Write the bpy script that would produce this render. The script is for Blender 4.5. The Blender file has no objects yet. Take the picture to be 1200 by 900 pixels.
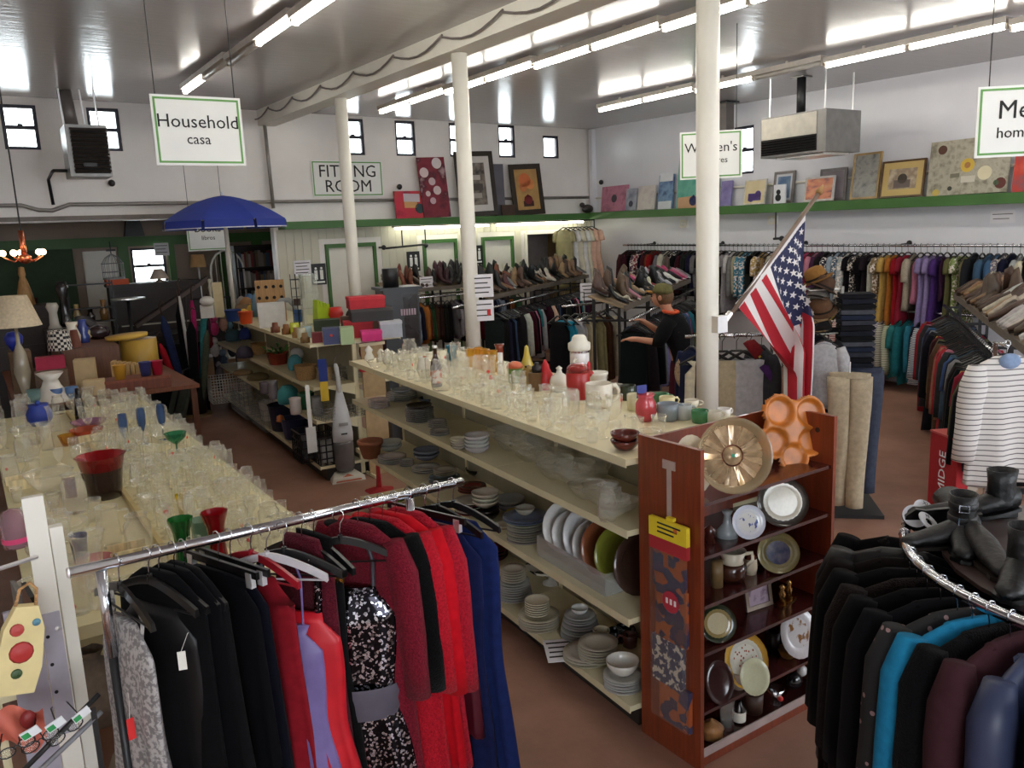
import bpy, math, random
from math import sin, cos, pi, radians
from mathutils import Vector, Matrix

C = bpy.context.scene.collection
# ---------------------------------------------------------------- camera, sky, exposure
EYE = Vector((0, 0, 2.4))
CAM_X = Vector((0.830, -0.556, -0.042)); CAM_Y = Vector((0.135, 0.128, 0.982)); CAM_F = Vector((0.541, 0.821, -0.182))
CAM_F.normalize(); CAM_X = (CAM_X - CAM_F * CAM_X.dot(CAM_F)).normalized(); CAM_Y = CAM_X.cross(CAM_F)
cd = bpy.data.cameras.new('camera'); cd.sensor_fit = 'HORIZONTAL'; cd.sensor_width = 36; cd.lens = 28.8; cd.clip_start = 0.05
cam = bpy.data.objects.new('camera', cd); C.objects.link(cam)
cam.matrix_world = Matrix(((CAM_X.x, CAM_Y.x, -CAM_F.x, EYE.x), (CAM_X.y, CAM_Y.y, -CAM_F.y, EYE.y), (CAM_X.z, CAM_Y.z, -CAM_F.z, EYE.z), (0, 0, 0, 1)))
bpy.context.scene.camera = cam
w = bpy.data.worlds.new('sky'); bpy.context.scene.world = w; w.use_nodes = True
bg = w.node_tree.nodes['Background']; bg.inputs[0].default_value = (0.86, 0.93, 1.0, 1); bg.inputs[1].default_value = 9.0
vs = bpy.context.scene.view_settings
vs.view_transform = 'Standard'; vs.look = 'None'; vs.gamma = 1; vs.use_curve_mapping = False; vs.exposure = 0.13
TUBE_POWER = 26.0
try:
    cy = bpy.context.scene.cycles
    cy.transparent_max_bounces = 64; cy.max_bounces = 10; cy.diffuse_bounces = 5; cy.glossy_bounces = 5
except Exception:
    pass

R = random.Random(7)

def ray(x, y):
    return (CAM_X * (x - 600) + CAM_Y * (450 - y) + CAM_F * 960)
def onz(x, y, z):            # where the sight line through a photo point meets a level surface
    r = ray(x, y); return EYE + r * ((z - EYE.z) / r.z)
def ony(x, y, Y):            # ... meets a wall plane across the aisles
    r = ray(x, y); return EYE + r * (Y / r.y)
def onx(x, y, X):            # ... meets a wall plane along the aisles
    r = ray(x, y); return EYE + r * (X / r.x)

# ---------------------------------------------------------------- materials
MATS = {}
def nodes_of(name):
    m = bpy.data.materials.new(name); m.use_nodes = True
    nt = m.node_tree; b = nt.nodes['Principled BSDF']
    return m, nt, b
def lin(c):                  # sRGB 0-255 -> linear
    return tuple((v / 255 / 12.92) if v / 255 <= 0.04045 else ((v / 255 + 0.055) / 1.055) ** 2.4 for v in c)
def rgba(c): return (*lin(c), 1)

def mat(name, col=None, rough=0.6, metal=0.0, vary=0.12, scale=8.0, bump=0.0, bscale=60.0, stretch=(1, 1, 1), coat=0.0, spec=0.5, coords='Object', sheen=0.0, trans=0.0, emit=None):
    """Principled surface; col None takes each object's own colour. Noise gives slight grain."""
    if name in MATS: return MATS[name]
    m, nt, b = nodes_of(name); N = nt.nodes; L = nt.links
    tc = N.new('ShaderNodeTexCoord'); mp = N.new('ShaderNodeMapping'); mp.inputs['Scale'].default_value = stretch
    L.new(tc.outputs[coords], mp.inputs[0])
    nz = N.new('ShaderNodeTexNoise'); nz.inputs['Scale'].default_value = scale; nz.inputs['Detail'].default_value = 4
    L.new(mp.outputs[0], nz.inputs[0])
    mr = N.new('ShaderNodeMapRange'); mr.inputs['To Min'].default_value = 1 - vary; mr.inputs['To Max'].default_value = 1 + vary
    mr.inputs['From Min'].default_value = 0.3; mr.inputs['From Max'].default_value = 0.7
    L.new(nz.outputs[0], mr.inputs[0])
    vm = N.new('ShaderNodeVectorMath'); vm.operation = 'SCALE'
    if col is None:
        oi = N.new('ShaderNodeObjectInfo'); L.new(oi.outputs['Color'], vm.inputs[0])
    else:
        vm.inputs[0].default_value = lin(col)
    L.new(mr.outputs[0], vm.inputs['Scale'])
    L.new(vm.outputs[0], b.inputs['Base Color'])
    b.inputs['Roughness'].default_value = rough; b.inputs['Metallic'].default_value = metal
    b.inputs['Coat Weight'].default_value = coat; b.inputs['Specular IOR Level'].default_value = spec
    b.inputs['Sheen Weight'].default_value = sheen
    if trans: b.inputs['Transmission Weight'].default_value = trans
    if bump:
        n2 = N.new('ShaderNodeTexNoise'); n2.inputs['Scale'].default_value = bscale; n2.inputs['Detail'].default_value = 3
        L.new(mp.outputs[0], n2.inputs[0])
        bp = N.new('ShaderNodeBump'); bp.inputs['Strength'].default_value = bump; bp.inputs['Distance'].default_value = 0.02
        L.new(n2.outputs[0], bp.inputs['Height']); L.new(bp.outputs[0], b.inputs['Normal'])
    if emit:
        b.inputs['Emission Color'].default_value = (*emit[0], 1); b.inputs['Emission Strength'].default_value = emit[1]
    MATS[name] = m
    return m

def two_tone(name, kind, c1, c2, scale=20.0, lo=0.48, hi=0.52, rough=0.85, axis=2, metal=0.0, coords='Object', stretch=(1, 1, 1)):
    """A printed pattern: stripes / check / spots / blotches. c1 None takes the object's colour."""
    if name in MATS: return MATS[name]
    m, nt, b = nodes_of(name); N = nt.nodes; L = nt.links
    tc = N.new('ShaderNodeTexCoord'); mp = N.new('ShaderNodeMapping'); mp.inputs['Scale'].default_value = stretch
    L.new(tc.outputs[coords], mp.inputs[0])
    if kind == 'stripe':
        t = N.new('ShaderNodeTexWave'); t.bands_direction = 'XYZ'[axis]; t.inputs['Scale'].default_value = scale; t.inputs['Distortion'].default_value = 0.6; t.inputs['Detail Scale'].default_value = 0.5
        out = t.outputs['Fac']
    elif kind == 'check':
        t = N.new('ShaderNodeTexChecker'); t.inputs['Scale'].default_value = scale; out = t.outputs['Fac']
    elif kind == 'spots':
        t = N.new('ShaderNodeTexVoronoi'); t.inputs['Scale'].default_value = scale; out = t.outputs['Distance']
    elif kind == 'cells':
        t = N.new('ShaderNodeTexVoronoi'); t.inputs['Scale'].default_value = scale
        sp = N.new('ShaderNodeSeparateColor'); L.new(t.outputs['Color'], sp.inputs[0]); out = sp.outputs[0]
    else:
        t = N.new('ShaderNodeTexNoise'); t.inputs['Scale'].default_value = scale; t.inputs['Detail'].default_value = 5; out = t.outputs[0]
    L.new(mp.outputs[0], t.inputs['Vector'])
    mr = N.new('ShaderNodeMapRange'); mr.inputs['From Min'].default_value = lo; mr.inputs['From Max'].default_value = hi
    L.new(out, mr.inputs[0])
    mx = N.new('ShaderNodeMix'); mx.data_type = 'RGBA'
    L.new(mr.outputs[0], mx.inputs['Factor'])
    if c1 is None:
        oi = N.new('ShaderNodeObjectInfo'); L.new(oi.outputs['Color'], mx.inputs[6])
    else: mx.inputs[6].default_value = rgba(c1)
    mx.inputs[7].default_value = rgba(c2)
    L.new(mx.outputs[2], b.inputs['Base Color']); b.inputs['Roughness'].default_value = rough; b.inputs['Metallic'].default_value = metal
    MATS[name] = m
    return m

def glass_mat(name, haze=0.06, tint=(0.97, 0.98, 0.96), use_obj=False, edge=0.85, power=2.0):
    """Thin clear glass: one wall, Fresnel reflection over a slightly tinted see-through."""
    if name in MATS: return MATS[name]
    m, nt, b = nodes_of(name); N = nt.nodes; L = nt.links
    N.remove(b); out = N['Material Output']
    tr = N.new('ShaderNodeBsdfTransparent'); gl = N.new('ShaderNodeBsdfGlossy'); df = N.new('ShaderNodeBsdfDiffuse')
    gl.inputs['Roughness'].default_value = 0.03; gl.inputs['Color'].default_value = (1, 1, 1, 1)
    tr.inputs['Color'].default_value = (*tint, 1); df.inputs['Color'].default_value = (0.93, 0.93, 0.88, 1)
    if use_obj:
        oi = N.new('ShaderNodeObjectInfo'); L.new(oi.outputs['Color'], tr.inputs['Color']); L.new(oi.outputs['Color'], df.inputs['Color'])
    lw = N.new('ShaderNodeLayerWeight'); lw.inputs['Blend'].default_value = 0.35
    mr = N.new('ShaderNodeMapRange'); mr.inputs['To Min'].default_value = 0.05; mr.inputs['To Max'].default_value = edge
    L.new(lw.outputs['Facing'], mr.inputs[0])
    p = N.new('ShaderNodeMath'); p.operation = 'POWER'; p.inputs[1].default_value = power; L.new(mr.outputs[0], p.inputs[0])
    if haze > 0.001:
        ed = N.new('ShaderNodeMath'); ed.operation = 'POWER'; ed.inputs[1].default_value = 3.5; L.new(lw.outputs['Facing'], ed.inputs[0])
        mc = N.new('ShaderNodeMix'); mc.data_type = 'RGBA'; L.new(ed.outputs[0], mc.inputs['Factor']); mc.inputs[7].default_value = (0.5, 0.52, 0.47, 1)  # dark outline painted into the tint where the wall turns edge-on
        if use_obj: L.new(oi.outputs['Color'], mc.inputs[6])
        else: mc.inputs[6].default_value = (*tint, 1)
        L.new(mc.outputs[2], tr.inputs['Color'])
    m1 = N.new('ShaderNodeMixShader'); m1.inputs[0].default_value = haze; L.new(tr.outputs[0], m1.inputs[1]); L.new(df.outputs[0], m1.inputs[2])  # white diffuse mixed in as painted haze, so clear glass reads bright
    m2 = N.new('ShaderNodeMixShader'); L.new(p.outputs[0], m2.inputs[0]); L.new(m1.outputs[0], m2.inputs[1]); L.new(gl.outputs[0], m2.inputs[2])
    L.new(m2.outputs[0], out.inputs[0])
    MATS[name] = m
    return m

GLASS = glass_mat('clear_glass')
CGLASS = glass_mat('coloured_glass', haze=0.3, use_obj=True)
PANE = glass_mat('window_pane', haze=0.0)
CLOTH = mat('cloth', None, rough=0.92, vary=0.14, scale=30, spec=0.08, sheen=0.02)
KNIT = mat('knit', None, rough=0.95, vary=0.3, scale=120, bump=0.5, bscale=160, spec=0.08, sheen=0.04)
SATIN = mat('satin', None, rough=0.42, vary=0.12, scale=14, spec=0.4)
PAINT = mat('paint', None, rough=0.5, vary=0.05, scale=5)
PLASTIC = mat('plastic', None, rough=0.35, vary=0.04, scale=5)
CERAMIC = mat('ceramic', None, rough=0.16, vary=0.05, scale=9, coat=0.3)
LEATHER = mat('leather', None, rough=0.45, vary=0.2, scale=18, bump=0.2, bscale=50)
CARD = mat('cardboard', None, rough=0.75, vary=0.07, scale=14)
WICKER = mat('wicker', None, rough=0.8, vary=0.35, scale=60, stretch=(1, 1, 3), bump=0.6, bscale=90)
CHROME = mat('chrome', (205, 207, 212), rough=0.16, metal=1.0, vary=0.04)
STEEL = mat('steel', None, rough=0.35, metal=0.85, vary=0.08)
BLACKM = mat('black_metal', (26, 26, 28), rough=0.45, vary=0.1)
CREAM = mat('cream_enamel', (222, 212, 174), rough=0.38, vary=0.05, scale=3)
WOODRED = mat('cherry_wood', (122, 52, 28), rough=0.32, vary=0.22, scale=6, stretch=(9, 9, 0.7), coat=0.25)
WOODDARK = mat('dark_wood', (36, 22, 17), rough=0.5, vary=0.25, scale=5, stretch=(6, 6, 1))
WOOD = mat('wood', None, rough=0.5, vary=0.22, scale=6, stretch=(8, 8, 1))
PAPER = mat('paper', None, rough=0.8, vary=0.02)
INK = mat('ink', (36, 36, 34), rough=0.8, vary=0.0)
SEQUIN = two_tone('sequins', 'cells', (34, 32, 38), (215, 215, 228), scale=120, lo=0.72, hi=0.8, rough=0.12, metal=0.9)
LACE = two_tone('lace', 'noise', (120, 116, 116), (178, 174, 172), scale=70, lo=0.45, hi=0.55, rough=0.45)
FLORAL = two_tone('floral_print', 'spots', (228, 214, 196), None or (150, 60, 60), scale=26, lo=0.34, hi=0.36)
PRINT = two_tone('printed_cloth', 'noise', None, (216, 206, 196), scale=34, lo=0.52, hi=0.56)
STRIPE = two_tone('striped_cloth', 'stripe', None, (212, 208, 200), scale=16, lo=0.55, hi=0.62)
PLAID = two_tone('plaid_cloth', 'check', None, (60, 60, 66), scale=34)

# ---------------------------------------------------------------- mesh building
class MB:
    def __init__(self): self.v = []; self.f = []; self.m = []
    def add(self, vs, fs, mi=0):
        b = len(self.v); self.v += [tuple(p) for p in vs]; self.f += [tuple(i + b for i in f) for f in fs]; self.m += [mi] * len(fs); return self
    def box(self, a, b, mi=0, mtx=None):
        x0, y0, z0 = a; x1, y1, z1 = b
        vs = [(x0, y0, z0), (x1, y0, z0), (x1, y1, z0), (x0, y1, z0), (x0, y0, z1), (x1, y0, z1), (x1, y1, z1), (x0, y1, z1)]
        if mtx: vs = [mtx @ Vector(p) for p in vs]
        return self.add(vs, [(0, 3, 2, 1), (4, 5, 6, 7), (0, 1, 5, 4), (1, 2, 6, 5), (2, 3, 7, 6), (3, 0, 4, 7)], mi)
    def tube(self, pts, r, n=6, cap=True, mi=0):
        pts = [Vector(p) for p in pts]; rs = r if isinstance(r, (list, tuple)) else [r] * len(pts)
        rings = []; prev = None
        for i, p in enumerate(pts):
            d = (pts[min(i + 1, len(pts) - 1)] - pts[max(i - 1, 0)])
            if d.length < 1e-9: d = Vector((0, 0, 1))
            d.normalize()
            u = (prev - d * prev.dot(d)) if prev is not None else d.orthogonal()
            if u.length < 1e-6: u = d.orthogonal()
            u.normalize(); prev = u; v = d.cross(u)
            rings.append([p + (u * cos(2 * pi * k / n) + v * sin(2 * pi * k / n)) * rs[i] for k in range(n)])
        vs = [q for ring in rings for q in ring]; fs = []
        for i in range(len(pts) - 1):
            for k in range(n):
                a = i * n + k; b2 = i * n + (k + 1) % n
                fs.append((a, b2, b2 + n, a + n))
        if cap: fs.append(tuple(range(n - 1, -1, -1))); fs.append(tuple(len(vs) - n + k for k in range(n)))
        return self.add(vs, fs, mi)
    def lathe(self, prof, n=14, sx=1.0, sy=1.0, mi=0, off=(0, 0, 0), wave=0.0, wn=8):
        vs = []; fs = []
        for i, (r, z) in enumerate(prof):
            for k in range(n):
                a = 2 * pi * k / n; rr = r * (1 + wave * cos(wn * a) * (i / max(1, len(prof) - 1)))
                vs.append((off[0] + rr * cos(a) * sx, off[1] + rr * sin(a) * sy, off[2] + z))
        for i in range(len(prof) - 1):
            for k in range(n):
                a = i * n + k; b2 = i * n + (k + 1) % n
                fs.append((a, b2, b2 + n, a + n))
        if prof[0][0] > 1e-5 and prof[-1][0] < 1e-5: fs.append(tuple(range(n - 1, -1, -1)))
        return self.add(vs, fs, mi)
    def grid(self, fn, nu, nv, mi=0):
        vs = [fn(i / nu, j / nv) for i in range(nu + 1) for j in range(nv + 1)]
        fs = [(i * (nv + 1) + j, (i + 1) * (nv + 1) + j, (i + 1) * (nv + 1) + j + 1, i * (nv + 1) + j + 1) for i in range(nu) for j in range(nv)]
        return self.add(vs, fs, mi)
    def sphere(self, c, r, nu=10, nv=7, mi=0):
        r3 = r if isinstance(r, (tuple, list)) else (r, r, r); vs = []; fs = []
        for i in range(nv + 1):
            t = pi * i / nv
            for k in range(nu):
                a = 2 * pi * k / nu
                vs.append((c[0] + r3[0] * sin(t) * cos(a), c[1] + r3[1] * sin(t) * sin(a), c[2] - r3[2] * cos(t)))
        for i in range(nv):
            for k in range(nu):
                a = i * nu + k; b2 = i * nu + (k + 1) % nu
                fs.append((a, b2, b2 + nu, a + nu))
        return self.add(vs, fs, mi)
    def mesh(self, name, mats, smooth=False):
        me = bpy.data.meshes.new(name); me.from_pydata(self.v, [], self.f)
        for m in (mats if isinstance(mats, (list, tuple)) else [mats]): me.materials.append(m)
        if any(self.m): me.polygons.foreach_set('material_index', self.m)
        if smooth: me.polygons.foreach_set('use_smooth', [True] * len(me.polygons))
        me.update(); return me

def obj(name, me, parent=None, loc=(0, 0, 0), rot=(0, 0, 0), col=None, scale=None):
    o = bpy.data.objects.new(name, me); C.objects.link(o)
    o.location = loc; o.rotation_euler = rot
    if scale: o.scale = scale if isinstance(scale, (tuple, list)) else (scale,) * 3
    if parent: o.parent = parent
    if col: o.color = rgba(col)
    return o
LABELS = {}
def tag(o, label, cat, group=None):
    o['label'] = label; o['category'] = cat
    if group: o['group'] = group
    LABELS.setdefault(label, []).append(o.name)
    return o
def thing(name, label, cat, loc=(0, 0, 0), rz=0, group=None):
    o = bpy.data.objects.new(name, None); C.objects.link(o); o.location = loc; o.rotation_euler = (0, 0, rz); o.empty_display_size = 0.05
    return tag(o, label, cat, group)
def struct(name, mb, m, parent=None, smooth=False):
    o = obj(name, mb.mesh(name, m, smooth), parent)
    if parent is None: o['kind'] = 'structure'
    return o
def part(name, mb, m, parent, smooth=False, col=None, loc=(0, 0, 0), rot=(0, 0, 0)):
    return obj(name, mb.mesh(name, m, smooth), parent, loc, rot, col)
ORD = ['first', 'second', 'third', 'fourth', 'fifth', 'sixth', 'seventh', 'eighth', 'ninth', 'tenth', 'eleventh', 'twelfth', 'thirteenth', 'fourteenth', 'fifteenth', 'sixteenth', 'seventeenth', 'eighteenth', 'nineteenth', 'twentieth']
def nth(i):
    if i < 20: return ORD[i]
    t = ['twenty', 'thirty', 'forty', 'fifty', 'sixty', 'seventy', 'eighty', 'ninety'][(i + 1) // 10 - 2]; u = (i + 1) % 10
    return (t[:-1] + 'ieth') if u == 0 else t + '-' + ORD[u - 1]
def text(body, size, parent, loc, rot, m=INK, align='CENTER', name='lettering', ext=0.001):
    cu = bpy.data.curves.new(name, 'FONT'); cu.body = body; cu.size = size; cu.align_x = align; cu.align_y = 'CENTER'; cu.extrude = ext; cu.resolution_u = 2
    tmp = bpy.data.objects.new('tmp', cu); C.objects.link(tmp); dg = bpy.context.evaluated_depsgraph_get()
    me = bpy.data.meshes.new_from_object(tmp.evaluated_get(dg)); me.name = name; bpy.data.objects.remove(tmp); bpy.data.curves.remove(cu)
    me.materials.clear(); me.materials.append(m)
    return obj(name, me, parent, loc, rot)
# ---------------------------------------------------------------- structure: floor, walls, ceiling, beam, ledges
def floor_mat():
    m, nt, b = nodes_of('painted_concrete'); N = nt.nodes; L = nt.links
    tc = N.new('ShaderNodeTexCoord'); n1 = N.new('ShaderNodeTexNoise'); n1.inputs['Scale'].default_value = 0.9; n1.inputs['Detail'].default_value = 8; n1.inputs['Roughness'].default_value = 0.65
    L.new(tc.outputs['Object'], n1.inputs[0])
    cr = N.new('ShaderNodeValToRGB'); e = cr.color_ramp.elements
    e[0].position = 0.3; e[0].color = rgba((120, 84, 68)); e[1].position = 0.72; e[1].color = rgba((172, 130, 110))
    L.new(n1.outputs[0], cr.inputs[0]); L.new(cr.outputs[0], b.inputs['Base Color'])
    b.inputs['Roughness'].default_value = 0.42
    return m
def ceil_mat():
    m, nt, b = nodes_of('gloss_ceiling_paint'); N = nt.nodes; L = nt.links
    b.inputs['Base Color'].default_value = rgba((174, 168, 168)); b.inputs['Roughness'].default_value = 0.21; b.inputs['Specular IOR Level'].default_value = 0.6
    tc = N.new('ShaderNodeTexCoord'); mp = N.new('ShaderNodeMapping'); mp.inputs['Scale'].default_value = (1.2, 5, 1); L.new(tc.outputs['Object'], mp.inputs[0])
    n1 = N.new('ShaderNodeTexNoise'); n1.inputs['Scale'].default_value = 2.2; n1.inputs['Detail'].default_value = 3; L.new(mp.outputs[0], n1.inputs[0])
    bp = N.new('ShaderNodeBump'); bp.inputs['Strength'].default_value = 0.12; bp.inputs['Distance'].default_value = 0.03
    L.new(n1.outputs[0], bp.inputs['Height']); L.new(bp.outputs[0], b.inputs['Normal'])
    return m
def bead_mat():
    m, nt, b = nodes_of('beadboard_paint'); N = nt.nodes; L = nt.links
    b.inputs['Base Color'].default_value = rgba((206, 202, 182)); b.inputs['Roughness'].default_value = 0.5
    return m
WALL = mat('wall_paint', (234, 228, 222), rough=0.32, vary=0.05, scale=1.5, bump=0.12, bscale=14)
WALLR = mat('wall_paint_cool', (224, 224, 230), rough=0.3, vary=0.04, scale=1.5, bump=0.12, bscale=14)
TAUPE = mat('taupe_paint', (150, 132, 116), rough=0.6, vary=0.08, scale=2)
WHITEP = mat('white_paint', (232, 228, 216), rough=0.4, vary=0.04, scale=3)
GREEN = mat('green_paint', (66, 110, 52), rough=0.5, vary=0.1, scale=3)
DKFRAME = mat('dark_window_frame', (40, 38, 52), rough=0.5, vary=0.05)
BEAD = bead_mat()

def zc(x, y): return 4.42 + 0.012 * (11.2 - x) + 0.018 * (y - 13.7)
YB, XR, YF, XL = 13.7, 11.2, -3.2, -3.6
b = MB().box((XL, YF, -0.1), (XR + 1, YB + 4, 0)); struct('floor', b, floor_mat())
# sloping ceiling slab
CEIL = ceil_mat()
ysteps = [YF, -1.0, 1.2, 3.4, 5.6, 7.8, 10.0, 12.1, YB + 0.2]
xs = (XL, XR + 0.2)
for ys in zip(ysteps, ysteps[1:]):
    vs = [(x, y, zc(x, y)) for y in ys for x in xs] + [(x, y, zc(x, y) + 0.15) for y in ys for x in xs]
    struct('ceiling', MB().add(vs, [(0, 2, 3, 1), (4, 5, 7, 6), (0, 1, 5, 4), (2, 6, 7, 3), (0, 4, 6, 2), (1, 3, 7, 5)]), CEIL)

def wall_with_holes(name, axis, at_, thick, u0, u1, z0, z1, holes, m):
    """A wall of box strips around rectangular openings (u0,u1,z0,z1)."""
    mb = MB(); us = sorted({u0, u1, *[h[0] for h in holes], *[h[1] for h in holes]})
    for a, c in zip(us, us[1:]):
        mid = (a + c) / 2; cuts = sorted([(h[2], h[3]) for h in holes if h[0] < mid < h[1]]); z = z0
        for (ha, hb) in cuts + [(z1, z1)]:
            if ha - z > 1e-4:
                if axis == 'y': mb.box((a, at_, z), (c, at_ + thick, ha))
                else: mb.box((at_, a, z), (at_ + thick, c, ha))
            z = hb
    return struct(name, mb, m)

# back wall with the row of high windows; the part left of x=4.45 is open below 2.8 m to the back room
WINX = [(0.76, 1.20), (1.84, 2.27), (6.77 - 1.0, 6.17), (6.77, 7.17), (7.87, 8.29), (8.955, 9.35), (10.01, 10.41)]
holes = []
for i, (a, c) in enumerate(WINX): holes.append((a, c, 3.83, 4.44 if i < 6 else 4.27))
holes += [(-0.32, 0.12, 3.83, 4.44), (XL, 4.42, 0.0, 2.82)]
holes += [(5.33, 6.17, 0, 2.27), (7.22, 7.84, 0, 2.27), (8.5, 9.13, 0, 2.27), (9.52, 10.9, 0, 2.34)]
wall_with_holes('wall_back', 'y', YB, 0.18, XL, XR + 0.2, 0, 4.75, holes, WALL)
# right wall with one window behind the heater pipe
wall_with_holes('wall_right', 'x', XR, 0.2, YF, YB, 0, 4.75, [(9.42, 9.86, 3.2, 3.98)], WALLR)
wall_with_holes('wall_left', 'x', XL - 0.2, 0.2, YF, YB + 4, 0, 4.75, [], WALL)
wall_with_holes('wall_front', 'y', YF - 0.2, 0.2, XL, XR, 0, 4.75, [(-2.5, 0.5, 1.2, 3.3), (3.6, 6.2, 1.2, 3.3), (7.6, 10.2, 1.2, 3.3)], WALL)  # unseen wall behind the camera; its openings are added for fill daylight

def window(i, plane, at_, u0, u1, z0, z1, split=True):
    o = MB(); fw = 0.045
    P = (lambda u, d, z: (u, at_ + d, z)) if plane == 'y' else (lambda u, d, z: (at_ + d, u, z))
    def bx(mb, a0, a1, c0, c1, d0=0.03, d1=0.09):
        p, q = P(a0, d0, c0), P(a1, d1, c1); mb.box((min(p[0], q[0]), min(p[1], q[1]), c0), (max(p[0], q[0]), max(p[1], q[1]), c1)); return mb
    fr = MB(); bx(fr, u0, u0 + fw, z0, z1); bx(fr, u1 - fw, u1, z0, z1); bx(fr, u0 + fw, u1 - fw, z0, z0 + fw); bx(fr, u0 + fw, u1 - fw, z1 - fw, z1)
    w0 = struct('window_%d' % i, fr, DKFRAME)
    zm = (z0 + z1) / 2
    if split:
        s = MB(); bx(s, u0 + fw, u1 - fw, zm - 0.025, zm + 0.025, 0.02, 0.1); part('meeting_rail', s, DKFRAME, w0)
        part('latch', bx(MB(), (u0 + u1) / 2 - 0.03, (u0 + u1) / 2 + 0.03, zm + 0.025, zm + 0.05, 0.02, 0.06), DKFRAME, w0)
        part('pane', bx(MB(), u0 + fw, u1 - fw, z0 + fw, zm - 0.025, 0.058, 0.062), PANE, w0)
        part('pane', bx(MB(), u0 + fw, u1 - fw, zm + 0.025, z1 - fw, 0.058, 0.062), PANE, w0)
    else:
        part('pane', bx(MB(), u0 + fw, u1 - fw, z0 + fw, z1 - fw, 0.058, 0.062), PANE, w0)
    return w0
for i, h in enumerate(holes[:8]): window(i + 1, 'y', YB, *h, split=i != 6)
window(9, 'x', XR, 9.42, 9.86, 3.2, 3.98)
# beam on its row of pillars
b = MB(); x0, x1 = 4.32, 4.60
vs = [(x, y, z) for y in (-3.0, 13.69) for x in (x0, x1) for z in (4.26 if y > 0 else 4.06, zc(4.46, y) + 0.02)]
b.add(vs, [(0, 1, 3, 2), (4, 6, 7, 5), (0, 4, 5, 1), (2, 3, 7, 6), (0, 2, 6, 4), (1, 5, 7, 3)])
beam = struct('trim_1', b, WHITEP)
b = MB()
for k in range(9):
    y = 4.2 + k * 1.1; b.tube([(4.29, y + 1.1 * t / 6, zc(4.3, y) - 0.04 - 0.1 * sin(pi * t / 6)) for t in range(7)], 0.012, 5)
part('cable', b, mat('grey_cable', (120, 112, 108), rough=0.6), beam)
PX = 4.46
for y in (4.155, 7.48, 10.57):
    r = 0.08
    z1 = 4.06 + (y + 3) * 0.012 - 0.002
    p = struct('pillar', MB().tube([(PX, y, 0), (PX, y, z1)], r, 20), WHITEP, smooth=True)
    for poly in p.data.polygons:
        if len(poly.vertices) > 4: poly.use_smooth = False
    part('base_plate', MB().box((PX - 0.13, y - 0.13, 0), (PX + 0.13, y + 0.13, 0.015)), WHITEP, p)
# green picture ledges
b = MB().box((4.5, 13.33, 2.60), (11.2, 13.7, 2.72)); struct('trim_2', b, GREEN)
y0, y1 = YF, 13.33
vs = []
for y in (y0, y1):
    zt = 2.73 - (13.7 - y) * 0.0125
    vs += [(10.85, y, zt - 0.135), (XR, y, zt - 0.135), (XR, y, zt), (10.85, y, zt)]
struct('trim_3', MB().add(vs, [(0, 1, 2, 3), (4, 7, 6, 5), (0, 3, 7, 4), (3, 2, 6, 7), (0, 4, 5, 1), (1, 5, 6, 2)]), GREEN)
def ledge_z(y): return 2.73 - (13.7 - y) * 0.0125
# beadboard on the lower back wall: every board its own piece
bo = struct('trim_4', MB().box((4.45, 13.66, 0), (11.2, 13.69, 0.12)), BEAD)
bm = {}
x = 4.46
while x < 11.15:
    wd = 0.145
    for (za, zb2) in ((0.12, 2.6),):
        blocked = [h for h in holes[9:] if h[0] - 0.07 < x + wd and h[1] + 0.07 > x]
        za2 = 2.42 if blocked else za
        key = za2
        if key not in bm:
            mb = MB().box((0, 13.69, za2), (wd - 0.004, 13.699, 2.6)); bm[key] = mb.mesh('board', BEAD)
        obj('board', bm[key], bo, (x, 0, 0))
    x += wd
# fitting-room doors with green frames
for i, (a, c) in enumerate(((5.33, 6.17), (7.22, 7.84), (8.5, 9.13))):
    d = struct('door_%d' % (i + 1), MB().box((a, 13.70, 0), (c, 13.74, 2.26)), WHITEP)
    f = MB(); g = 0.05
    f.box((a - g, 13.64, 0), (a, 13.76, 2.33)); f.box((c, 13.64, 0), (c + g, 13.76, 2.33)); f.box((a, 13.64, 2.26), (c, 13.76, 2.33)); part('frame', f, GREEN, d)
    part('handle', MB().sphere((c - 0.06, 13.66, 1.0), 0.03), STEEL, d, True, (150, 140, 120))
# passage behind the opening on the right of the fitting rooms
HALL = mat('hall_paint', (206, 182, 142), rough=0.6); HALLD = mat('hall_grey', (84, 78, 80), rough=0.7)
struct('wall_passage', MB().box((9.3, 15.4, 0), (11.2, 15.5, 2.6)), HALL)
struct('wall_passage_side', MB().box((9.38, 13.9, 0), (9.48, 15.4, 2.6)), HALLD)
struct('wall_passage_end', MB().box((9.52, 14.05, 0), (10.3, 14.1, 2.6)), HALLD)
struct('wall_passage_right', MB().box((11.0, 13.9, 0), (11.1, 15.4, 2.6)), HALL)
struct('ceiling_passage', MB().box((9.3, 13.88, 2.6), (11.2, 15.5, 2.7)), HALL)
f = MB().box((9.46, 13.66, 0), (9.52, 13.9, 2.38)).box((10.9, 13.66, 0), (10.96, 13.9, 2.38)).box((9.52, 13.66, 2.34), (10.9, 13.9, 2.4)); struct('trim_5', f, WHITEP)
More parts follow.
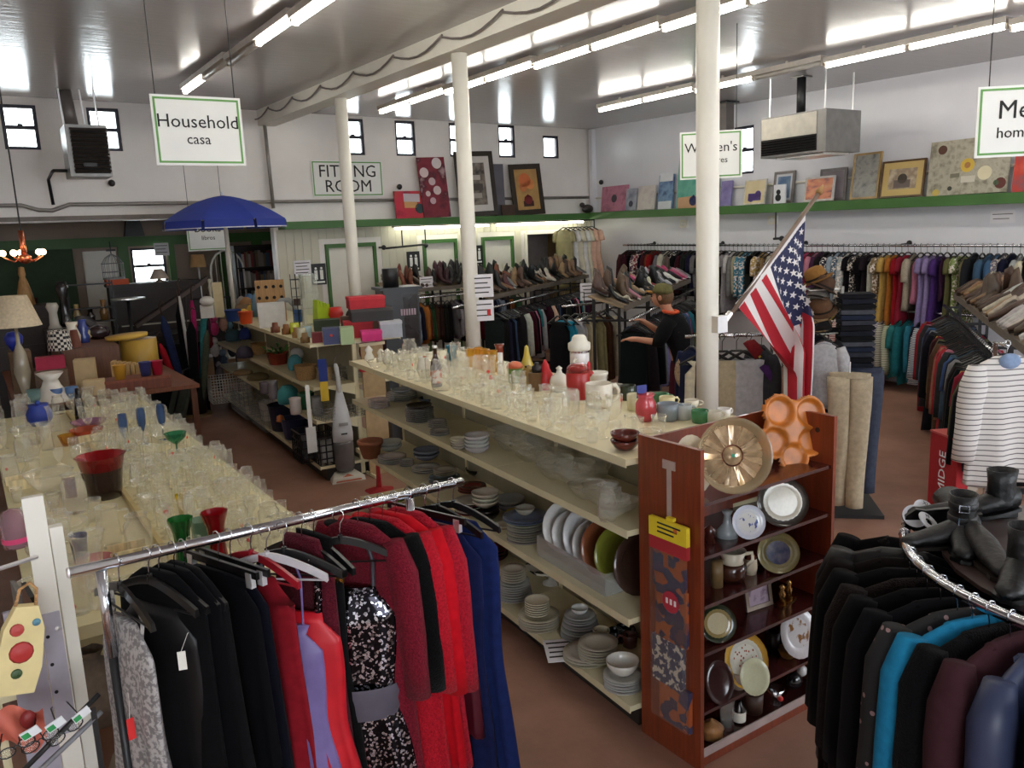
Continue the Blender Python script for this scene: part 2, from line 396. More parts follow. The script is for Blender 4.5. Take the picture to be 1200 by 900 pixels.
# back room beyond the lintel: raised floor, far wall with green rails and windows
BACKY = 17.0
struct('floor_platform', MB().box((XL, 14.6, 0), (8.0, BACKY, 0.42)), mat('platform_board', (120, 92, 62), rough=0.6, vary=0.15))
bh = [(2.72, 3.34, 1.72, 2.40), (4.48, 4.95, 1.45, 2.32)]
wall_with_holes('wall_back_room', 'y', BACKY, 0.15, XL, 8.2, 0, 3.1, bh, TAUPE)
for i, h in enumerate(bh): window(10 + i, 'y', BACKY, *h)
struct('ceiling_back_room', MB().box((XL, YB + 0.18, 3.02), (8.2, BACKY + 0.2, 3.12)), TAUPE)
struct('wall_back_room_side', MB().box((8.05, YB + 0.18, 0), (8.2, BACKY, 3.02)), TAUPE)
g = MB().box((XL, BACKY - 0.05, 2.44), (7.9, BACKY - 0.001, 2.62)); struct('trim_6', g, GREEN)
g = MB().box((2.5, BACKY - 0.06, 0.42), (2.68, BACKY - 0.001, 2.44)).box((3.38, BACKY - 0.06, 0.42), (3.5, BACKY - 0.001, 2.44)).box((4.32, BACKY - 0.06, 0.42), (4.44, BACKY - 0.001, 2.44)).box((5.0, BACKY - 0.06, 0.42), (5.2, BACKY - 0.001, 2.44)); struct('trim_7', g, GREEN)
g = MB().box((XL, BACKY - 0.04, 0.42), (1.75, BACKY - 0.001, 2.44)); struct('trim_8', g, mat('dark_green_panel', (46, 70, 42), rough=0.7, vary=0.12))
struct('trim_9', MB().box((1.9, BACKY - 0.07, 0.5), (2.46, BACKY - 0.001, 2.38)), WHITEP)
# conduit and pipes along the back wall
gp = mat('conduit', (150, 144, 138), rough=0.4, metal=0.4)
struct('trim_10', MB().tube([(XL, 13.6, 3.08), (0.85, 13.6, 3.06), (1.05, 13.6, 2.99), (1.22, 13.6, 2.98), (1.45, 13.6, 3.06), (11.1, 13.64, 3.05)], 0.028, 8), gp, smooth=True)
struct('trim_11', MB().tube([(4.4, 13.6, 4.5), (4.42, 13.6, 2.95)], 0.03, 8), gp, smooth=True)
struct('trim_12', MB().box((XL, 13.62, 2.84), (4.4, 13.7, 2.9)), mat('lintel_shadow_board', (128, 118, 110), rough=0.6))  # grey-brown strip just above the back-room opening
struct('trim_13', MB().tube([(11.18, 13.6, 3.02), (11.18, 4.0, 2.95)], 0.022, 6), WHITEP, smooth=True)
struct('trim_14', MB().box((11.1, 13.5, 2.72), (11.2, 13.6, 4.4)), WALLR)

# ---------------------------------------------------------------- ceiling strip lights
TUBE_ON = mat('lit_tube', (255, 255, 245), emit=((1.0, 0.97, 0.88), TUBE_POWER)); TUBE_OFF = mat('dark_tube', (190, 186, 178), rough=0.3)
HOUS = mat('strip_housing', (206, 198, 188), rough=0.4)
def strip(i, x, y0, lit, label, pair=2):
    L = 1.03 * pair; ym = y0 - L / 2; z = zc(x, ym)
    t = thing('strip_light', label, 'ceiling light', (x, ym, z), 0, 'fluorescent strip lights')
    part('housing', MB().box((-0.06, -L / 2 + 0.01, -0.10), (0.06, L / 2 - 0.01, -0.04)), HOUS, t)
    for q in (-1, 1): part('bracket', MB().box((-0.015, q * L / 4, -0.04), (0.015, q * L / 4 + 0.03, 0.0)), HOUS, t)
    for k in range(pair):
        on = lit[k]; ya = L / 2 - 1.03 * k - 0.03; yb = ya - 0.97
        part('tube', MB().tube([(0, ya, -0.125), (0, yb, -0.125)], 0.03, 10), TUBE_ON if on else TUBE_OFF, t, True)
        for q in (ya, yb - 0.02): part('lamp_holder', MB().box((-0.03, q, -0.155), (0.03, q + 0.02, -0.09)), HOUS, t)
for k in range(5): strip(k, 5.75, 12.1 - 2.06 * k, (1, 1), 'fluorescent strip light, %s from back wall in the middle ceiling row' % nth(k))
for k, l in enumerate(((1, 1), (1, 0), (1, 1), (1, 1), (1, 1))): strip(k, 8.8, 10.5 - 2.07 * k, l, 'fluorescent strip light, %s from back wall in the row near the right wall' % nth(k))
for k, l in enumerate(((1, 0), (0, 1), (1, 1), (1, 1), (1, 1))): strip(k, 2.7, 11.4 - 2.06 * k, l, 'fluorescent strip light, %s from back wall in the left ceiling row' % nth(k))
for k, (a, c) in enumerate(((6.5, 8.55), (8.65, 10.85))):
    t = thing('strip_light', 'white strip light under the green ledge, %s' % ('above the first fitting doors' if k == 0 else 'toward the room corner'), 'light', ((a + c) / 2, 13.5, 2.6), 0, 'strip lights under the ledge')
    part('housing', MB().box((-(c - a) / 2, -0.05, -0.03), ((c - a) / 2, 0.05, 0)), HOUS, t)
    part('tube', MB().tube([(-(c - a) / 2 + 0.04, -0.01, -0.05), ((c - a) / 2 - 0.04, -0.01, -0.05)], 0.02, 8), mat('lit_tube_ledge', (255, 255, 240), emit=((1.0, 1.0, 0.82), 14.0)), t, True)
# ---------------------------------------------------------------- hanging and wall signs
SIGNW = mat('sign_board', (238, 238, 232), rough=0.55, vary=0.01); SIGNG = mat('sign_green', (104, 160, 82), rough=0.5, vary=0.02)
def sign(label, loc, rz, wd, ht, lines, hang=None, border=0.014, roll=0.0):
    """Board centred on its own origin, facing local -Y."""
    t = thing('hanging_sign' if hang else 'wall_sign', label, 'sign', loc, rz); t.rotation_euler = (0, roll, rz)
    part('board', MB().box((-wd / 2, -0.004, -ht / 2), (wd / 2, 0.004, ht / 2)), SIGNW, t)
    f = MB(); k = 0.016; a, c = wd / 2 - k, ht / 2 - k
    for s in (-0.0065, 0.0045):
        f.box((-a, s, c - border), (a, s + 0.002, c)).box((-a, s, -c), (a, s + 0.002, -c + border)).box((-a, s, -c + border), (-a + border, s + 0.002, c - border)).box((a - border, s, -c + border), (a, s + 0.002, c - border))
    part('border', f, SIGNG, t)
    for (body, size, dx, dz) in lines: text(body, size, t, (dx, -0.006, dz), (pi / 2, 0, 0))
    for (dx, up) in hang or []:
        part('hanging_wire', MB().tube([(dx, 0, ht / 2 - 0.01), (dx, 0, up)], 0.004, 5), BLACKM, t)
    return t
sign('white hanging sign reading Household casa with green border', (1.55, 6.25, 3.20), 0.0, 0.615, 0.475, [('Household', 0.128, 0, 0.06), ('casa', 0.10, -0.01, -0.06)], [(-0.27, zc(1.3, 6.25) - 3.2), (0.27, zc(1.8, 6.25) - 3.2)])
sign('white hanging sign reading Womens mujeres behind the nearest pillar', (6.52, 6.03, 3.09), radians(-42), 0.62, 0.47, [("Women's", 0.135, 0, 0.07), ('mujeres', 0.085, 0.03, -0.055)], [(0.25, zc(6.6, 6) - 3.09)])
sign('white hanging sign reading Mens hombres near the right wall lights', (6.05, 2.82, 2.99), radians(-38), 0.62, 0.46, [("Men's", 0.17, 0.02, 0.07), ('hombres', 0.10, 0.0, -0.075)], [(-0.24, zc(6, 3) - 2.99)])
sign('white hanging sign reading Books libros under the blue umbrella', (3.25, 13.25, 2.53), 0.0, 0.62, 0.42, [('Books', 0.16, 0, 0.12), ('libros', 0.09, 0, -0.02)], [(-0.25, zc(3, 12.9) - 2.53), (0.25, zc(3, 12.9) - 2.53)])
sign('white FITTING ROOM sign on the back wall with green border', (5.80, 13.675, 3.43), 0.0, 1.30, 0.60, [('FITTING', 0.29, 0, 0.115), ('ROOM', 0.29, 0, -0.135)], None, 0.02)
def notice(label, loc, rz, wd, ht, rows, accent=None, name='paper_notice'):
    t = thing(name, label, 'notice', loc, rz)
    part('sheet', MB().box((-wd / 2, -0.002, -ht / 2), (wd / 2, 0.002, ht / 2)), PAPER, t, col=(236, 234, 238))
    for k in range(rows):
        z = ht / 2 - ht * (k + 0.8) / (rows + 0.8); wl = wd * (0.38 if k % 3 else 0.42)
        part('printed_line', MB().box((-wl, -0.004, z - ht * 0.025), (wl * (1 - 0.25 * (k % 2)), -0.002, z + ht * 0.025)), INK, t)
    if accent: part('red_label', MB().box((wd * 0.2, -0.005, -ht * 0.25), (wd * 0.36, -0.0025, ht * 0.05)), PAPER, t, col=(200, 50, 50))
    return t
notice('white paper notice taped round the middle pillar, the upper one', (4.52, 7.38, 1.86), -0.4, 0.27, 0.24, 4)
notice('white paper notice on the middle pillar with a red square, the lower one', (4.53, 7.38, 1.6), -0.4, 0.24, 0.22, 3, True)
notice('grey paper notice on the back wall left of the first fitting door', (4.84, 13.65, 1.95), 0, 0.3, 0.26, 4)
notice('white paper card on a stand over the short arm rack', (6.62, 8.1, 1.62), -0.5, 0.32, 0.22, 4)
notice('white paper card standing on the far shoe shelf', (6.7, 12.73, 1.605), 0, 0.26, 0.2, 3)
for i, (x, z, lb) in enumerate(((5.12, 1.83, 'beside the first fitting door'), (6.95, 1.95, 'left of the second fitting door'), (8.32, 2.0, 'left of the third fitting door'))):
    t = thing('restroom_sign', 'small black restroom sign on the wall ' + lb, 'sign', (x, 13.66, z))
    part('plate', MB().box((-0.13, -0.006, -0.18), (0.13, 0.006, 0.18)), BLACKM, t)
    for s in (-1, 1):
        b = MB().sphere((s * 0.05, -0.01, 0.10), (0.022, 0.006, 0.022), 8, 6); part('pictogram_head', b, SIGNW, t)
        part('pictogram_body', MB().box((s * 0.05 - 0.028, -0.011, -0.09), (s * 0.05 + 0.028, -0.006, 0.07)), SIGNW, t)
    part('caption_strip', MB().box((-0.1, -0.009, -0.15), (0.1, -0.006, -0.12)), SIGNW, t)
notice('small white paper tag on the right wall under the ledge near the sign', (11.19, 5.4, 2.33), -pi / 2, 0.3, 0.16, 2)
for i, y in enumerate((11.0, 9.0)):
    t = thing('wall_light', 'small white square wall fitting under the ledge, %s from the corner' % nth(i), 'fitting', (11.2, y, 2.42), 0)
    part('body', MB().box((-0.04, -0.09, -0.07), (0, 0.09, 0.07)), WHITEP, t); part('lens', MB().sphere((-0.05, 0, 0), (0.025, 0.05, 0.04), 8, 6), PLASTIC, t, True, (230, 230, 225))
for (lb, x, z, Y) in (('below the left heater', 2.04, 3.36, 13.68), ('right of the FITTING ROOM sign', 6.72, 3.28, 13.66), ('near the room corner', 11.17, 3.33, 13.4)):
    t = thing('security_camera', 'small round wall camera ' + lb, 'camera', (x, Y, z))
    part('mount', MB().box((-0.02, -0.08, -0.02), (0.02, 0.02, 0.02)), WHITEP, t); part('dome', MB().sphere((0, -0.09, 0), 0.05, 10, 8), PLASTIC, t, True, (30, 28, 28))

# ---------------------------------------------------------------- unit heaters
SLAT = mat('heater_slat', (74, 66, 62), rough=0.4, metal=0.5); HCASE = mat('heater_case', (128, 126, 124), rough=0.35, metal=0.5); DARK = mat('dark_cavity', (22, 20, 20), rough=0.9)  # DARK is near-black paint standing in for shade in gaps and holes
t = thing('unit_heater', 'grey louvred heater hanging high by the left windows', 'heater', (1.64, 12.6, 3.36))
part('case', MB().box((-0.26, -0.24, 0), (0.24, 0.3, 0.66)), HCASE, t)
part('cavity', MB().box((-0.2, -0.25, 0.04), (0.22, -0.241, 0.62)), DARK, t)  # flat dark sheet painted as the shade between the slats
for k in range(11):
    m4 = Matrix.Translation((0.01, -0.27, 0.07 + k * 0.053)) @ Matrix.Rotation(radians(35), 4, 'X')
    part('slat', MB().box((-0.22, -0.025, -0.004), (0.22, 0.025, 0.004), 0, m4), SLAT, t)
part('nameplate', MB().box((-0.1, -0.3, 0.12), (0.06, -0.29, 0.17)), BLACKM, t)
for dx in (-0.22, 0.03, 0.2): part('hanger_rod', MB().tube([(dx, 0.1, 0.66), (dx - 0.02, 0.1, zc(1.6, 12.7) - 3.36)], 0.012, 6), STEEL, t)
part('flue', MB().tube([(-0.12, 0.22, 0.66), (-0.16, 0.22, 1.15)], 0.09, 12), mat('flue_grey', (110, 104, 100), rough=0.45, metal=0.3), t, True)
part('gas_pipe', MB().tube([(-0.26, 0.1, 0.1), (-0.42, 0.1, 0.1), (-0.42, 0.3, 0.1), (-0.42, 0.95, 0.05), (-0.4, 0.98, -0.3)], 0.022, 6), BLACKM, t, True)
t = thing('unit_heater', 'large grey box heater hanging under the ceiling by the right wall', 'heater', (9.9, 7.4, 3.27))
part('case', MB().box((-0.3, -0.5, 0), (0.45, 0.55, 0.54)), HCASE, t)
part('front_panel', MB().box((-0.315, -0.36, 0.24), (-0.3, 0.53, 0.52)), mat('heater_front', (196, 190, 176), rough=0.4), t)
part('cavity', MB().box((-0.312, -0.36, 0.03), (-0.301, 0.53, 0.235)), DARK, t)  # solid dark panel in place of the shaded louvre interior
for k in range(6):
    m4 = Matrix.Translation((-0.32, 0.085, 0.05 + k * 0.034)) @ Matrix.Rotation(radians(-35), 4, 'Y')
    part('slat', MB().box((-0.014, -0.44, -0.003), (0.014, 0.44, 0.003), 0, m4), mat('dark_slat', (40, 38, 38), rough=0.4, metal=0.4), t)
for (dx, dy) in ((-0.22, -0.42), (-0.22, 0.46), (0.38, -0.42), (0.38, 0.46)): part('hanger_rod', MB().tube([(dx, dy, 0.54), (dx, dy, zc(9.9 + dx, 7.4 + dy) - 3.27)], 0.012, 6), STEEL, t)
part('flue', MB().tube([(0.0, 0.12, 0.54), (0.0, 0.12, zc(9.9, 7.5) - 3.27)], 0.06, 12), BLACKM, t, True)
part('drip_tray', MB().box((-0.2, -0.4, -0.03), (0.35, 0.35, 0)), STEEL, t)
part('ceiling_plate', MB().box((-0.1, 0.02, zc(9.9, 7.5) - 3.29), (0.1, 0.22, zc(9.9, 7.5) - 3.275)), HCASE, t)
t = thing('vent_pipe', 'grey square vent pipe from the ceiling behind the Womens sign', 'pipe', (10.75, 9.62, 3.55))
part('shaft', MB().box((-0.09, -0.09, 0), (0.09, 0.09, zc(10.75, 9.62) - 3.56)), mat('flue_grey', None), t); part('collar', MB().box((-0.15, -0.15, zc(10.75, 9.62) - 3.59), (0.15, 0.15, zc(10.75, 9.62) - 3.56)), BLACKM, t)

# ---------------------------------------------------------------- pictures on the ledges
def art_mat(name, cols, scale, det=4, stretch=(1, 1, 1)):
    m, nt, b = nodes_of(name); N = nt.nodes; L = nt.links
    tc = N.new('ShaderNodeTexCoord'); mp = N.new('ShaderNodeMapping'); mp.inputs['Scale'].default_value = stretch; L.new(tc.outputs['Object'], mp.inputs[0])
    nz = N.new('ShaderNodeTexNoise'); nz.inputs['Scale'].default_value = scale; nz.inputs['Detail'].default_value = det; L.new(mp.outputs[0], nz.inputs[0])
    cr = N.new('ShaderNodeValToRGB'); cr.color_ramp.interpolation = 'LINEAR'; e = cr.color_ramp.elements
    n = len(cols)
    for i, c in enumerate(cols):
        p = 0.32 + 0.36 * i / (n - 1)
        if i < 2: e[i].position = p; e[i].color = rgba(c)
        else: q = e.new(p); q.color = rgba(c)
    e[1].position = 0.32 + 0.36 / (n - 1)
    L.new(nz.outputs[0], cr.inputs[0]); L.new(cr.outputs[0], b.inputs['Base Color']); b.inputs['Roughness'].default_value = 0.6
    return m
def picture(label, plane, a, c, ht, pos, cols, scale=4, frame=None, fw=0.05, mount=None, mw=0.06, lean=0.1, deco=None, stretch=(1, 1, 1), skew=0.0, name='painting'):
    wd = abs(c - a); mid = (a + c) / 2
    if plane == 'y': loc, rz = (mid, pos, 2.722), 0
    else: loc, rz = (pos, mid, ledge_z(mid) + 0.006), -pi / 2
    t = thing(name, label, 'picture', loc, rz); t.rotation_euler = (-lean, skew, rz)
    A = art_mat('painted_canvas', cols, scale, stretch=stretch)
    k = fw if frame else 0; k2 = k + (mw if mount else 0)
    if frame:
        fm = mat('picture_frame', None, rough=0.35, vary=0.2, scale=12)
        bars = (((-wd / 2, -0.03, 0), (wd / 2, 0.0, k)), ((-wd / 2, -0.03, ht - k), (wd / 2, 0.0, ht)), ((-wd / 2, -0.03, k), (-wd / 2 + k, 0.0, ht - k)), ((wd / 2 - k, -0.03, k), (wd / 2, 0.0, ht - k)))
        fb = MB()
        for p, q in bars: fb.box(p, q)
        part('frame', fb, fm, t, col=frame)
    if mount: part('mount', MB().box((-wd / 2 + k, -0.018, k), (wd / 2 - k, -0.012, ht - k)), PAPER, t, col=mount)
    th = 0.03 if not frame else 0.021
    part('canvas', MB().box((-wd / 2 + k2, -th, k2), (wd / 2 - k2, 0.0, ht - k2)), A, t)
    for (kind, u, v, r, col) in deco or []:
        x = (u - 0.5) * wd; z = v * ht
        mb = MB()
        if kind == 'o': mb.lathe([(r, 0), (r, 0.004), (0, 0.004)], 14)
        elif kind == 'v': mb.lathe([(r * 0.5, 0), (r * 0.5, 0.004), (0, 0.004)], 4); mb.lathe([(r, 0), (r, 0.004), (0, 0.004)], 10, 1, 0.9, 0, (0, -r * 0.6, 0))
        else: mb.box((-r, -r * 0.45, 0), (r, r * 0.45, 0.004))
        part('painted_shape', mb, PAINT, t, col=col, loc=(x, -th - 0.0, z), rot=(pi / 2, 0.3 * (u - 0.5), 0))
    return t
picture('small red abstract painting at the left end of the ledge', 'y', 6.58, 7.14, 0.48, 13.5, [(120, 20, 40), (200, 40, 70), (190, 60, 60), (70, 20, 40)], 3, lean=0.12, deco=[('b', 0.6, 0.75, 0.16, (200, 190, 196)), ('b', 0.55, 0.5, 0.13, (214, 160, 100)), ('o', 0.85, 0.35, 0.09, (30, 60, 60))])
picture('tall maroon abstract painting with pale blots leaning on the wall', 'y', 7.12, 7.68, 1.08, 13.48, [(70, 14, 30), (120, 30, 48), (130, 40, 56), (84, 20, 36), (190, 160, 160)], 3, lean=0.1, skew=-0.03, deco=[('o', 0.2, 0.75, 0.09, (220, 200, 200)), ('o', 0.7, 0.9, 0.1, (226, 214, 214)), ('o', 0.45, 0.6, 0.07, (206, 180, 184)), ('o', 0.6, 0.45, 0.08, (216, 196, 196)), ('o', 0.4, 0.28, 0.06, (200, 170, 176)), ('o', 0.25, 0.4, 0.05, (214, 190, 190))])
picture('large dark framed print of a building with white mount behind the pillar', 'y', 7.9, 8.74, 1.2, 13.5, [(60, 54, 50), (120, 108, 98), (150, 140, 128)], 9, (52, 42, 34), 0.09, (214, 208, 202), 0.12, lean=0.08, skew=-0.03, deco=[('b', 0.5, 0.6, 0.1, (190, 180, 170)), ('b', 0.5, 0.45, 0.14, (80, 72, 66)), ('b', 0.5, 0.32, 0.1, (170, 160, 150))])
picture('narrow plain grey board behind the dark framed print', 'y', 8.72, 8.94, 0.97, 13.56, [(90, 88, 96), (104, 100, 108)], 3, lean=0.03, name='board')
picture('framed painting of orange flowers in a red vase', 'y', 9.1, 9.84, 0.98, 13.48, [(160, 120, 70), (190, 150, 90), (170, 130, 80)], 3, (48, 36, 24), 0.1, None, 0, lean=0.1, skew=-0.04, deco=[('o', 0.45, 0.68, 0.14, (210, 110, 60)), ('o', 0.62, 0.6, 0.1, (220, 140, 80)), ('o', 0.38, 0.55, 0.09, (200, 120, 70)), ('v', 0.5, 0.36, 0.1, (120, 30, 30)), ('b', 0.5, 0.22, 0.12, (60, 30, 24))])
picture('low dark wooden box lying on the ledge by the flower painting', 'y', 8.78, 9.08, 0.2, 13.44, [(60, 40, 30), (80, 54, 40)], 5, lean=0, name='box')
picture('pink abstract painting at the corner of the right ledge', 'x', 12.42, 13.2, 0.5, 11.08, [(150, 90, 110), (196, 130, 150), (180, 110, 140)], 5, lean=0.12, deco=[('o', 0.5, 0.5, 0.08, (80, 70, 80))])
picture('small grey landscape picture beside the pink painting', 'x', 12.12, 12.42, 0.42, 11.05, [(110, 120, 140), (190, 190, 200)], 5, lean=0.12, deco=[('o', 0.5, 0.3, 0.06, (60, 60, 80))])
picture('pale beige watercolour picture on the right ledge', 'x', 11.62, 12.08, 0.45, 11.05, [(196, 184, 180), (212, 204, 196), (180, 170, 176)], 4, lean=0.12)
picture('white mounted blue abstract picture on the right ledge', 'x', 11.18, 11.56, 0.62, 11.08, [(40, 60, 100), (120, 150, 180), (60, 80, 130)], 5, None, 0, None, lean=0.12, deco=[('b', 0.5, 0.93, 0.17, (220, 222, 226)), ('b', 0.5, 0.1, 0.17, (216, 220, 224))])
picture('large teal painting with a blue pot behind the Womens sign', 'x', 10.1, 11.08, 1.12, 11.1, [(70, 150, 130), (110, 180, 160), (90, 160, 140)], 3, lean=0.1, deco=[('v', 0.42, 0.16, 0.1, (30, 40, 90)), ('b', 0.4, 0.04, 0.35, (206, 160, 120))])
picture('small violet picture right of the front pillar', 'x', 9.78, 10.02, 0.42, 11.08, [(110, 100, 150), (150, 140, 190)], 5, lean=0.12)
picture('cream picture with purple shapes in thin frame on the right ledge', 'x', 9.02, 9.46, 0.4, 11.02, [(206, 186, 130), (226, 212, 180)], 3, (206, 200, 190), 0.02, lean=0.15, deco=[('b', 0.5, 0.3, 0.13, (84, 60, 130)), ('o', 0.65, 0.4, 0.06, (84, 60, 130)), ('o', 0.35, 0.25, 0.06, (90, 66, 136))])
picture('blue picture in a grey frame behind the small white box', 'x', 8.55, 8.95, 0.5, 11.12, [(60, 90, 130), (140, 160, 180)], 4, (120, 112, 108), 0.04, (206, 206, 210), 0.04, lean=0.12)
picture('small white printed box with a black animal shape on the ledge', 'x', 8.58, 8.8, 0.29, 10.98, [(220, 220, 226), (230, 230, 234)], 3, lean=0, name='box', deco=[('o', 0.4, 0.3, 0.055, (20, 20, 24)), ('o', 0.42, 0.6, 0.04, (20, 20, 24))])
picture('orange and grey cityscape picture on the right ledge', 'x', 7.74, 8.26, 0.37, 11.0, [(110, 84, 100), (220, 140, 110), (226, 170, 130)], 6, (196, 190, 186), 0.03, lean=0.15, stretch=(1, 1, 2))
picture('grey picture half hidden behind the orange cityscape', 'x', 7.6, 8.06, 0.48, 11.1, [(120, 110, 114), (140, 130, 136)], 3, (100, 92, 92), 0.04, lean=0.08)
picture('tall framed grey botanical picture in a thin gold frame', 'x', 7.06, 7.5, 0.66, 11.06, [(90, 94, 92), (150, 150, 146), (170, 168, 160), (120, 120, 120)], 7, (170, 140, 90), 0.03, lean=0.14)
picture('gold framed picture with a wide yellow mount of a pot of plants', 'x', 6.38, 7.02, 0.51, 11.04, [(206, 190, 160), (150, 130, 110), (220, 206, 180)], 5, (92, 66, 40), 0.025, (206, 178, 116), 0.09, lean=0.14, deco=[('o', 0.5, 0.5, 0.07, (70, 64, 54)), ('b', 0.5, 0.36, 0.12, (110, 96, 90))])
picture('large unframed speckled grey painting with a yellow flower', 'x', 5.3, 6.33, 0.71, 11.06, [(130, 124, 108), (166, 160, 142), (180, 174, 156), (150, 142, 124)], 10, lean=0.1, deco=[('o', 0.5, 0.52, 0.09, (214, 180, 70)), ('o', 0.5, 0.521, 0.04, (180, 120, 70)), ('o', 0.72, 0.36, 0.09, (220, 212, 180)), ('o', 0.16, 0.84, 0.06, (84, 52, 40)), ('o', 0.92, 0.16, 0.07, (96, 40, 30)), ('o', 0.87, 0.17, 0.035, (70, 100, 70)), ('v', 0.12, 0.1, 0.05, (206, 180, 90)), ('b', 0.35, 0.35, 0.06, (120, 116, 98)), ('b', 0.52, 0.27, 0.09, (206, 200, 184)), ('o', 0.3, 0.12, 0.03, (60, 60, 50))])
picture('red and grey abstract painting at the right end of the ledge', 'x', 4.5, 5.24, 0.45, 11.06, [(90, 90, 100), (196, 60, 50), (214, 90, 70)], 4, lean=0.12)
t = thing('figurine', 'small dark animal figurine on the ledge near the corner', 'ornament', (10.95, 13.5, 2.72))
part('body', MB().sphere((0, 0, 0.09), (0.15, 0.07, 0.09), 10, 7), PLASTIC, t, True, (52, 46, 42)); part('head', MB().sphere((-0.14, 0, 0.17), (0.06, 0.05, 0.05), 8, 6), PLASTIC, t, True, (56, 48, 44))

# ---------------------------------------------------------------- blue umbrella
t = thing('umbrella', 'blue garden umbrella open above the left shelf unit', 'umbrella', (3.22, 12.1, 1.4))
NP = 8; UB = mat('umbrella_cloth', (38, 58, 150), rough=0.7, vary=0.06); UT = mat('umbrella_trim', (220, 222, 232), rough=0.7)
rim, top, rr = 1.33, 1.68, 0.86
def dome(s): return top - (top - rim) * (0.25 * s + 0.75 * s * s)
for k in range(NP):
    a0, a1 = 2 * pi * k / NP + 0.2, 2 * pi * (k + 1) / NP + 0.2
    def fn(u, v, a0=a0, a1=a1):
        s = 0.02 + 0.98 * u; a = a0 + (a1 - a0) * v; q = s * rr * (1 - 0.05 * sin(pi * v) * s)
        return (q * cos(a), q * sin(a), dome(s) - 0.02 * sin(pi * v) * s * (1 - s))
    part('canopy_panel', MB().grid(fn, 8, 5), UB, t, True)
    def fv(u, v, a0=a0, a1=a1):
        a = a0 + (a1 - a0) * (0.03 + 0.94 * v); q = rr * (1 - 0.05 * sin(pi * v)) + 0.012 * u
        return (q * cos(a), q * sin(a), rim - 0.11 * u)
    vb = MB().grid(fv, 2, 5); part('valance', vb, UB, t, True)
    def ft(u, v, a0=a0, a1=a1):
        a = a0 + (a1 - a0) * (0.03 + 0.94 * v); q = rr * (1 - 0.05 * sin(pi * v)) + 0.016
        return (q * cos(a), q * sin(a), rim - 0.098 - 0.014 * u)
    part('valance_trim', MB().grid(ft, 1, 5), UT, t)
    part('rib', MB().tube([(0.03 * cos(a0), 0.03 * sin(a0), top - 0.05), (rr * cos(a0), rr * sin(a0), rim - 0.01)], 0.006, 5), STEEL, t)
part('pole', MB().tube([(0, 0, 0), (0, 0, top)], 0.028, 12), PLASTIC, t, True, (214, 208, 196))
part('finial', MB().lathe([(0.02, top), (0.025, top + 0.03), (0, top + 0.06)], 10), UT, t, True)

# ---------------------------------------------------------------- flag on a pole fixed to the front pillar
FT = ony(951, 238, 4.05); FB = ony(849, 379, 4.05)
t = thing('flag', 'flag with red and white stripes and white stars on blue, on a wooden pole', 'flag', FB, 0)
def rel(p): return Vector(p) - FB
poleD = (FT - FB).normalized()
part('pole', MB().tube([rel(FB - poleD * 0.02), rel(FT + poleD * 0.12)], 0.016, 10), mat('pole_wood', (112, 92, 78), rough=0.4), t, True)
part('pole_tip', MB().lathe([(0.02, 0), (0.03, 0.02), (0.02, 0.05), (0, 0.1)], 10), WOOD, t, True, (150, 110, 60), loc=rel(FT + poleD * 0.1), rot=(0, radians(40), 0))
part('bracket', MB().box((-0.10, -0.03, -0.06), (0.0, 0.03, 0.06)).tube([(-0.02, 0, 0), (0.06, 0, 0.07)], 0.024, 8), STEEL, t)
HT = ony(944, 253, 4.05); HB = ony(863, 358, 4.05); hoist = (HB - HT).length; fly = 1.62
XG = ony(938, 420, 4.05).x
def flagp(u, v):
    h = HT.lerp(HB, u); th = radians(46) * (u ** 0.75) + 0.02
    s = v * fly; d = XG - 0.10 * u - 0.02 + 0.12 * (1 - u) - h.x; Lq = max(0.02, d / max(0.05, sin(th))); Lq = min(Lq, 1.3)
    s1 = min(s, Lq); s2 = max(0, s - Lq)
    x = h.x + sin(th) * s1 + 0.012 * sin(8 * u + 3 * v); z = h.z - cos(th) * s1 - s2
    k = min(1, s / 0.6)
    y = h.y + k * 0.085 * sin(u * 2 * pi * 2.6 + 0.6) + 0.015 * sin(5 * v + 7 * u)
    x += k * 0.05 * sin(u * 2 * pi * 2.6 + 2.0)
    return Vector((x, y, z))
RED = mat('flag_red', (176, 28, 44), rough=0.8, vary=0.05); WHT = mat('flag_white', (226, 222, 220), rough=0.8, vary=0.03); BLU = mat('flag_blue', (38, 42, 78), rough=0.8, vary=0.05)
for k in range(13):
    u0, u1 = k / 13, (k + 1) / 13; v0 = 0.4 if k < 7 else 0.02
    mb = MB().grid(lambda a, c: rel(flagp(u0 + (u1 - u0) * a, v0 + (1 - v0) * c)), 3, 34)
    part('stripe', mb, RED if k % 2 == 0 else WHT, t, True)
part('canton', MB().grid(lambda a, c: rel(flagp(7 / 13 * a, 0.02 + 0.38 * c)), 18, 18), BLU, t, True)
part('header', MB().grid(lambda a, c: rel(flagp(a, -0.012 + 0.034 * c)), 24, 2), WHT, t, True)
for r_ in range(9):
    for c_ in range(6 if r_ % 2 == 0 else 5):
        u = (r_ + 1) / 10 * 7 / 13; v = 0.02 + 0.38 * ((2 * c_ + 1 + (r_ % 2)) / 12)
        p = flagp(u, v); du = (flagp(u + 0.01, v) - p).normalized(); dv = (flagp(u, v + 0.01) - p).normalized(); n = du.cross(dv).normalized()
        dv = n.cross(du).normalized()
        for sgn in (1, -1):
            vs = [rel(p + n * 0.004 * sgn)] + [rel(p + n * 0.004 * sgn + (dv * cos(a * pi / 5) - du * sin(a * pi / 5)) * (0.032 if a % 2 == 0 else 0.013)) for a in range(10)]
            part('star', MB().add(vs, [(0, 1 + a, 1 + (a + 1) % 10) for a in range(10)]), WHT, t)
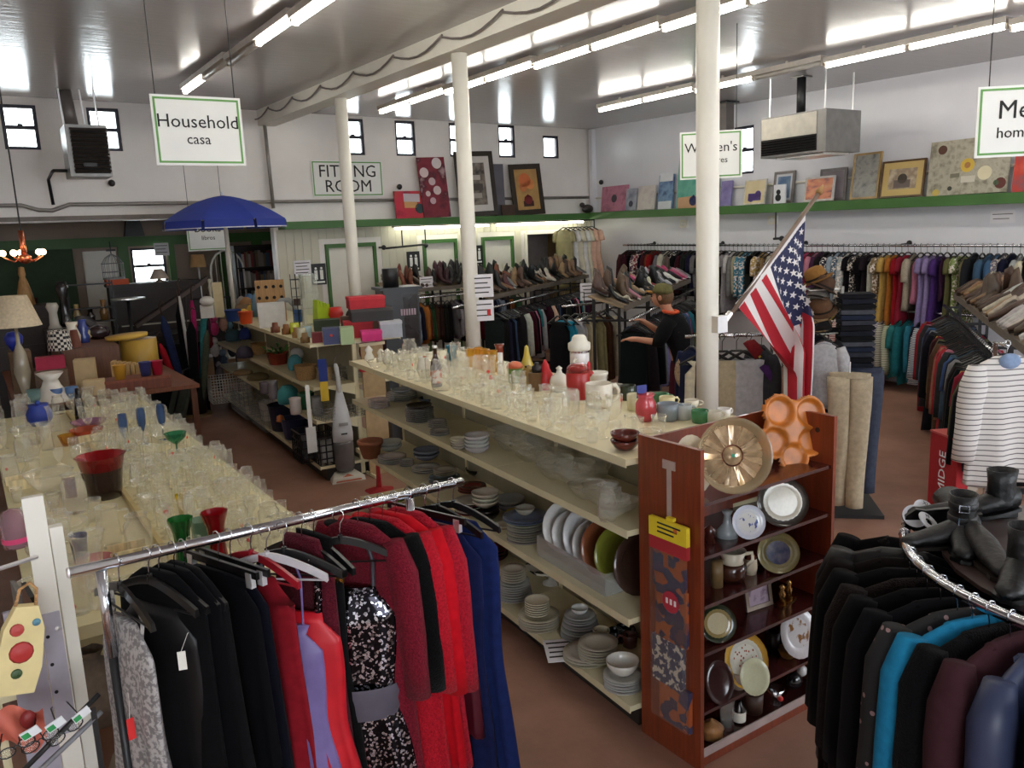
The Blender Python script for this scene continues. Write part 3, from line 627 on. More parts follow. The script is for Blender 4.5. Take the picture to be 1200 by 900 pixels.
# ---------------------------------------------------------------- clothes on hangers
COL = {'black': (22, 22, 25), 'charcoal': (52, 52, 56), 'navy': (28, 34, 62), 'blue': (60, 96, 146), 'denim blue': (74, 98, 128), 'pale blue': (150, 172, 190), 'teal': (36, 120, 130), 'turquoise': (44, 140, 170),
       'grey': (122, 122, 124), 'pale grey': (178, 178, 180), 'white': (216, 214, 210), 'cream': (212, 204, 180), 'beige': (186, 172, 142), 'khaki': (150, 142, 104), 'olive': (94, 98, 56), 'green': (56, 112, 72), 'lime green': (134, 150, 74),
       'brown': (88, 60, 44), 'tan': (160, 120, 80), 'rust': (150, 72, 44), 'orange': (206, 120, 44), 'mustard': (190, 148, 56), 'red': (176, 34, 44), 'crimson': (150, 24, 48), 'maroon': (92, 26, 42), 'burgundy': (74, 24, 38), 'pink': (206, 120, 150),
       'hot pink': (206, 50, 110), 'peach': (222, 180, 156), 'purple': (92, 54, 130), 'lavender': (140, 124, 176), 'plum': (82, 42, 74), 'yellow': (206, 186, 80)}
ME = {}
def hanger_mesh(wd=0.4):
    k = ('hanger', wd)
    if k not in ME:
        b = MB(); h = wd / 2
        b.tube([(0, 0.012, -0.012), (0, 0.02, 0.004), (0, 0.012, 0.02), (0, 0, 0.026), (0, -0.014, 0.016), (0, -0.016, -0.004), (0, 0, -0.03), (0, 0, -0.09)], 0.0028, 5)
        b.tube([(0, -h, -0.175), (0, -h * 0.5, -0.128), (0, -0.03, -0.092), (0, 0.03, -0.092), (0, h * 0.5, -0.128), (0, h, -0.175)], [0.008, 0.011, 0.009, 0.009, 0.011, 0.008], 6)
        b.tube([(0, -h, -0.175), (0, h, -0.175)], 0.005, 5)
        ME[k] = b.mesh('hanger', [mat('hanger_plastic', None, rough=0.3, vary=0.02)])
    return ME[k]
def body(seed, L, W, T, flare=1.0, n=12, lv=8, fold=0.4, strap=False, neck=0.07, nf=3, top=-0.125, bend=0.012, waist=1.0):
    """Closed draped shell: neck, sloping shoulders, body with folds that deepen towards the hem."""
    r = random.Random(seed); ph = r.uniform(0, 6); ph2 = r.uniform(0, 6); vs = []; fs = []
    rows = []
    for i in range(lv + 1):
        t = i / lv; z = top - L * (t if i > 2 else (0, 0.035 / max(L, .3), 0.09 / max(L, .3))[i])
        if i == 0: hw, ht = neck, 0.014
        elif i == 1: hw, ht = W * 0.34, T * 0.6
        elif i == 2: hw, ht = W * 0.5, T * 0.9
        else:
            wf = 1 - (1 - waist) * math.exp(-((t - 0.42) / 0.16) ** 2)
            hw, ht = W * 0.5 * (0.97 + (flare - 1) * t) * wf, T * (1.0 + 0.5 * t) * (0.85 + 0.15 * wf)
        ox = bend * sin(ph2 + 3 * t) * t; oy = 0.02 * sin(ph + 2.2 * t) * t
        for k in range(n):
            a = 2 * pi * k / n; c, s = cos(a), sin(a)
            fd = 1 + fold * t * sin(nf * 2 * a + ph + 0.8 * t) + 0.5 * fold * t * sin((nf + 2) * 2 * a + ph2)
            x = ox + ht * c * fd; y = oy + hw * (abs(s) ** 0.8) * (1 if s > 0 else -1) * (1 + 0.06 * fold * sin(3 * a + ph))
            zz = z - (0.015 * sin(2 * a + ph) * t)
            vs.append((x, y, zz))
    for i in range(lv):
        for k in range(n):
            a = i * n + k; b2 = i * n + (k + 1) % n; fs.append((a, a + n, b2 + n, b2))
    fs.append(tuple(range(n))); fs.append(tuple(range(lv * n + n - 1, lv * n - 1, -1)))
    return vs, fs
def sleeve(b, side, W, Ls, r0=0.07, r1=0.05, out=0.05, n=8, seed=0, flat=0.7, top=-0.22):
    rr = random.Random(seed); pts = []; m = 5
    for i in range(m + 1):
        t = i / m; pts.append((rr.uniform(-.006, .006) + 0.01 * t, side * (W * 0.5 - 0.05 + (0.03 + out) * t ** 0.6), top + 0.06 - Ls * t))
    b2 = MB(); b2.tube(pts, [r0 * 0.6] + [r0 + (r1 - r0) * (i / m) for i in range(1, m + 1)], n)
    b.add([((p[0]) * flat, p[1], p[2]) for p in b2.v], b2.f)
def garment_mesh(kind, seed, fine=False):
    k = (kind, seed, fine)
    if k in ME: return ME[k]
    r = random.Random(seed * 31 + hash(kind) % 7 if False else seed * 31 + len(kind)); b = MB(); n, lv = (28, 16) if fine else (12, 7)
    if kind in ('shirt', 'blouse', 'cardigan', 'jacket', 'coat'):
        L = {'shirt': 0.68, 'blouse': 0.62, 'cardigan': 0.66, 'jacket': 0.70, 'coat': 0.95}[kind] + r.uniform(-.05, .05); W = {'jacket': 0.44, 'coat': 0.47}.get(kind, 0.42); T = {'jacket': 0.045, 'coat': 0.05}.get(kind, 0.03)
        b.add(*body(seed, L, W, T, 1.06, n, lv, 0.35, neck=0.075))
        Ls = 0.58 if kind in ('jacket', 'coat', 'cardigan') else r.choice([0.26, 0.56])
        for s in (-1, 1): sleeve(b, s, W, Ls, 0.075 if kind != 'coat' else 0.085, 0.055, 0.03, 12 if fine else 7, seed + s)
        if not fine: b.tube([(0, -0.07, -0.13), (0.0, 0, -0.11), (0, 0.07, -0.13)], 0.016, 5)
    elif kind == 'dress':
        b.add(*body(seed, 1.02 + r.uniform(-.08, .1), 0.38, 0.032, 1.3, n, lv + 1, 0.55, neck=0.08, waist=0.86))
        for s in (-1, 1): sleeve(b, s, 0.38, 0.18, 0.06, 0.055, 0.03, 7, seed + s)
    elif kind == 'slip':
        b.add(*body(seed, 0.95, 0.34, 0.03, 1.35, n, lv + 1, 0.5, neck=0.12, top=-0.26, waist=0.9))
        for s in (-1, 1): b.tube([(0, s * 0.10, -0.12), (0.004, s * 0.11, -0.20), (0, s * 0.12, -0.30)], 0.006, 5)
    elif kind == 'top':
        b.add(*body(seed, 0.55, 0.36, 0.028, 1.05, n, lv, 0.35, neck=0.11, top=-0.15))
    elif kind in ('trousers', 'jeans'):
        L = 0.62 + r.uniform(-.03, .05); w2 = 0.14
        for dx, dz in ((-0.018, 0), (0.018, r.uniform(-.05, .03))):
            vs, fs = body(seed + (dx > 0), L + dz, 2 * w2, 0.02, 1.1, n, lv, 0.2, neck=w2 * 0.95, top=-0.15, bend=0.006)
            b.add([(x + dx, y, z) for x, y, z in vs], fs)
    elif kind == 'skirt':
        b.add(*body(seed, 0.62 + r.uniform(-.08, .12), 0.36, 0.028, 1.35, n, lv, 0.6, neck=0.16, top=-0.13))
    ME[k] = b.mesh(kind, [CLOTH], smooth=True)
    return ME[k]
GKIND = {'shirt': 'shirt', 'blouse': 'blouse', 'cardigan': 'cardigan', 'jacket': 'jacket', 'coat': 'coat', 'dress': 'dress', 'slip': 'dress', 'top': 'top', 'trousers': 'trousers', 'jeans': 'jeans', 'skirt': 'skirt'}
def set_mat(o, m):
    o.material_slots[0].link = 'OBJECT'; o.material_slots[0].material = m
def garment(kind, colour, label, loc, rz, group, m=None, seed=None, s=1.0, fine=False, hcol=(24, 24, 26), tilt=0.0, col=None):
    seed = R.randrange(5) if seed is None else seed
    o = obj(kind, garment_mesh(kind, seed, fine), None, loc, (0, tilt, rz), col or COL[colour], s)
    if m: set_mat(o, m)
    tag(o, label, GKIND[kind], group)
    h = obj('hanger', hanger_mesh(0.36), o, col=hcol)
    return o
def a_jit(c, d=14):
    g = sum(c) / 3; c = tuple((g + (x - g) * 0.85) * (0.86 if g > 60 else 0.7) for x in c)
    v = R.uniform(-d, d); return tuple(max(8, min(245, x + v + R.uniform(-4, 4))) for x in c)
def fill_rail(p0, p1, z, step, seq, where, group, end_words, tilt=0.05, kinds=('shirt', 'blouse', 'jacket', 'trousers', 'cardigan'), s=1.0, mats=(None,), face=0):
    """Hang one garment after another along a rail; seq gives colours (repeating runs)."""
    d = Vector((p1[0] - p0[0], p1[1] - p0[1])); n = int(d.length / step); a = math.atan2(d.y, d.x); out = []
    for i in range(n):
        t = (i + 0.5) / n; x, y = p0[0] + d.x * t, p0[1] + d.y * t; zz = z[0] + (z[1] - z[0]) * t if isinstance(z, tuple) else z
        e = seq[i % len(seq)]; colour, kind = (e.split('|') + [None])[:2]
        kind = kind or R.choice(kinds); colour = colour.strip()
        lab = '%s %s on the %s, %s hanger from the %s' % (colour, kind, where, nth(i), end_words)
        out.append(garment(kind, colour, lab, (x, y, zz), a + face + R.uniform(-.13, .13), group, R.choice(mats), None, s * R.uniform(0.93, 1.07), tilt=R.uniform(-tilt, tilt), col=a_jit(COL[colour])))
    return out

# ---------------------------------------------------------------- shoes
def shoe_meshes(kind):
    k = ('shoe', kind)
    if k in ME: return ME[k]
    hl = {'pump': 0.075, 'boot': 0.045, 'sneaker': 0.022, 'loafer': 0.02, 'sandal': 0.04, 'flat': 0.012}[kind]; L = 0.25
    up = MB(); n = 10; secs = []
    for i in range(9):
        t = i / 8; x = -L / 2 + L * t; wv = 0.028 + 0.012 * sin(pi * min(1, t * 1.15)) if t < 0.85 else 0.036 * math.sqrt(max(0.05, 1 - ((t - 0.85) / 0.16) ** 2))
        base = hl * max(0, 1 - t * 1.7) ** 1.3 + 0.008
        if kind == 'boot': hh = 0.20 if t < 0.32 else (0.075 - 0.035 * (t - .32) / .68 if t > 0.45 else 0.13)
        elif kind == 'pump': hh = 0.055 if t < 0.2 else (0.022 if t < 0.62 else 0.042 - 0.03 * (t - .62) / .38)
        elif kind == 'sandal': hh = 0.012 if not (0.55 < t < 0.8) else 0.045
        elif kind == 'flat': hh = 0.04 if t < 0.2 else (0.03 if t < 0.55 else 0.035 - 0.02 * (t - .55) / .45)
        else: hh = 0.075 if t < 0.35 else 0.075 - 0.045 * (t - 0.35) / 0.65
        secs.append([(x, wv * cos(2 * pi * q / n), base + hh * (0.5 + 0.5 * sin(2 * pi * q / n - 0 * pi))) for q in range(n)])
    vs = [p for s_ in secs for p in s_]; fs = []
    for i in range(8):
        for q in range(n):
            a = i * n + q; c = i * n + (q + 1) % n; fs.append((a, c, c + n, a + n))
    fs.append(tuple(range(n - 1, -1, -1))); fs.append(tuple(8 * n + q for q in range(n)))
    up.add(vs, fs)
    so = MB(); th = 0.012 if kind in ('sneaker', 'boot', 'loafer') else 0.006
    pts = []
    for i in range(9):
        t = i / 8; x = -L / 2 + L * t; wv = 0.03 + 0.012 * sin(pi * min(1, t * 1.15)) if t < 0.85 else 0.04 * math.sqrt(max(0.05, 1 - ((t - 0.85) / 0.16) ** 2))
        base = hl * max(0, 1 - t * 1.7) ** 1.3
        pts += [(x, -wv, base + th), (x, wv, base + th), (x, wv, base), (x, -wv, base)]
    fs = []
    for i in range(8):
        for q in range(4):
            a = i * 4 + q; c = i * 4 + (q + 1) % 4; fs.append((a, a + 4, c + 4, c))
    fs += [(0, 1, 2, 3), (35, 34, 33, 32)]
    so.add(pts, fs)
    he = MB().tube([(-L / 2 + 0.03, 0, 0), (-L / 2 + 0.028, 0, hl * 0.85 + 0.004)], [0.010 if kind == 'pump' else 0.026, 0.02 if kind == 'pump' else 0.028], 8)
    ME[k] = (up.mesh('upper', [LEATHER], True), so.mesh('sole', [PLASTIC]), he.mesh('heel', [PLASTIC]), hl)
    return ME[k]
SHOE_WORD = {'pump': 'high heel shoe', 'boot': 'ankle boot', 'sneaker': 'lace-up trainer', 'loafer': 'loafer', 'sandal': 'strappy sandal', 'flat': 'flat shoe'}
def shoe(kind, colour, label, loc, rz, pitch, group, roll=0.0, s=1.0, col=None):
    u, so, he, hl = shoe_meshes(kind)
    o = obj('shoe', u, None, loc, (roll, pitch, rz), col or a_jit(COL[colour]), s); tag(o, label, 'shoe', group)
    obj('sole', so, o, col=(40, 34, 30) if kind != 'sneaker' else (210, 208, 204))
    if hl > 0.03: obj('heel', he, o, col=(34, 28, 26))
    return o

# ---------------------------------------------------------------- free-standing racks with shoe shelves on top
def shoe_rack(name_label, p0, ang, L, z, shoe_seq, where, rail_col=CHROME, rows=2, step=0.115, xs0=0.08):
    t = thing('clothes_rack', name_label, 'rack', (p0[0], p0[1], 0), ang)
    sl = 0.14
    vs = [(0, 0, z - 0.02), (L, 0, z - 0.02), (L, 0.42, z + sl - 0.02), (0, 0.42, z + sl - 0.02), (0, 0, z), (L, 0, z), (L, 0.42, z + sl), (0, 0.42, z + sl)]
    part('shelf', MB().add(vs, [(0, 3, 2, 1), (4, 5, 6, 7), (0, 1, 5, 4), (1, 2, 6, 5), (2, 3, 7, 6), (3, 0, 4, 7)]), mat('shelf_tan', (136, 118, 92), rough=0.6), t)
    part('shelf_lip', MB().box((0, -0.018, z - 0.045), (L, 0.0, z + 0.02)), mat('lip_grey', (110, 102, 92), rough=0.5), t)
    for y in (-0.10, 0.5): part('rail', MB().tube([(-0.12, y, z - 0.14), (L + 0.05, y, z - 0.14)], 0.017, 8), rail_col, t, True)
    k = 0
    while k <= 3:
        x = 0.03 + (L - 0.06) * k / 3; k += 1
        for y in (0.06, 0.36): part('post', MB().box((x - 0.015, y - 0.015, 0.05), (x + 0.015, y + 0.015, z - 0.02 + sl * y / 0.42)), BLACKM, t)
        part('cross_arm', MB().box((x - 0.012, -0.115, z - 0.165), (x + 0.012, 0.515, z - 0.14)), BLACKM, t)
        part('foot', MB().box((x - 0.02, -0.2, 0.0), (x + 0.02, 0.6, 0.05)), BLACKM, t)
    # shoes
    D = Vector((cos(ang), sin(ang))); Nn = Vector((-sin(ang), cos(ang))); cnt = 0
    n = int((L - 0.1) / step)
    for r_ in range(rows):
        for i in range(n):
            if R.random() < 0.06: continue
            e = shoe_seq[min(len(shoe_seq) - 1, int(i / n * len(shoe_seq)))] if R.random() < 0.75 else R.choice(shoe_seq)
            colour, kind = e.split('|'); u = xs0 + step * (i + 0.5) + R.uniform(-.02, .02); v = 0.11 + 0.2 * r_ + R.uniform(-.02, .02)
            q = Vector(p0[:2]) + D * u + Nn * v; zz = z + sl * v / 0.42 + 0.006
            rz = ang - pi / 2 + R.uniform(-.9, .9)
            shoe(kind, colour, '%s %s on the %s, %s row, %s along' % (colour, SHOE_WORD[kind], where, 'front' if r_ == 0 else 'back', nth(i)), (q.x, q.y, zz + 0.03), rz, math.atan(sl / 0.42) * cos(rz - ang + pi / 2), 'shoes on the ' + where, R.uniform(-.35, .35), R.uniform(0.98, 1.22))
    return t
A34 = radians(34)
shoe_rack('far clothes rack with shoe shelf in front of the fitting doors', (5.95, 12.72), 0.0, 3.1, 1.5, ['khaki|loafer', 'rust|boot', 'brown|loafer', 'tan|flat', 'maroon|boot', 'black|boot', 'black|boot', 'brown|boot', 'black|sneaker', 'black|boot', 'cream|pump', 'black|boot', 'black|pump'], 'far shoe rack', step=0.12)
shoe_rack('long slanting clothes rack with shoe shelf, second from the camera', (6.2, 9.95), A34, 4.9, 1.5, ['brown|loafer', 'brown|flat', 'tan|flat', 'maroon|pump', 'brown|loafer', 'rust|loafer', 'black|pump', 'black|boot', 'tan|sandal', 'cream|pump', 'black|pump', 'black|boot', 'black|flat', 'brown|boot', 'tan|boot', 'black|boot', 'grey|sneaker'], 'middle shoe rack')
shoe_rack('slanting clothes rack with shoe shelf, nearest of the three by the pillars', (6.25, 7.1), A34 + 0.015, 4.6, 1.5, ['brown|boot', 'brown|boot', 'black|boot', 'tan|loafer', 'cream|sandal', 'mustard|sandal', 'cream|pump', 'crimson|flat', 'black|sandal', 'black|pump', 'silver|pump'.replace('silver', 'pale grey'), 'black|pump', 'white|sneaker', 'black|sneaker', 'hot pink|sneaker', 'pink|sneaker', 'grey|sneaker'], 'near shoe rack')
shoe_rack('clothes rack with shoe shelf by the right wall, mens shoes on top', (10.08, 5.36), A34 + pi, 5.2, 1.42, ['brown|loafer', 'tan|loafer', 'brown|loafer', 'brown|boot', 'brown|loafer', 'cream|sneaker', 'brown|loafer', 'white|sneaker', 'brown|boot', 'white|sneaker', 'cream|loafer'], 'mens shoe rack')
def off(p0, ang, u, v): return (p0[0] + cos(ang) * u - sin(ang) * v, p0[1] + sin(ang) * u + cos(ang) * v)
fill_rail(off((5.95, 12.72), 0, 0, -0.1), off((5.95, 12.72), 0, 2.6, -0.1), 1.36, 0.085, ['maroon', 'black', 'navy', 'denim blue', 'pale blue', 'navy', 'orange', 'rust|trousers', 'green', 'brown|trousers', 'brown|trousers', 'charcoal', 'black', 'grey', 'pale grey', 'navy', 'white', 'maroon', 'burgundy', 'crimson'], 'far shoe rack rail', 'clothes on the far shoe rack', 'left end', s=1.0)
p2 = (6.2, 9.95)
fill_rail(off(p2, A34, -0.05, -0.1), off(p2, A34, 4.0, -0.1), 1.36, 0.085, ['charcoal|jeans', 'black|trousers', 'black|trousers', 'navy|jeans', 'navy|jeans', 'denim blue|jeans', 'navy|trousers', 'charcoal', 'black', 'white', 'navy', 'maroon', 'black', 'pink', 'black', 'teal', 'pale grey', 'black|trousers', 'denim blue|jeans', 'plum', 'burgundy', 'navy', 'peach', 'black'], 'middle shoe rack rail', 'clothes on the middle shoe rack', 'near end', s=1.05)
p3 = (6.25, 7.1)
fill_rail(off(p3, A34, 0.0, -0.1), off(p3, A34, 3.6, -0.1), 1.36, 0.08, ['charcoal|trousers', 'black|trousers', 'black|trousers', 'charcoal|skirt', 'lime green|trousers', 'black', 'grey', 'denim blue', 'blue', 'lavender', 'crimson', 'crimson', 'teal', 'pale grey', 'black', 'black', 'navy', 'olive'], 'near shoe rack rail', 'clothes on the near shoe rack', 'near end', s=1.08)
p4 = (10.08, 5.36)
fill_rail(off(p4, A34 + pi, 4.3, -0.1), off(p4, A34 + pi, 0.1, -0.1), 1.28, 0.10, ['charcoal|shirt', 'black|jacket', 'olive|jacket', 'burgundy|shirt', 'crimson|shirt', 'mustard|shirt', 'black|jacket', 'black|coat', 'black|jacket', 'charcoal|shirt', 'grey|shirt', 'navy|shirt', 'blue|shirt', 'denim blue|shirt', 'black|shirt', 'charcoal|coat', 'pink|shirt', 'red|coat', 'crimson|shirt', 'tan|shirt', 'red|shirt', 'brown|coat'], 'mens shoe rack rail', 'clothes on the mens shoe rack', 'near end', kinds=('shirt', 'jacket'), s=1.12)
# trousers hung face-out at the near end of the middle rack
for i, (px, colour) in enumerate(((655, 'black'), (664, 'turquoise'), (676, 'pale grey'), (686, 'beige'), (697, 'khaki'), (706, 'brown'), (716, 'cream'))):
    q = ony(px, 366, 8.1)
    garment('trousers', colour, '%s trousers hanging on the short arm rack, %s from the left' % (colour, nth(i)), (q.x, 8.1, 1.47), radians(90 - 40) - pi / 2 + 0.75, 'trousers on the short arm rack', None, i % 5, 1.25)
t = thing('clothes_stand', 'short arm rack of trousers between the two slanting racks', 'rack', (ony(685, 366, 8.1).x, 8.1, 0))
part('rail', MB().tube([(-0.35, 0, 1.47), (0.38, 0, 1.47)], 0.014, 8), CHROME, t, True); part('post', MB().box((0.36, -0.015, 0.04), (0.39, 0.015, 1.5)), BLACKM, t); part('foot', MB().box((0.1, -0.25, 0), (0.6, 0.25, 0.04)), BLACKM, t)
part('upright_wire', MB().tube([(0.0, 0, 1.47), (0.0, 0, 1.62), (-0.18, 0, 1.62)], 0.006, 6), BLACKM, t)

# ---------------------------------------------------------------- two rails along the right wall
for (lab, z0, z1, y0, y1, x) in (('upper clothes rail along the right wall', 2.06, 1.94, 12.3, 2.0, 10.85), ('lower clothes rail along the right wall', 1.10, 1.10, 9.2, 2.0, 10.72)):
    t = thing('wall_rail', lab, 'rail', (x, 0, 0), 0)
    part('rod', MB().tube([(0, y0, z0), (0, y1, z1)], 0.018, 8), CHROME, t, True)
    for k in range(6):
        y = y0 + (y1 - y0) * (k + 0.3) / 6; z = z0 + (z1 - z0) * (k + 0.3) / 6
        part('bracket', MB().tube([(0, y, z), (XR - x, y, z + 0.02)], 0.012, 6), BLACKM, t); part('flange', MB().lathe([(0.04, 0), (0.04, 0.012), (0, 0.014)], 10), BLACKM, t, False, None, (XR - x - 0.004, y, z + 0.02), (0, -pi / 2, 0))
WU = ['maroon', 'burgundy', 'black', 'brown', 'plum', 'crimson', 'navy', 'maroon', 'rust', 'red', 'burgundy', 'grey', 'cream', 'black', 'charcoal', 'burgundy', 'black', 'maroon', 'charcoal', 'black', 'navy',
      'grey', 'charcoal|dress', 'grey|dress', 'charcoal|dress', 'maroon', 'white', 'black', 'pale grey|dress', 'white', 'grey', 'beige', 'turquoise', 'turquoise', 'black', 'black', 'mustard', 'tan', 'black', 'cream', 'black', 'mustard', 'olive', 'black',
      'red|blouse', 'hot pink|blouse', 'crimson', 'pink', 'plum', 'charcoal', 'navy', 'pale blue|blouse', 'denim blue', 'pale grey', 'black|dress', 'black|dress', 'black|dress', 'black|dress', 'cream', 'tan|dress', 'mustard|dress', 'orange|dress', 'red|dress', 'crimson|dress', 'beige', 'pink', 'lavender|dress', 'lavender|dress', 'purple|dress', 'plum', 'olive|dress', 'lime green|dress', 'khaki', 'charcoal', 'navy', 'denim blue', 'blue', 'grey', 'navy', 'pale grey', 'cream', 'black', 'black', 'charcoal', 'navy', 'black']
fill_rail((10.85, 12.2), (10.85, 4.5), (2.06, 1.97), 0.09, WU, 'upper wall rail', 'clothes on the upper wall rail', 'corner', kinds=('blouse', 'shirt', 'top', 'blouse'), s=1.1, mats=(None, None, None, PRINT, None, KNIT))
WLo = ['black', 'charcoal', 'black', 'olive', 'khaki', 'beige|jacket', 'khaki', 'mustard', 'yellow', 'maroon', 'red', 'red', 'crimson', 'pink', 'peach', 'pink|dress', 'lavender', 'olive', 'lime green', 'teal', 'teal', 'turquoise', 'navy', 'blue', 'grey', 'charcoal', 'black', 'black', 'black']
fill_rail((10.72, 8.3), (10.72, 5.5), 1.10, 0.095, WLo, 'lower wall rail', 'clothes on the lower wall rail', 'left end', kinds=('blouse', 'shirt', 'jacket'), s=1.12, mats=(None, None, PRINT, STRIPE))
# dresses on a black wire frame in the room corner
t = thing('dress_rail', 'black wire rail on the wall holding pale dresses in the corner', 'frame', (10.45, 13.2, 0))
part('bar', MB().tube([(-0.42, 0.45, 2.58), (-0.42, 0, 2.58), (0.42, 0, 2.58), (0.42, 0.45, 2.58)], 0.013, 6), BLACKM, t)
part('drop_bar', MB().tube([(0.42, 0, 2.58), (0.42, 0, 1.9)], 0.013, 6), BLACKM, t)
for i, (colour, k) in enumerate((('khaki', 'dress'), ('white', 'dress'), ('cream', 'dress'), ('white', 'dress'), ('cream', 'dress'), ('peach', 'dress'), ('peach', 'dress'))):
    garment(k, colour, '%s long dress on the corner wire frame, %s from the left' % (colour, nth(i)), (10.45 - 0.36 + 0.115 * i, 13.2, 2.55), R.uniform(-.2, .2) + 0.5, 'pale dresses on the corner frame', SATIN, i % 5, 1.15)
# empty black pipe rail on the back wall
t = thing('pipe_rail', 'empty black pipe rail fixed to the back wall between the fitting doors', 'rail', (6.72, 13.5, 2.23))
part('pipe', MB().tube([(-0.42, 0, -0.02), (0.45, 0, 0.02)], 0.018, 8), BLACKM, t, True)
for x in (-0.05, 0.42): part('drop_rod', MB().tube([(x, 0, 0.0), (x, 0, 0.40)], 0.012, 6), BLACKM, t)
for x in (-0.42, 0.42): part('flange', MB().sphere((x, 0.0, 0), 0.045, 8, 6), BLACKM, t); 
part('wall_stub', MB().tube([(-0.42, 0, 0), (-0.42, 0.19, 0)], 0.018, 8), BLACKM, t)
t = thing('hanging_rod', 'black rod with round end hanging from the ledge over the right wall rail', 'rod', (10.95, 8.75, 0))
part('rod', MB().tube([(0, 0, 2.54), (0, 0, 2.12)], 0.012, 6), BLACKM, t); part('end_flange', MB().tube([(-0.04, 0, 2.12), (0.25, -0.0, 2.12)], 0.02, 8).sphere((0.0, -0.12, 2.12), 0.045, 8, 6), BLACKM, t)
# ---------------------------------------------------------------- shelf units (gondolas)
BLUEISH = mat('back_panel', (146, 140, 116), rough=0.6, vary=0.06)
def gondola(label, org, rz, L, levels, dl, dr, bay=1.25):
    t = thing('shelf_unit', label, 'shelf', (org[0], org[1], 0), rz)
    zt = levels[0]; nb = max(1, round(L / bay)); bl = L / nb
    part('plinth', MB().box((0.06, 0.02, 0), (dl + dr - 0.06, L - 0.02, levels[-1] - 0.04)), mat('plinth_dark', (44, 38, 34), rough=0.6), t)
    part('back_panel', MB().box((dl - 0.012, 0.02, levels[-1]), (dl + 0.012, L - 0.02, zt - 0.03)), BLUEISH, t)
    for k in range(nb + 1):
        y = min(max(0.02, k * bl), L - 0.02)
        part('upright', MB().box((dl - 0.02, y - 0.018, 0.02), (dl + 0.02, y + 0.018, zt - 0.01)), CREAM, t)
    for li, z in enumerate(levels):
        for side in (0, 1):
            x0, x1 = (0, dl) if side == 0 else (dl, dl + dr)
            for k in range(nb):
                ya, yb = k * bl + 0.003, (k + 1) * bl - 0.003
                s = part('shelf', MB().box((x0, ya, z - 0.028), (x1, yb, z)), CREAM, t)
                part('price_strip', MB().box((-0.006 if side == 0 else x1, ya, z - 0.036), (0 if side == 0 else x1 + 0.006, yb, z + 0.004)), CREAM, s)
                if 0 < li < len(levels) - 1 and side == 0:
                    for yy in (ya + 0.01, yb - 0.01):
                        part('bracket', MB().add([(x1 - 0.02, yy, z - 0.028), (x1 - 0.3, yy, z - 0.028), (x1 - 0.02, yy, z - 0.12), (x1 - 0.02, yy + 0.004, z - 0.028), (x1 - 0.3, yy + 0.004, z - 0.028), (x1 - 0.02, yy + 0.004, z - 0.12)], [(0, 1, 2), (3, 5, 4), (0, 3, 4, 1), (1, 4, 5, 2), (2, 5, 3, 0)]), CREAM, s)
    return t
RZC = -0.078
gondola('long cream shelf unit in the middle stacked with dishes and glassware', (2.40, 2.72), RZC, 3.95, (1.36, 1.02, 0.58, 0.13), 0.46, 0.52)
gondola('long cream shelf unit by the umbrella carrying baskets and household goods', (2.75, 7.72), -0.066, 4.95, (1.40, 0.97, 0.63, 0.16), 0.44, 0.50)
t = thing('pegboard_divider', 'tan perforated end board between the two long shelf units', 'panel', (3.22, 7.6, 0))
part('board', MB().box((0, 0, 0), (0.24, 0.02, 1.34)), mat('pegboard', (166, 140, 102), rough=0.7, vary=0.12, scale=16), t); part('cap_rail', MB().box((-0.02, -0.01, 1.34), (0.26, 0.03, 1.37)), CREAM, t)
for s_ in (0, 0.22): part('foot', MB().box((s_, -0.12, 0), (s_ + 0.02, 0.14, 0.03)), CREAM, t)

# ---------------------------------------------------------------- crockery and glass
def cached(key, fn):
    if key not in ME: ME[key] = fn()
    return ME[key]
def plate_mesh(deep=0.018): # unit radius 1
    return cached(('plate', deep), lambda: MB().lathe([(0.0, 0.004), (0.55, 0.0), (0.6, 0.0), (0.66, deep * 3), (1.0, deep * 9), (1.0, deep * 9 + 0.02), (0.64, deep * 3 + 0.03), (0.56, 0.03), (0, 0.03)], 22).mesh('plate', [CERAMIC], True))
def bowl_mesh(): return cached('bowl', lambda: MB().lathe([(0, 0.0), (0.45, 0.0), (0.5, 0.03), (0.75, 0.22), (0.95, 0.5), (1.0, 0.72), (0.97, 0.72), (0.9, 0.5), (0.7, 0.25), (0.45, 0.09), (0, 0.07)], 20).mesh('bowl', [CERAMIC], True))
def ware(name, me, label, cat, loc, r, col, group=None, rot=(0, 0, 0), m=None, sc=None):
    o = obj(name, me, None, loc, rot, col, sc or (r, r, r)); tag(o, label, cat, group)
    if m: set_mat(o, m)
    return o
def size_at(p, wpx): return wpx * 0.5 * (Vector(p) - EYE).dot(CAM_F) / 960
FLOW = two_tone('flower_plate', 'spots', (232, 228, 214), (170, 90, 60), scale=7, lo=0.30, hi=0.26, rough=0.2)
LACEP = two_tone('patterned_plate', 'noise', (228, 224, 210), (40, 38, 36), scale=9, lo=0.5, hi=0.53, rough=0.25)
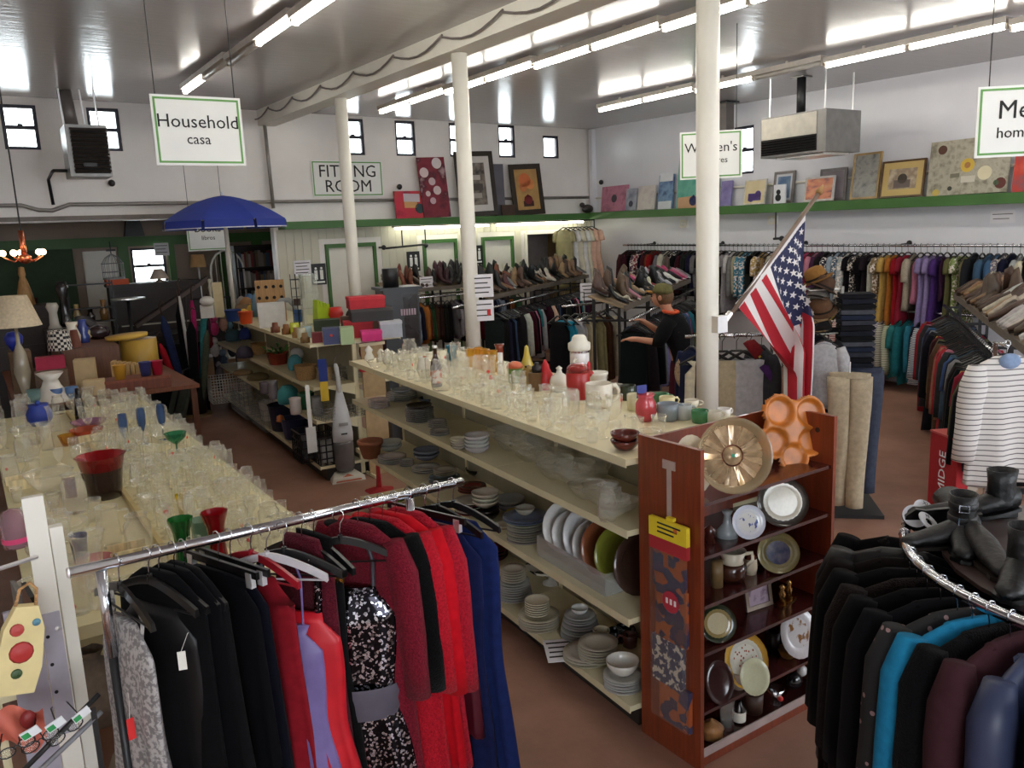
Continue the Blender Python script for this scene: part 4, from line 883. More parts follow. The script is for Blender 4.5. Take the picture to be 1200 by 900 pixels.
def stack(px, py, z, wpx, n, colour, where, kind='plate', rim=None, sq=1.0, shrink=0.0, top=None):
    c = onz(px, py, z); r = size_at(c, wpx) * 0.95; c = c + Vector((CAM_F.x, CAM_F.y, 0)).normalized() * r * 0.8
    grp = '%s stack %s' % (kind, where); zz = z
    for i in range(n):
        q = r * (1 - shrink * i / max(1, n - 1)); cc = a_jit(rim if (rim and i % 2 == 0) else colour[1], 5)
        lab = '%s %s, %s up in stack %s' % (colour[0], kind, nth(i), where) if n > 1 else '%s %s %s' % (colour[0], kind, where)
        if kind == 'plate': ware('plate', plate_mesh(), lab, 'plate', (c.x + R.uniform(-.003, .003), c.y + R.uniform(-.003, .003), zz), q, cc, grp, sc=(q, q, q * 0.8)); zz += max(0.015, q * 0.12)
        else: ware('bowl', bowl_mesh(), lab, 'bowl', (c.x, c.y, zz), q, cc, grp, sc=(q, q, q * 0.75)); zz += q * (0.30 if i < n - 1 else 0.5)
    return c, zz
W = lambda nm: (nm, {'white': (222, 220, 212), 'cream': (222, 212, 184), 'grey': (168, 168, 164), 'blue-grey': (120, 132, 150), 'dark blue': (44, 66, 92), 'pale': (206, 204, 196), 'red': (150, 48, 44), 'yellow': (206, 168, 66), 'black': (30, 30, 32), 'dark red': (110, 30, 34), 'brown': (92, 50, 40), 'terracotta': (160, 96, 66), 'olive green': (122, 126, 52), 'orange': (196, 124, 50)}[nm])
S2, S3, S4 = 1.02, 0.58, 0.13
stack(443, 480, S2, 27, 5, W('white'), 'at the far end of the second shelf')
c, zz = stack(469, 472, S2, 40, 4, W('pale'), 'second along the second shelf')
ware('lid', bowl_mesh(), 'small silver lid on the platters at the far end', 'lid', (c.x, c.y, zz), 0.09, (150, 150, 150), sc=(0.09, 0.09, 0.05))
stack(502, 474, S2, 26, 1, W('dark blue'), 'behind the grey stack on the second shelf', 'bowl')
c, zz = stack(491, 497, S2, 36, 7, W('grey'), 'beside the blue bowl on the second shelf')
ware('bowl', bowl_mesh(), 'shallow black bowl on top of the grey plate stack', 'bowl', (c.x, c.y, zz), 0.1, (36, 36, 40), sc=(0.1, 0.1, 0.04))
stack(512, 503, S2, 24, 4, W('white'), 'of small plates on the second shelf'); stack(515, 512, S2, 25, 3, W('pale'), 'in front of the small white stack')
stack(537, 528, S2, 20, 4, W('cream'), 'of small dishes left of the white bowls', 'bowl')
stack(559, 533, S2, 32, 4, W('white'), 'of large bowls on the second shelf', 'bowl')
stack(458, 546, S3, 36, 4, W('white'), 'at the far end of the third shelf'); stack(456, 531, S3, 30, 2, W('pale'), 'of bowls behind the far white plates', 'bowl')
stack(476, 548, S3, 18, 4, W('pale'), 'of small plates at the far end of third shelf')
stack(498, 557, S3, 36, 3, W('white'), 'under the blue bowls on the third shelf'); 
stack(499, 542, S3 + 0.06, 33, 2, W('blue-grey'), 'of bowls far along third shelf', 'bowl')
c, zz = stack(520, 570, S3, 40, 3, W('blue-grey'), 'below the cream saucers on third shelf'); stack(521, 559, S3 + 0.05, 30, 3, W('cream'), 'of cream saucers on third shelf')
stack(561, 560, S3, 34, 1, W('black'), 'at the back of the third shelf', 'bowl')
c, zz = stack(552, 606, S3, 42, 6, W('cream'), 'with red rims on the third shelf', rim=(150, 44, 40)); stack(553, 580, S3 + 0.12, 36, 3, W('red'), 'on top of the red rimmed plates')
stack(569, 613, S3, 36, 2, W('black'), 'under the cream bowls', 'bowl'); stack(569, 598, S3 + 0.06, 35, 3, W('cream'), 'of cream bowls on the third shelf', 'bowl')
stack(598, 602, S3, 38, 2, W('grey'), 'of grey bowls at the back of third shelf', 'bowl')
stack(608, 612, S3, 34, 1, W('yellow'), 'behind the blue plates', 'bowl')
c, zz = stack(617, 640, S3, 48, 8, W('cream'), 'under the blue plates', rim=(190, 186, 170)); 
for i in range(2): ware('plate', plate_mesh(), 'blue-grey dinner plate topping the tall stack, %s one' % ('upper' if i else 'lower'), 'plate', (c.x, c.y, zz + i * 0.014), 0.135, (104, 116, 140), 'blue-grey plates')
ware('bowl', bowl_mesh(), 'small grey patterned bowl on the blue plates', 'bowl', (c.x, c.y, zz + 0.045), 0.06, (150, 146, 132))
stack(590, 622, S3, 22, 1, W('cream'), 'small, in front of the cream bowls', 'bowl')
# things in the clear bin at the near end of the third shelf
q0 = onz(655, 668, S3)
bn = thing('plastic_bin', 'clear plastic bin holding plates on edge, third shelf near end', 'bin', (2.47, 2.98, S3), RZC)
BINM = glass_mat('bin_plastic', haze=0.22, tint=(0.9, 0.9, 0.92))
b = MB().box((0, 0, 0), (0.3, 0.66, 0.004)); part('floor_panel', b, BINM, bn)
for a_, c_ in (((0, 0, 0), (0.004, 0.66, 0.12)), ((0.296, 0, 0), (0.3, 0.66, 0.12)), ((0, 0, 0), (0.3, 0.004, 0.12)), ((0, 0.656, 0), (0.3, 0.66, 0.12))): part('side_panel', MB().box(a_, c_), BINM, bn)
def edge_plate(label, y, r, col, m=None, lean=0.25, sx=1.0, dz=0.01, name='plate', x=0.15, wave=0):
    o = obj(name, plate_mesh(), None, (2.47 + x + 0.078 * y, 2.98 + y, S3 + dz + r * cos(lean) * sx), (pi / 2 - lean, 0, RZC + R.uniform(-.05, .05)), col, (r, r * sx, r)); tag(o, label, 'plate', 'plates on edge in the clear bin'); 
    if m: set_mat(o, m)
    return o
edge_plate('white scalloped plate on edge at the far end of the clear bin', 0.60, 0.15, (226, 224, 220)); edge_plate('white plate on edge second in the clear bin', 0.53, 0.13, (216, 214, 210))
edge_plate('white oblong tray on edge in the clear bin', 0.42, 0.13, (222, 222, 222), name='tray', sx=1.15); edge_plate('white oval platter on edge in the clear bin', 0.33, 0.13, (206, 204, 198), name='platter')
edge_plate('terracotta brown plate on edge in the clear bin', 0.22, 0.15, (134, 76, 48)); edge_plate('olive green platter on edge in the clear bin', 0.10, 0.15, (120, 124, 44), name='platter')
edge_plate('large dark brown wooden round tray leaning at the near end of third shelf', -0.07, 0.155, (66, 48, 40), None, 0.2, name='tray')
# bottom deck
stack(582, 660, S4, 30, 3, W('dark red'), 'of bowls far along the bottom shelf', 'bowl'); stack(562, 678, S4, 22, 5, W('white'), 'of cups at far end of bottom shelf', 'bowl')
stack(586, 692, S4, 22, 4, W('white'), 'of saucers on the bottom shelf')
c, zz = stack(603, 708, S4, 46, 8, W('white'), 'on the bottom shelf beside the blue dress', shrink=0.15); 
for i in range(5): ware('plate', plate_mesh(), 'small cream saucer on the tall white stack, %s from its bottom' % nth(i), 'plate', (c.x, c.y, zz + i * 0.016), 0.082, (214, 208, 190), 'saucers on the tall stack')
t = thing('cake_stand', 'cake stand with black lacy top on the bottom shelf', 'stand', onz(648, 692, S4) + Vector((0.06, 0.1, 0)))
part('dish', MB().lathe([(0.02, 0.1), (0.15, 0.105), (0.165, 0.125), (0.16, 0.128), (0.14, 0.112), (0, 0.112)], 24), LACEP, t, True); part('pedestal', MB().lathe([(0.06, 0), (0.055, 0.012), (0.018, 0.03), (0.016, 0.08), (0.03, 0.104)], 16), CERAMIC, t, True, (210, 206, 196))
c, zz = stack(633, 743, S4, 52, 5, W('cream'), 'of large plates under cream bowls'); 
for i in range(6): ware('bowl', bowl_mesh(), 'small cream bowl on the large cream plates, %s from the bottom' % nth(i), 'bowl', (c.x - 0.01, c.y, zz + i * 0.014), 0.075, (218, 208, 182), 'nested cream bowls', sc=(0.075, 0.075, 0.035))
c, zz = stack(682, 754, S4, 52, 9, W('grey'), 'with dark rims on the bottom shelf', rim=(196, 196, 190), shrink=0.25)
ware('bowl', bowl_mesh(), 'white cup on the dark rimmed plate stack', 'bowl', (c.x, c.y, zz), 0.05, (216, 216, 212))
notice('white paper notice lying on the bottom shelf', onz(657, 762, S4 + 0.006), 0.2, 0.17, 0.24, 4).rotation_euler = (pi / 2 - 3.14159, 0, -0.5)
def cup(label, c, r, h, col, cat='cup', name='cup', m=None, handle=True, ang=0.0, group=None, inner=None):
    me = cached(('cup', name), lambda: MB().lathe([(0, 0.0), (0.8, 0.0), (0.92, 0.05), (1.0, 0.5), (1.0, 1.0), (0.93, 1.0), (0.9, 0.5), (0.8, 0.1), (0, 0.08)], 18).mesh('cup', [CERAMIC], True))
    o = obj(name, me, None, c, (0, 0, ang), col, (r, r, h)); tag(o, label, cat, group)
    if m: set_mat(o, m)
    if handle:
        hm = cached(('handle',), lambda: MB().tube([(0.95, 0, 0.82), (1.35, 0, 0.84), (1.6, 0, 0.6), (1.45, 0, 0.32), (0.95, 0, 0.2)], 0.11, 7).mesh('handle', [CERAMIC], True))
        obj('handle', hm, o, col=col)
    return o
for i, (px, py, col, w_) in enumerate(((705, 753, 'cream', 20), (721, 752, 'black', 18), (731, 748, 'black', 18), (738, 757, 'brown', 18))):
    p = onz(px, py, S4); r = size_at(p, w_); cup('%s coffee cup behind the near plates, %s from the left' % (col, nth(i)), p, r, r * 1.7, W(col)[1], ang=R.uniform(0, 6))
c, zz = stack(690, 784, S4, 60, 3, W('cream'), 'of large plates at near end'); stack(703, 780, S4 + 0.03, 50, 6, W('cream'), 'of dinner plates at near end of bottom shelf')
c, zz = stack(733, 815, S4, 50, 5, W('white'), 'nearest on the bottom shelf'); ware('bowl', bowl_mesh(), 'deep cream bowl on the nearest white plates', 'bowl', (c.x, c.y, zz), 0.085, (220, 216, 204), sc=(0.085, 0.085, 0.1))
t = thing('plant_pot', 'terracotta plant pot at the far end of the third shelf', 'pot', onz(434, 538, S3) + Vector((0.03, 0.05, 0))); part('pot', MB().lathe([(0, 0), (0.07, 0), (0.10, 0.12), (0.11, 0.12), (0.11, 0.15), (0.095, 0.15), (0.09, 0.12), (0, 0.02)], 18), mat('terracotta', (160, 100, 70), rough=0.8), t, True)

# ---- glass shapes (thin single wall), unit-free real sizes
def gl(key, prof, n=14, wave=0.0, wn=8, m=None):
    r_, z_ = prof[-1]; prof = prof + [(r_ + 0.0012, z_ + 0.0014), (r_ - 0.0012, z_ + 0.002), (r_ - 0.0022, z_ - 0.001), (r_ - 0.002, z_ - 0.012)]
    return cached(('gl', key), lambda: MB().lathe(prof, n, wave=wave, wn=wn).mesh(key, [m or GLASS], True))
GP = {'wine_glass': [(0.034, 0), (0.034, 0.002), (0.006, 0.008), (0.004, 0.02), (0.004, 0.085), (0.015, 0.095), (0.034, 0.12), (0.038, 0.15), (0.031, 0.19)],
      'champagne_flute': [(0.03, 0), (0.03, 0.002), (0.005, 0.008), (0.004, 0.07), (0.012, 0.085), (0.023, 0.12), (0.026, 0.17), (0.023, 0.215)],
      'tumbler': [(0.0, 0.004), (0.028, 0.003), (0.030, 0.0), (0.034, 0.05), (0.037, 0.11)],
      'highball_glass': [(0, 0.004), (0.03, 0.0), (0.033, 0.08), (0.036, 0.15)],
      'brandy_glass': [(0.032, 0), (0.032, 0.002), (0.006, 0.008), (0.005, 0.035), (0.02, 0.045), (0.043, 0.075), (0.045, 0.10), (0.034, 0.135)],
      'goblet': [(0.036, 0), (0.034, 0.004), (0.012, 0.012), (0.009, 0.03), (0.016, 0.045), (0.03, 0.06), (0.036, 0.1), (0.04, 0.14)],
      'cocktail_glass': [(0.035, 0), (0.035, 0.002), (0.005, 0.008), (0.004, 0.09), (0.012, 0.1), (0.052, 0.15)],
      'glass_vase': [(0, 0.005), (0.05, 0), (0.055, 0.03), (0.05, 0.12), (0.055, 0.2), (0.07, 0.25)],
      'glass_jar': [(0, 0.004), (0.05, 0), (0.055, 0.02), (0.055, 0.14), (0.042, 0.16), (0.045, 0.18)],
      'glass_bowl': [(0, 0.005), (0.05, 0), (0.09, 0.04), (0.12, 0.10), (0.125, 0.11)],
      'glass_pitcher': [(0, 0.005), (0.05, 0), (0.062, 0.04), (0.058, 0.13), (0.05, 0.18), (0.058, 0.22)],
      'candle_holder': [(0, 0.004), (0.03, 0), (0.032, 0.03), (0.03, 0.06), (0.034, 0.075)]}
GWORD = {'wine_glass': 'stemmed glass', 'champagne_flute': 'champagne flute', 'tumbler': 'glass tumbler', 'highball_glass': 'tall glass', 'brandy_glass': 'brandy glass', 'goblet': 'short goblet', 'cocktail_glass': 'cocktail glass', 'glass_vase': 'glass vase', 'glass_jar': 'glass jar', 'glass_bowl': 'glass bowl', 'glass_pitcher': 'glass pitcher', 'candle_holder': 'glass candle holder'}
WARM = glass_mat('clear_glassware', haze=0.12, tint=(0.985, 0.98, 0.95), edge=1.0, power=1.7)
def glass(kind, label, loc, s=1.0, group=None, col=None, rz=0.0, m=None):
    me = gl(kind, GP[kind], 20 if kind in ('glass_bowl', 'glass_vase', 'glass_pitcher') else 14, 0.04 if kind in ('goblet',) else 0, m=WARM)
    o = obj(kind, me, None, loc, (0, 0, rz), col, s); tag(o, label, 'glass' if 'vase' not in kind and 'bowl' not in kind else kind.split('_')[1], group)
    if col: set_mat(o, CGLASS)
    if m: set_mat(o, m)
    if kind != 'glass_bowl' and R.random() < 0.07: part('price_dot', MB().sphere((0, 0, 0), (0.012, 0.004, 0.012), 8, 5), PAPER, o, True, (214, 66, 54), (-0.022, -0.026, 0.04 if kind in ('tumbler', 'highball_glass', 'glass_jar', 'glass_vase') else 0.12), (0, 0, -0.7))
    if kind == 'glass_pitcher':
        h = obj('handle', cached('gh', lambda: MB().tube([(0.055, 0, 0.19), (0.1, 0, 0.185), (0.11, 0, 0.12), (0.06, 0, 0.05)], 0.007, 8).mesh('handle', [WARM], True)), o)
    return o
# clear baking dishes and bowls on the second shelf
for i, (px, py, w_) in enumerate(((588, 520, 38), (600, 532, 42), (622, 545, 48), (640, 548, 40), (652, 566, 46), (676, 574, 50), (690, 590, 46), (706, 596, 44), (722, 610, 40), (735, 604, 36), (664, 545, 36), (700, 566, 40))):
    p = onz(px, py, S2); r = size_at(p, w_); dx = Vector((CAM_F.x, CAM_F.y, 0)) * r * 0.9
    for k in range(2 if i % 3 else 1):
        ware('glass_bowl', gl('glass_bowl', GP['glass_bowl'], 20, m=WARM), 'clear glass bowl on the second shelf, %s from the white bowls%s' % (nth(i), ', nested inside' if k else ''), 'bowl', p + dx + Vector((0, 0, 0.03 * k)), 1, None, 'clear bowls on the second shelf', sc=(r / 0.125, r / 0.125, r / 0.14))
t = glass('glass_pitcher', 'clear glass measuring jug near the end of the second shelf', onz(715, 613, S2) + Vector((0.02, 0.04, 0)), 0.8)
# clear glass crowding the top shelf
TS = 1.36
tk = ['candle_holder', 'tumbler', 'goblet', 'glass_bowl', 'candle_holder', 'tumbler', 'brandy_glass', 'glass_jar']
for i in range(124):
    t_ = i / 124; row = i % 4
    y = 2.86 + 3.45 * t_ + R.uniform(-.02, .02); u = 0.06 + 0.105 * row + R.uniform(-.02, .02)
    x = 2.40 + 0.078 * (y - 2.72) + u
    k = R.choice(tk); s = R.uniform(0.8, 1.2) * (0.5 if k == 'glass_bowl' else 1)
    glass(k, 'clear %s on the top shelf, %s from wooden display, %s row' % (GWORD[k].replace('glass ', 'small '), nth(i // 4), ('front', 'second', 'third', 'fourth')[row]), (x, y, TS), s, 'clear glass on the top shelf', rz=R.uniform(0, 6))
def at_top(px, py, z=TS): return onz(px, py, z)
def vase(name, label, cat, p, prof, col, m=None, n=16, s=1.0, group=None):
    o = obj(name, MB().lathe(prof, n).mesh(name, [m or CERAMIC], True), None, p, (0, 0, R.uniform(0, 6)), col, s); tag(o, label, cat, group); return o
BOT = [(0, 0), (0.032, 0), (0.034, 0.01), (0.034, 0.12), (0.028, 0.15), (0.013, 0.19), (0.012, 0.235), (0.015, 0.237), (0.015, 0.25), (0, 0.25)]
o = vase('bottle', 'brown glass beer bottle with white and orange label', 'bottle', at_top(512, 453), BOT, (58, 26, 18), m=mat('brown_glass', (58, 28, 18), rough=0.1, vary=0.05, coat=0.5), s=1.15)
part('label', MB().lathe([(0.0352, 0.025), (0.0352, 0.105)], 20), two_tone('bottle_label', 'noise', (226, 216, 206), (200, 90, 60), scale=30, lo=0.5, hi=0.54), o, True)
part('cap', MB().lathe([(0.016, 0.236), (0.016, 0.252), (0, 0.252)], 12), STEEL, o, True)
for i, (px, py, h, col) in enumerate(((433, 422, 0.10, (226, 222, 214)), (447, 424, 0.09, (216, 210, 190)), (455, 426, 0.10, (222, 216, 198)), (462, 428, 0.09, (220, 214, 200)))):
    o = vase('figurine', 'small white china ornament at the far end of top shelf, %s from the end' % nth(i), 'ornament', at_top(px, py), [(0, 0), (0.03, 0), (0.034, 0.02), (0.02, h * 0.5), (0.028, h * 0.7), (0.012, h * 0.9), (0, h)], col, s=1.3)
for i, (px, py, k, s) in enumerate(((481, 425, 'glass_jar', 1.1), (490, 435, 'glass_jar', 1.0), (497, 437, 'glass_vase', 0.8), (535, 430, 'highball_glass', 1.3), (545, 434, 'glass_vase', 0.7), (543, 445, 'champagne_flute', 1.1), (553, 448, 'highball_glass', 1.2), (575, 445, 'glass_vase', 0.7), (590, 455, 'highball_glass', 1.2), (610, 470, 'goblet', 1.1), (640, 478, 'goblet', 1.0), (574, 455, 'wine_glass', 1.0), (565, 455, 'wine_glass', 1.0))):
    glass(k, 'larger clear %s at the back of the top shelf, %s from the far end' % (GWORD[k], nth(i)), at_top(px, py), s, 'larger clear glass on the top shelf')
vase('vase', 'teal blue china jug on the far half of top shelf', 'vase', at_top(530, 428), [(0, 0), (0.045, 0), (0.05, 0.04), (0.035, 0.1), (0.045, 0.15), (0.04, 0.15), (0, 0.1)], (44, 110, 130), s=1.1)
vase('vase', 'cream china vase with painted flowers near the brown bottle', 'vase', at_top(498, 443), [(0, 0), (0.035, 0), (0.06, 0.06), (0.05, 0.12), (0.035, 0.14), (0.04, 0.16), (0, 0.14)], (214, 200, 160), m=FLOW)
for i, (px, py) in enumerate(((553, 434), (562, 432), (569, 434), (578, 436))): glass('highball_glass', 'yellow tinted tall glass behind the clear ones, %s from the left' % nth(i), at_top(px, py), 1.1, 'yellow tinted glasses', (0.95 * 255, 0.8 * 255, 90))
vase('candle', 'white candle in a brown wooden holder by the pillar', 'candle', at_top(587, 438), [(0, 0), (0.03, 0), (0.028, 0.03), (0.02, 0.04), (0.02, 0.16), (0, 0.16)], (224, 220, 210))
vase('vase', 'brown and red pottery vase beside the white candle', 'vase', at_top(586, 428), [(0, 0), (0.03, 0), (0.035, 0.08), (0.03, 0.14), (0.04, 0.17), (0, 0.15)], (130, 56, 36))
o = vase('jar', 'green ribbed jar with an orange lid of fruit', 'jar', at_top(604, 448), [(0, 0), (0.05, 0), (0.055, 0.03), (0.055, 0.10), (0.06, 0.105), (0, 0.1)], (96, 124, 56)); part('lid', MB().lathe([(0.06, 0.105), (0.055, 0.13), (0.02, 0.15), (0, 0.15)], 14), CERAMIC, o, True, (200, 96, 60))
vase('bottle', 'tall yellow gourd-shaped bottle behind the green jar', 'bottle', at_top(618, 435), [(0, 0), (0.045, 0), (0.05, 0.05), (0.025, 0.12), (0.014, 0.19), (0, 0.2)], (190, 168, 70))
vase('bottle', 'amber bottle with dark leopard pattern on the top shelf', 'bottle', at_top(619, 456), [(0, 0), (0.05, 0), (0.058, 0.05), (0.05, 0.11), (0.02, 0.14), (0.02, 0.16), (0, 0.16)], None, m=two_tone('leopard', 'spots', (60, 44, 26), (140, 112, 60), scale=26, lo=0.3, hi=0.36, rough=0.2))
o = thing('box', 'small brown patterned box with a black lid on top shelf', 'box', at_top(630, 457), 0.4); part('body', MB().box((-0.045, -0.04, 0), (0.045, 0.04, 0.12)), WOOD, o, col=(112, 84, 54)); part('lid', MB().lathe([(0.035, 0.12), (0.035, 0.16), (0.015, 0.17), (0.015, 0.185), (0, 0.185)], 12), PLASTIC, o, True, (32, 28, 28))
vase('bottle', 'red plastic sauce bottle with a pointed top', 'bottle', at_top(640, 456), [(0, 0), (0.05, 0), (0.052, 0.02), (0.048, 0.10), (0.03, 0.14), (0.02, 0.17), (0.006, 0.2), (0, 0.2)], (186, 28, 34), m=PLASTIC)
vase('sugar_bowl', 'white china sugar bowl with a knobbed lid', 'bowl', at_top(656, 459), [(0, 0), (0.04, 0), (0.06, 0.03), (0.062, 0.07), (0.05, 0.1), (0.02, 0.12), (0.015, 0.14), (0.022, 0.15), (0, 0.165)], (222, 218, 204), s=1.05)
o = vase('canister', 'red plastic canister with a clear domed lid', 'canister', at_top(678, 467), [(0, 0), (0.07, 0), (0.075, 0.01), (0.075, 0.16), (0.07, 0.17), (0, 0.17)], (168, 36, 34), m=PLASTIC); part('lid', MB().lathe([(0.072, 0.17), (0.07, 0.2), (0.045, 0.22), (0, 0.222)], 16), CGLASS, o, True, (200, 90, 84))
part('spout', MB().tube([(0.06, 0, 0.14), (0.095, 0, 0.165)], [0.02, 0.014], 8), PLASTIC, o, True, (168, 36, 34))
o = thing('thermal_carafe', 'white thermos carafe with a red flower and white pump lid', 'carafe', at_top(680, 447), 0.5)
part('body', MB().lathe([(0, 0), (0.065, 0), (0.068, 0.01), (0.068, 0.2), (0.066, 0.21), (0, 0.21)], 20), CERAMIC, o, True, (222, 218, 216)); part('collar', MB().lathe([(0.067, 0.205), (0.067, 0.222)], 20), CHROME, o, True)
part('lid', MB().lathe([(0.075, 0.222), (0.078, 0.235), (0.078, 0.27), (0.055, 0.285), (0.05, 0.31), (0.035, 0.325), (0, 0.325)], 18), PLASTIC, o, True, (224, 220, 206)); part('spout', MB().box((0.05, -0.02, 0.235), (0.115, 0.02, 0.265)), PLASTIC, o, col=(224, 220, 206)); part('handle', MB().tube([(-0.07, 0, 0.05), (-0.1, 0, 0.06), (-0.1, 0, 0.16), (-0.07, 0, 0.17)], 0.008, 7), PLASTIC, o, True, (224, 220, 206))
mfl = Matrix.Rotation(-1.35, 4, 'Z')
part('flower', MB().sphere((0.0, 0, 0), (0.006, 0.034, 0.036), 12, 8), PAINT, o, True, (196, 34, 50), loc=(cos(-1.55) * 0.066, sin(-1.55) * 0.066, 0.11), rot=(0, 0, -1.55))
vase('crock', 'white china pot with rolled rim behind the large mug', 'pot', at_top(700, 456), [(0, 0), (0.06, 0), (0.066, 0.03), (0.066, 0.09), (0.075, 0.1), (0.074, 0.115), (0.06, 0.115), (0, 0.05)], (216, 212, 200))
for i, (lb, px, py, wpx, hr, col) in enumerate((('large white stoneware mug with a small brown emblem', 703, 478, 38, 1.75, (222, 214, 198)), ('black and green leafy mug', 737, 470, 22, 1.9, (40, 52, 34)), ('cream mug with a yellow inside', 746, 482, 24, 1.9, (220, 214, 178)), ('green and white cup at the back', 776, 474, 22, 1.3, (70, 120, 80)), ('pale yellow bowl-shaped cup', 783, 478, 22, 1.3, (216, 206, 160)), ('blue-grey pottery mug', 784, 494, 30, 1.6, (136, 148, 156)), ('pale grey straight jug', 803, 493, 22, 1.9, (186, 190, 190)), ('white and green printed mug', 822, 497, 24, 1.5, (60, 130, 80)), ('white mug with yellow print at the near end', 838, 497, 22, 1.5, (222, 216, 200)), ('grey sugar scoop shaped cup behind the large mug', 722, 462, 24, 1.0, (150, 146, 136)), ('cream low cup beside the wooden display', 812, 478, 20, 1.0, (212, 204, 184)), ('white cup against the wooden display', 850, 490, 20, 1.2, (224, 220, 214)))):
    p = at_top(px, py); r = size_at(p, wpx) * 0.85; cup(lb + ' on the top shelf', p + Vector((0.02, 0.03, 0)), r, r * hr, col, 'mug', 'mug', ang=R.uniform(-1, 0.6))
o = vase('vase', 'red and pink floral vase with a small blue and white card', 'vase', at_top(757, 493), [(0, 0), (0.035, 0), (0.06, 0.05), (0.055, 0.10), (0.04, 0.13), (0.05, 0.15), (0, 0.12)], (196, 70, 80)); part('card', MB().box((-0.03, -0.045, 0.12), (0.03, -0.04, 0.19)), PAPER, o, col=(70, 80, 150))
glass('candle_holder', 'faceted clear glass in front of the red floral vase', at_top(772, 507), 1.2)
for i in range(2): ware('bowl', bowl_mesh(), '%s of two dark red bowls at the near end of the top shelf' % ('upper' if i else 'lower'), 'bowl', onz(737, 531, TS) + Vector((0.03, 0.06, 0.035 * i)), 0.07, (92, 34, 26), 'dark red bowls', sc=(0.07, 0.07, 0.07))

def clear_clash(scatter, rad=0.05):
    others = [(o.matrix_basis.translation.copy(), max(o.dimensions.x, o.dimensions.y) / 2) for o in C.objects if o.parent is None and o.type == 'MESH' and o.get('category') and o.get('group') not in scatter]
    kept = []
    for o in [o for o in C.objects if o.parent is None and o.get('group') in scatter]:
        if True:
            p = o.location; r = max(o.dimensions.x, o.dimensions.y) / 2
            if any(abs(q.z - p.z) < 0.02 and math.hypot(q.x - p.x, q.y - p.y) < r + r2 for q, r2 in others + kept):
                for ch in list(o.children): bpy.data.objects.remove(ch)
                LABELS.pop(o['label'], None); bpy.data.objects.remove(o)
            else: kept.append((p.copy(), r))
bpy.context.view_layer.update(); clear_clash({'clear glass on the top shelf'})
# ---------------------------------------------------------------- glassware table on the left
TZ = 0.85
t = thing('display_table', 'long cream topped table crowded with clear glassware', 'table', (0.05, 3.70, 0))
part('table_top', MB().box((0, 0, TZ - 0.06), (1.36, 5.4, TZ)), mat('table_cream', (214, 204, 160), rough=0.5, vary=0.06, scale=4), t)
part('lower_shelf', MB().box((0.03, 0.08, 0.34), (1.33, 5.35, 0.37)), CREAM, t)
for x in (0.04, 1.26):
    for y in (0.05, 2.7, 5.3): part('leg', MB().box((x, y, 0), (x + 0.06, y + 0.06, TZ - 0.06)), CREAM, t)
part('divider_strip', MB().box((0.62, 0.4, TZ), (0.645, 5.2, TZ + 0.03)), mat('strip_wood', (206, 186, 130), rough=0.6), t)
stems = ['wine_glass', 'wine_glass', 'champagne_flute', 'goblet', 'brandy_glass', 'wine_glass', 'cocktail_glass', 'highball_glass', 'tumbler']
row = 0; y = 3.92
while y < 8.95:
    kind = stems[(row * 4) % 9] if row % 3 else R.choice(stems)
    for j in range(6):
        k = kind if R.random() < 0.75 else R.choice(stems)
        if y < 4.5 and j > 2: k = R.choice(['tumbler', 'highball_glass', 'tumbler', 'glass_jar'])
        x = 0.74 + 0.112 * j + R.uniform(-.015, .015)
        if (row, j) in ((7, 3), (4, 4)): continue
        glass(k, 'clear %s, %s row from table front, %s from the aisle' % (GWORD[k], nth(row), nth(5 - j)), (x, y + R.uniform(-.02, .02), TZ), R.uniform(0.92, 1.12), 'rows of clear glasses', rz=R.uniform(0, 6))
    row += 1; y += 0.108
def on_table(px, py):
    p = onz(px, py, TZ); p.x = min(max(p.x, 0.16), 1.28); p.y = min(max(p.y, 3.86), 8.95); return p
# left half: larger pieces
def gt(kind, what, px, py, s, col=None):
    return glass(kind, what + ' on the glassware table', on_table(px, py), s, None, col)
big = [('glass_bowl', 40, 520, 1.3), ('glass_vase', 75, 660, 1.0), ('glass_pitcher', 40, 655, 1.25), ('glass_jar', 90, 600, 1.3), ('glass_pitcher', 25, 500, 1.1), ('glass_jar', 30, 540, 1.1), ('glass_vase', 65, 505, 0.9), ('glass_bowl', 110, 540, 1.1), ('glass_bowl', 60, 575, 1.2), ('glass_jar', 100, 480, 1.1), ('glass_vase', 125, 480, 0.8), ('glass_jar', 60, 470, 1.0), ('glass_vase', 110, 690, 1.1), ('glass_bowl', 145, 690, 0.95), ('glass_jar', 165, 650, 1.2), ('glass_pitcher', 130, 640, 1.0), ('glass_vase', 95, 720, 1.0), ('glass_jar', 130, 735, 0.9), ('glass_bowl', 170, 715, 0.7), ('glass_vase', 190, 690, 0.8), ('glass_jar', 20, 470, 1.3), ('glass_bowl', 130, 515, 1.0), ('tumbler', 112, 610, 1.2), ('glass_vase', 80, 450, 0.9), ('glass_bowl', 150, 465, 1.0)]
for i, (k, px, py, s) in enumerate(big): gt(k, 'large clear %s, number %s from the back of the left half,' % (GWORD[k].replace('glass ', ''), nth(i)), px, py, s)
for i in range(34):
    k = R.choice(['glass_jar', 'glass_vase', 'glass_bowl', 'tumbler', 'glass_pitcher', 'goblet', 'highball_glass'])
    glass(k, 'clear %s among the mixed pieces, %s from front of table left half' % (GWORD[k], nth(i)), (0.12 + 0.14 * (i % 4) + R.uniform(-.03, .03), 4.15 + 0.145 * i + R.uniform(-.03, .03), TZ), R.uniform(0.75, 1.05), 'mixed clear glassware')
def colored(name, label, cat, px, py, prof, col, n=20, s=1.0, wave=0, z=TZ):
    o = obj(name, MB().lathe(prof, n, wave=wave, wn=10).mesh(name, [CGLASS], True), None, on_table(px, py), (0, 0, 0), col, s); tag(o, label, cat); return o
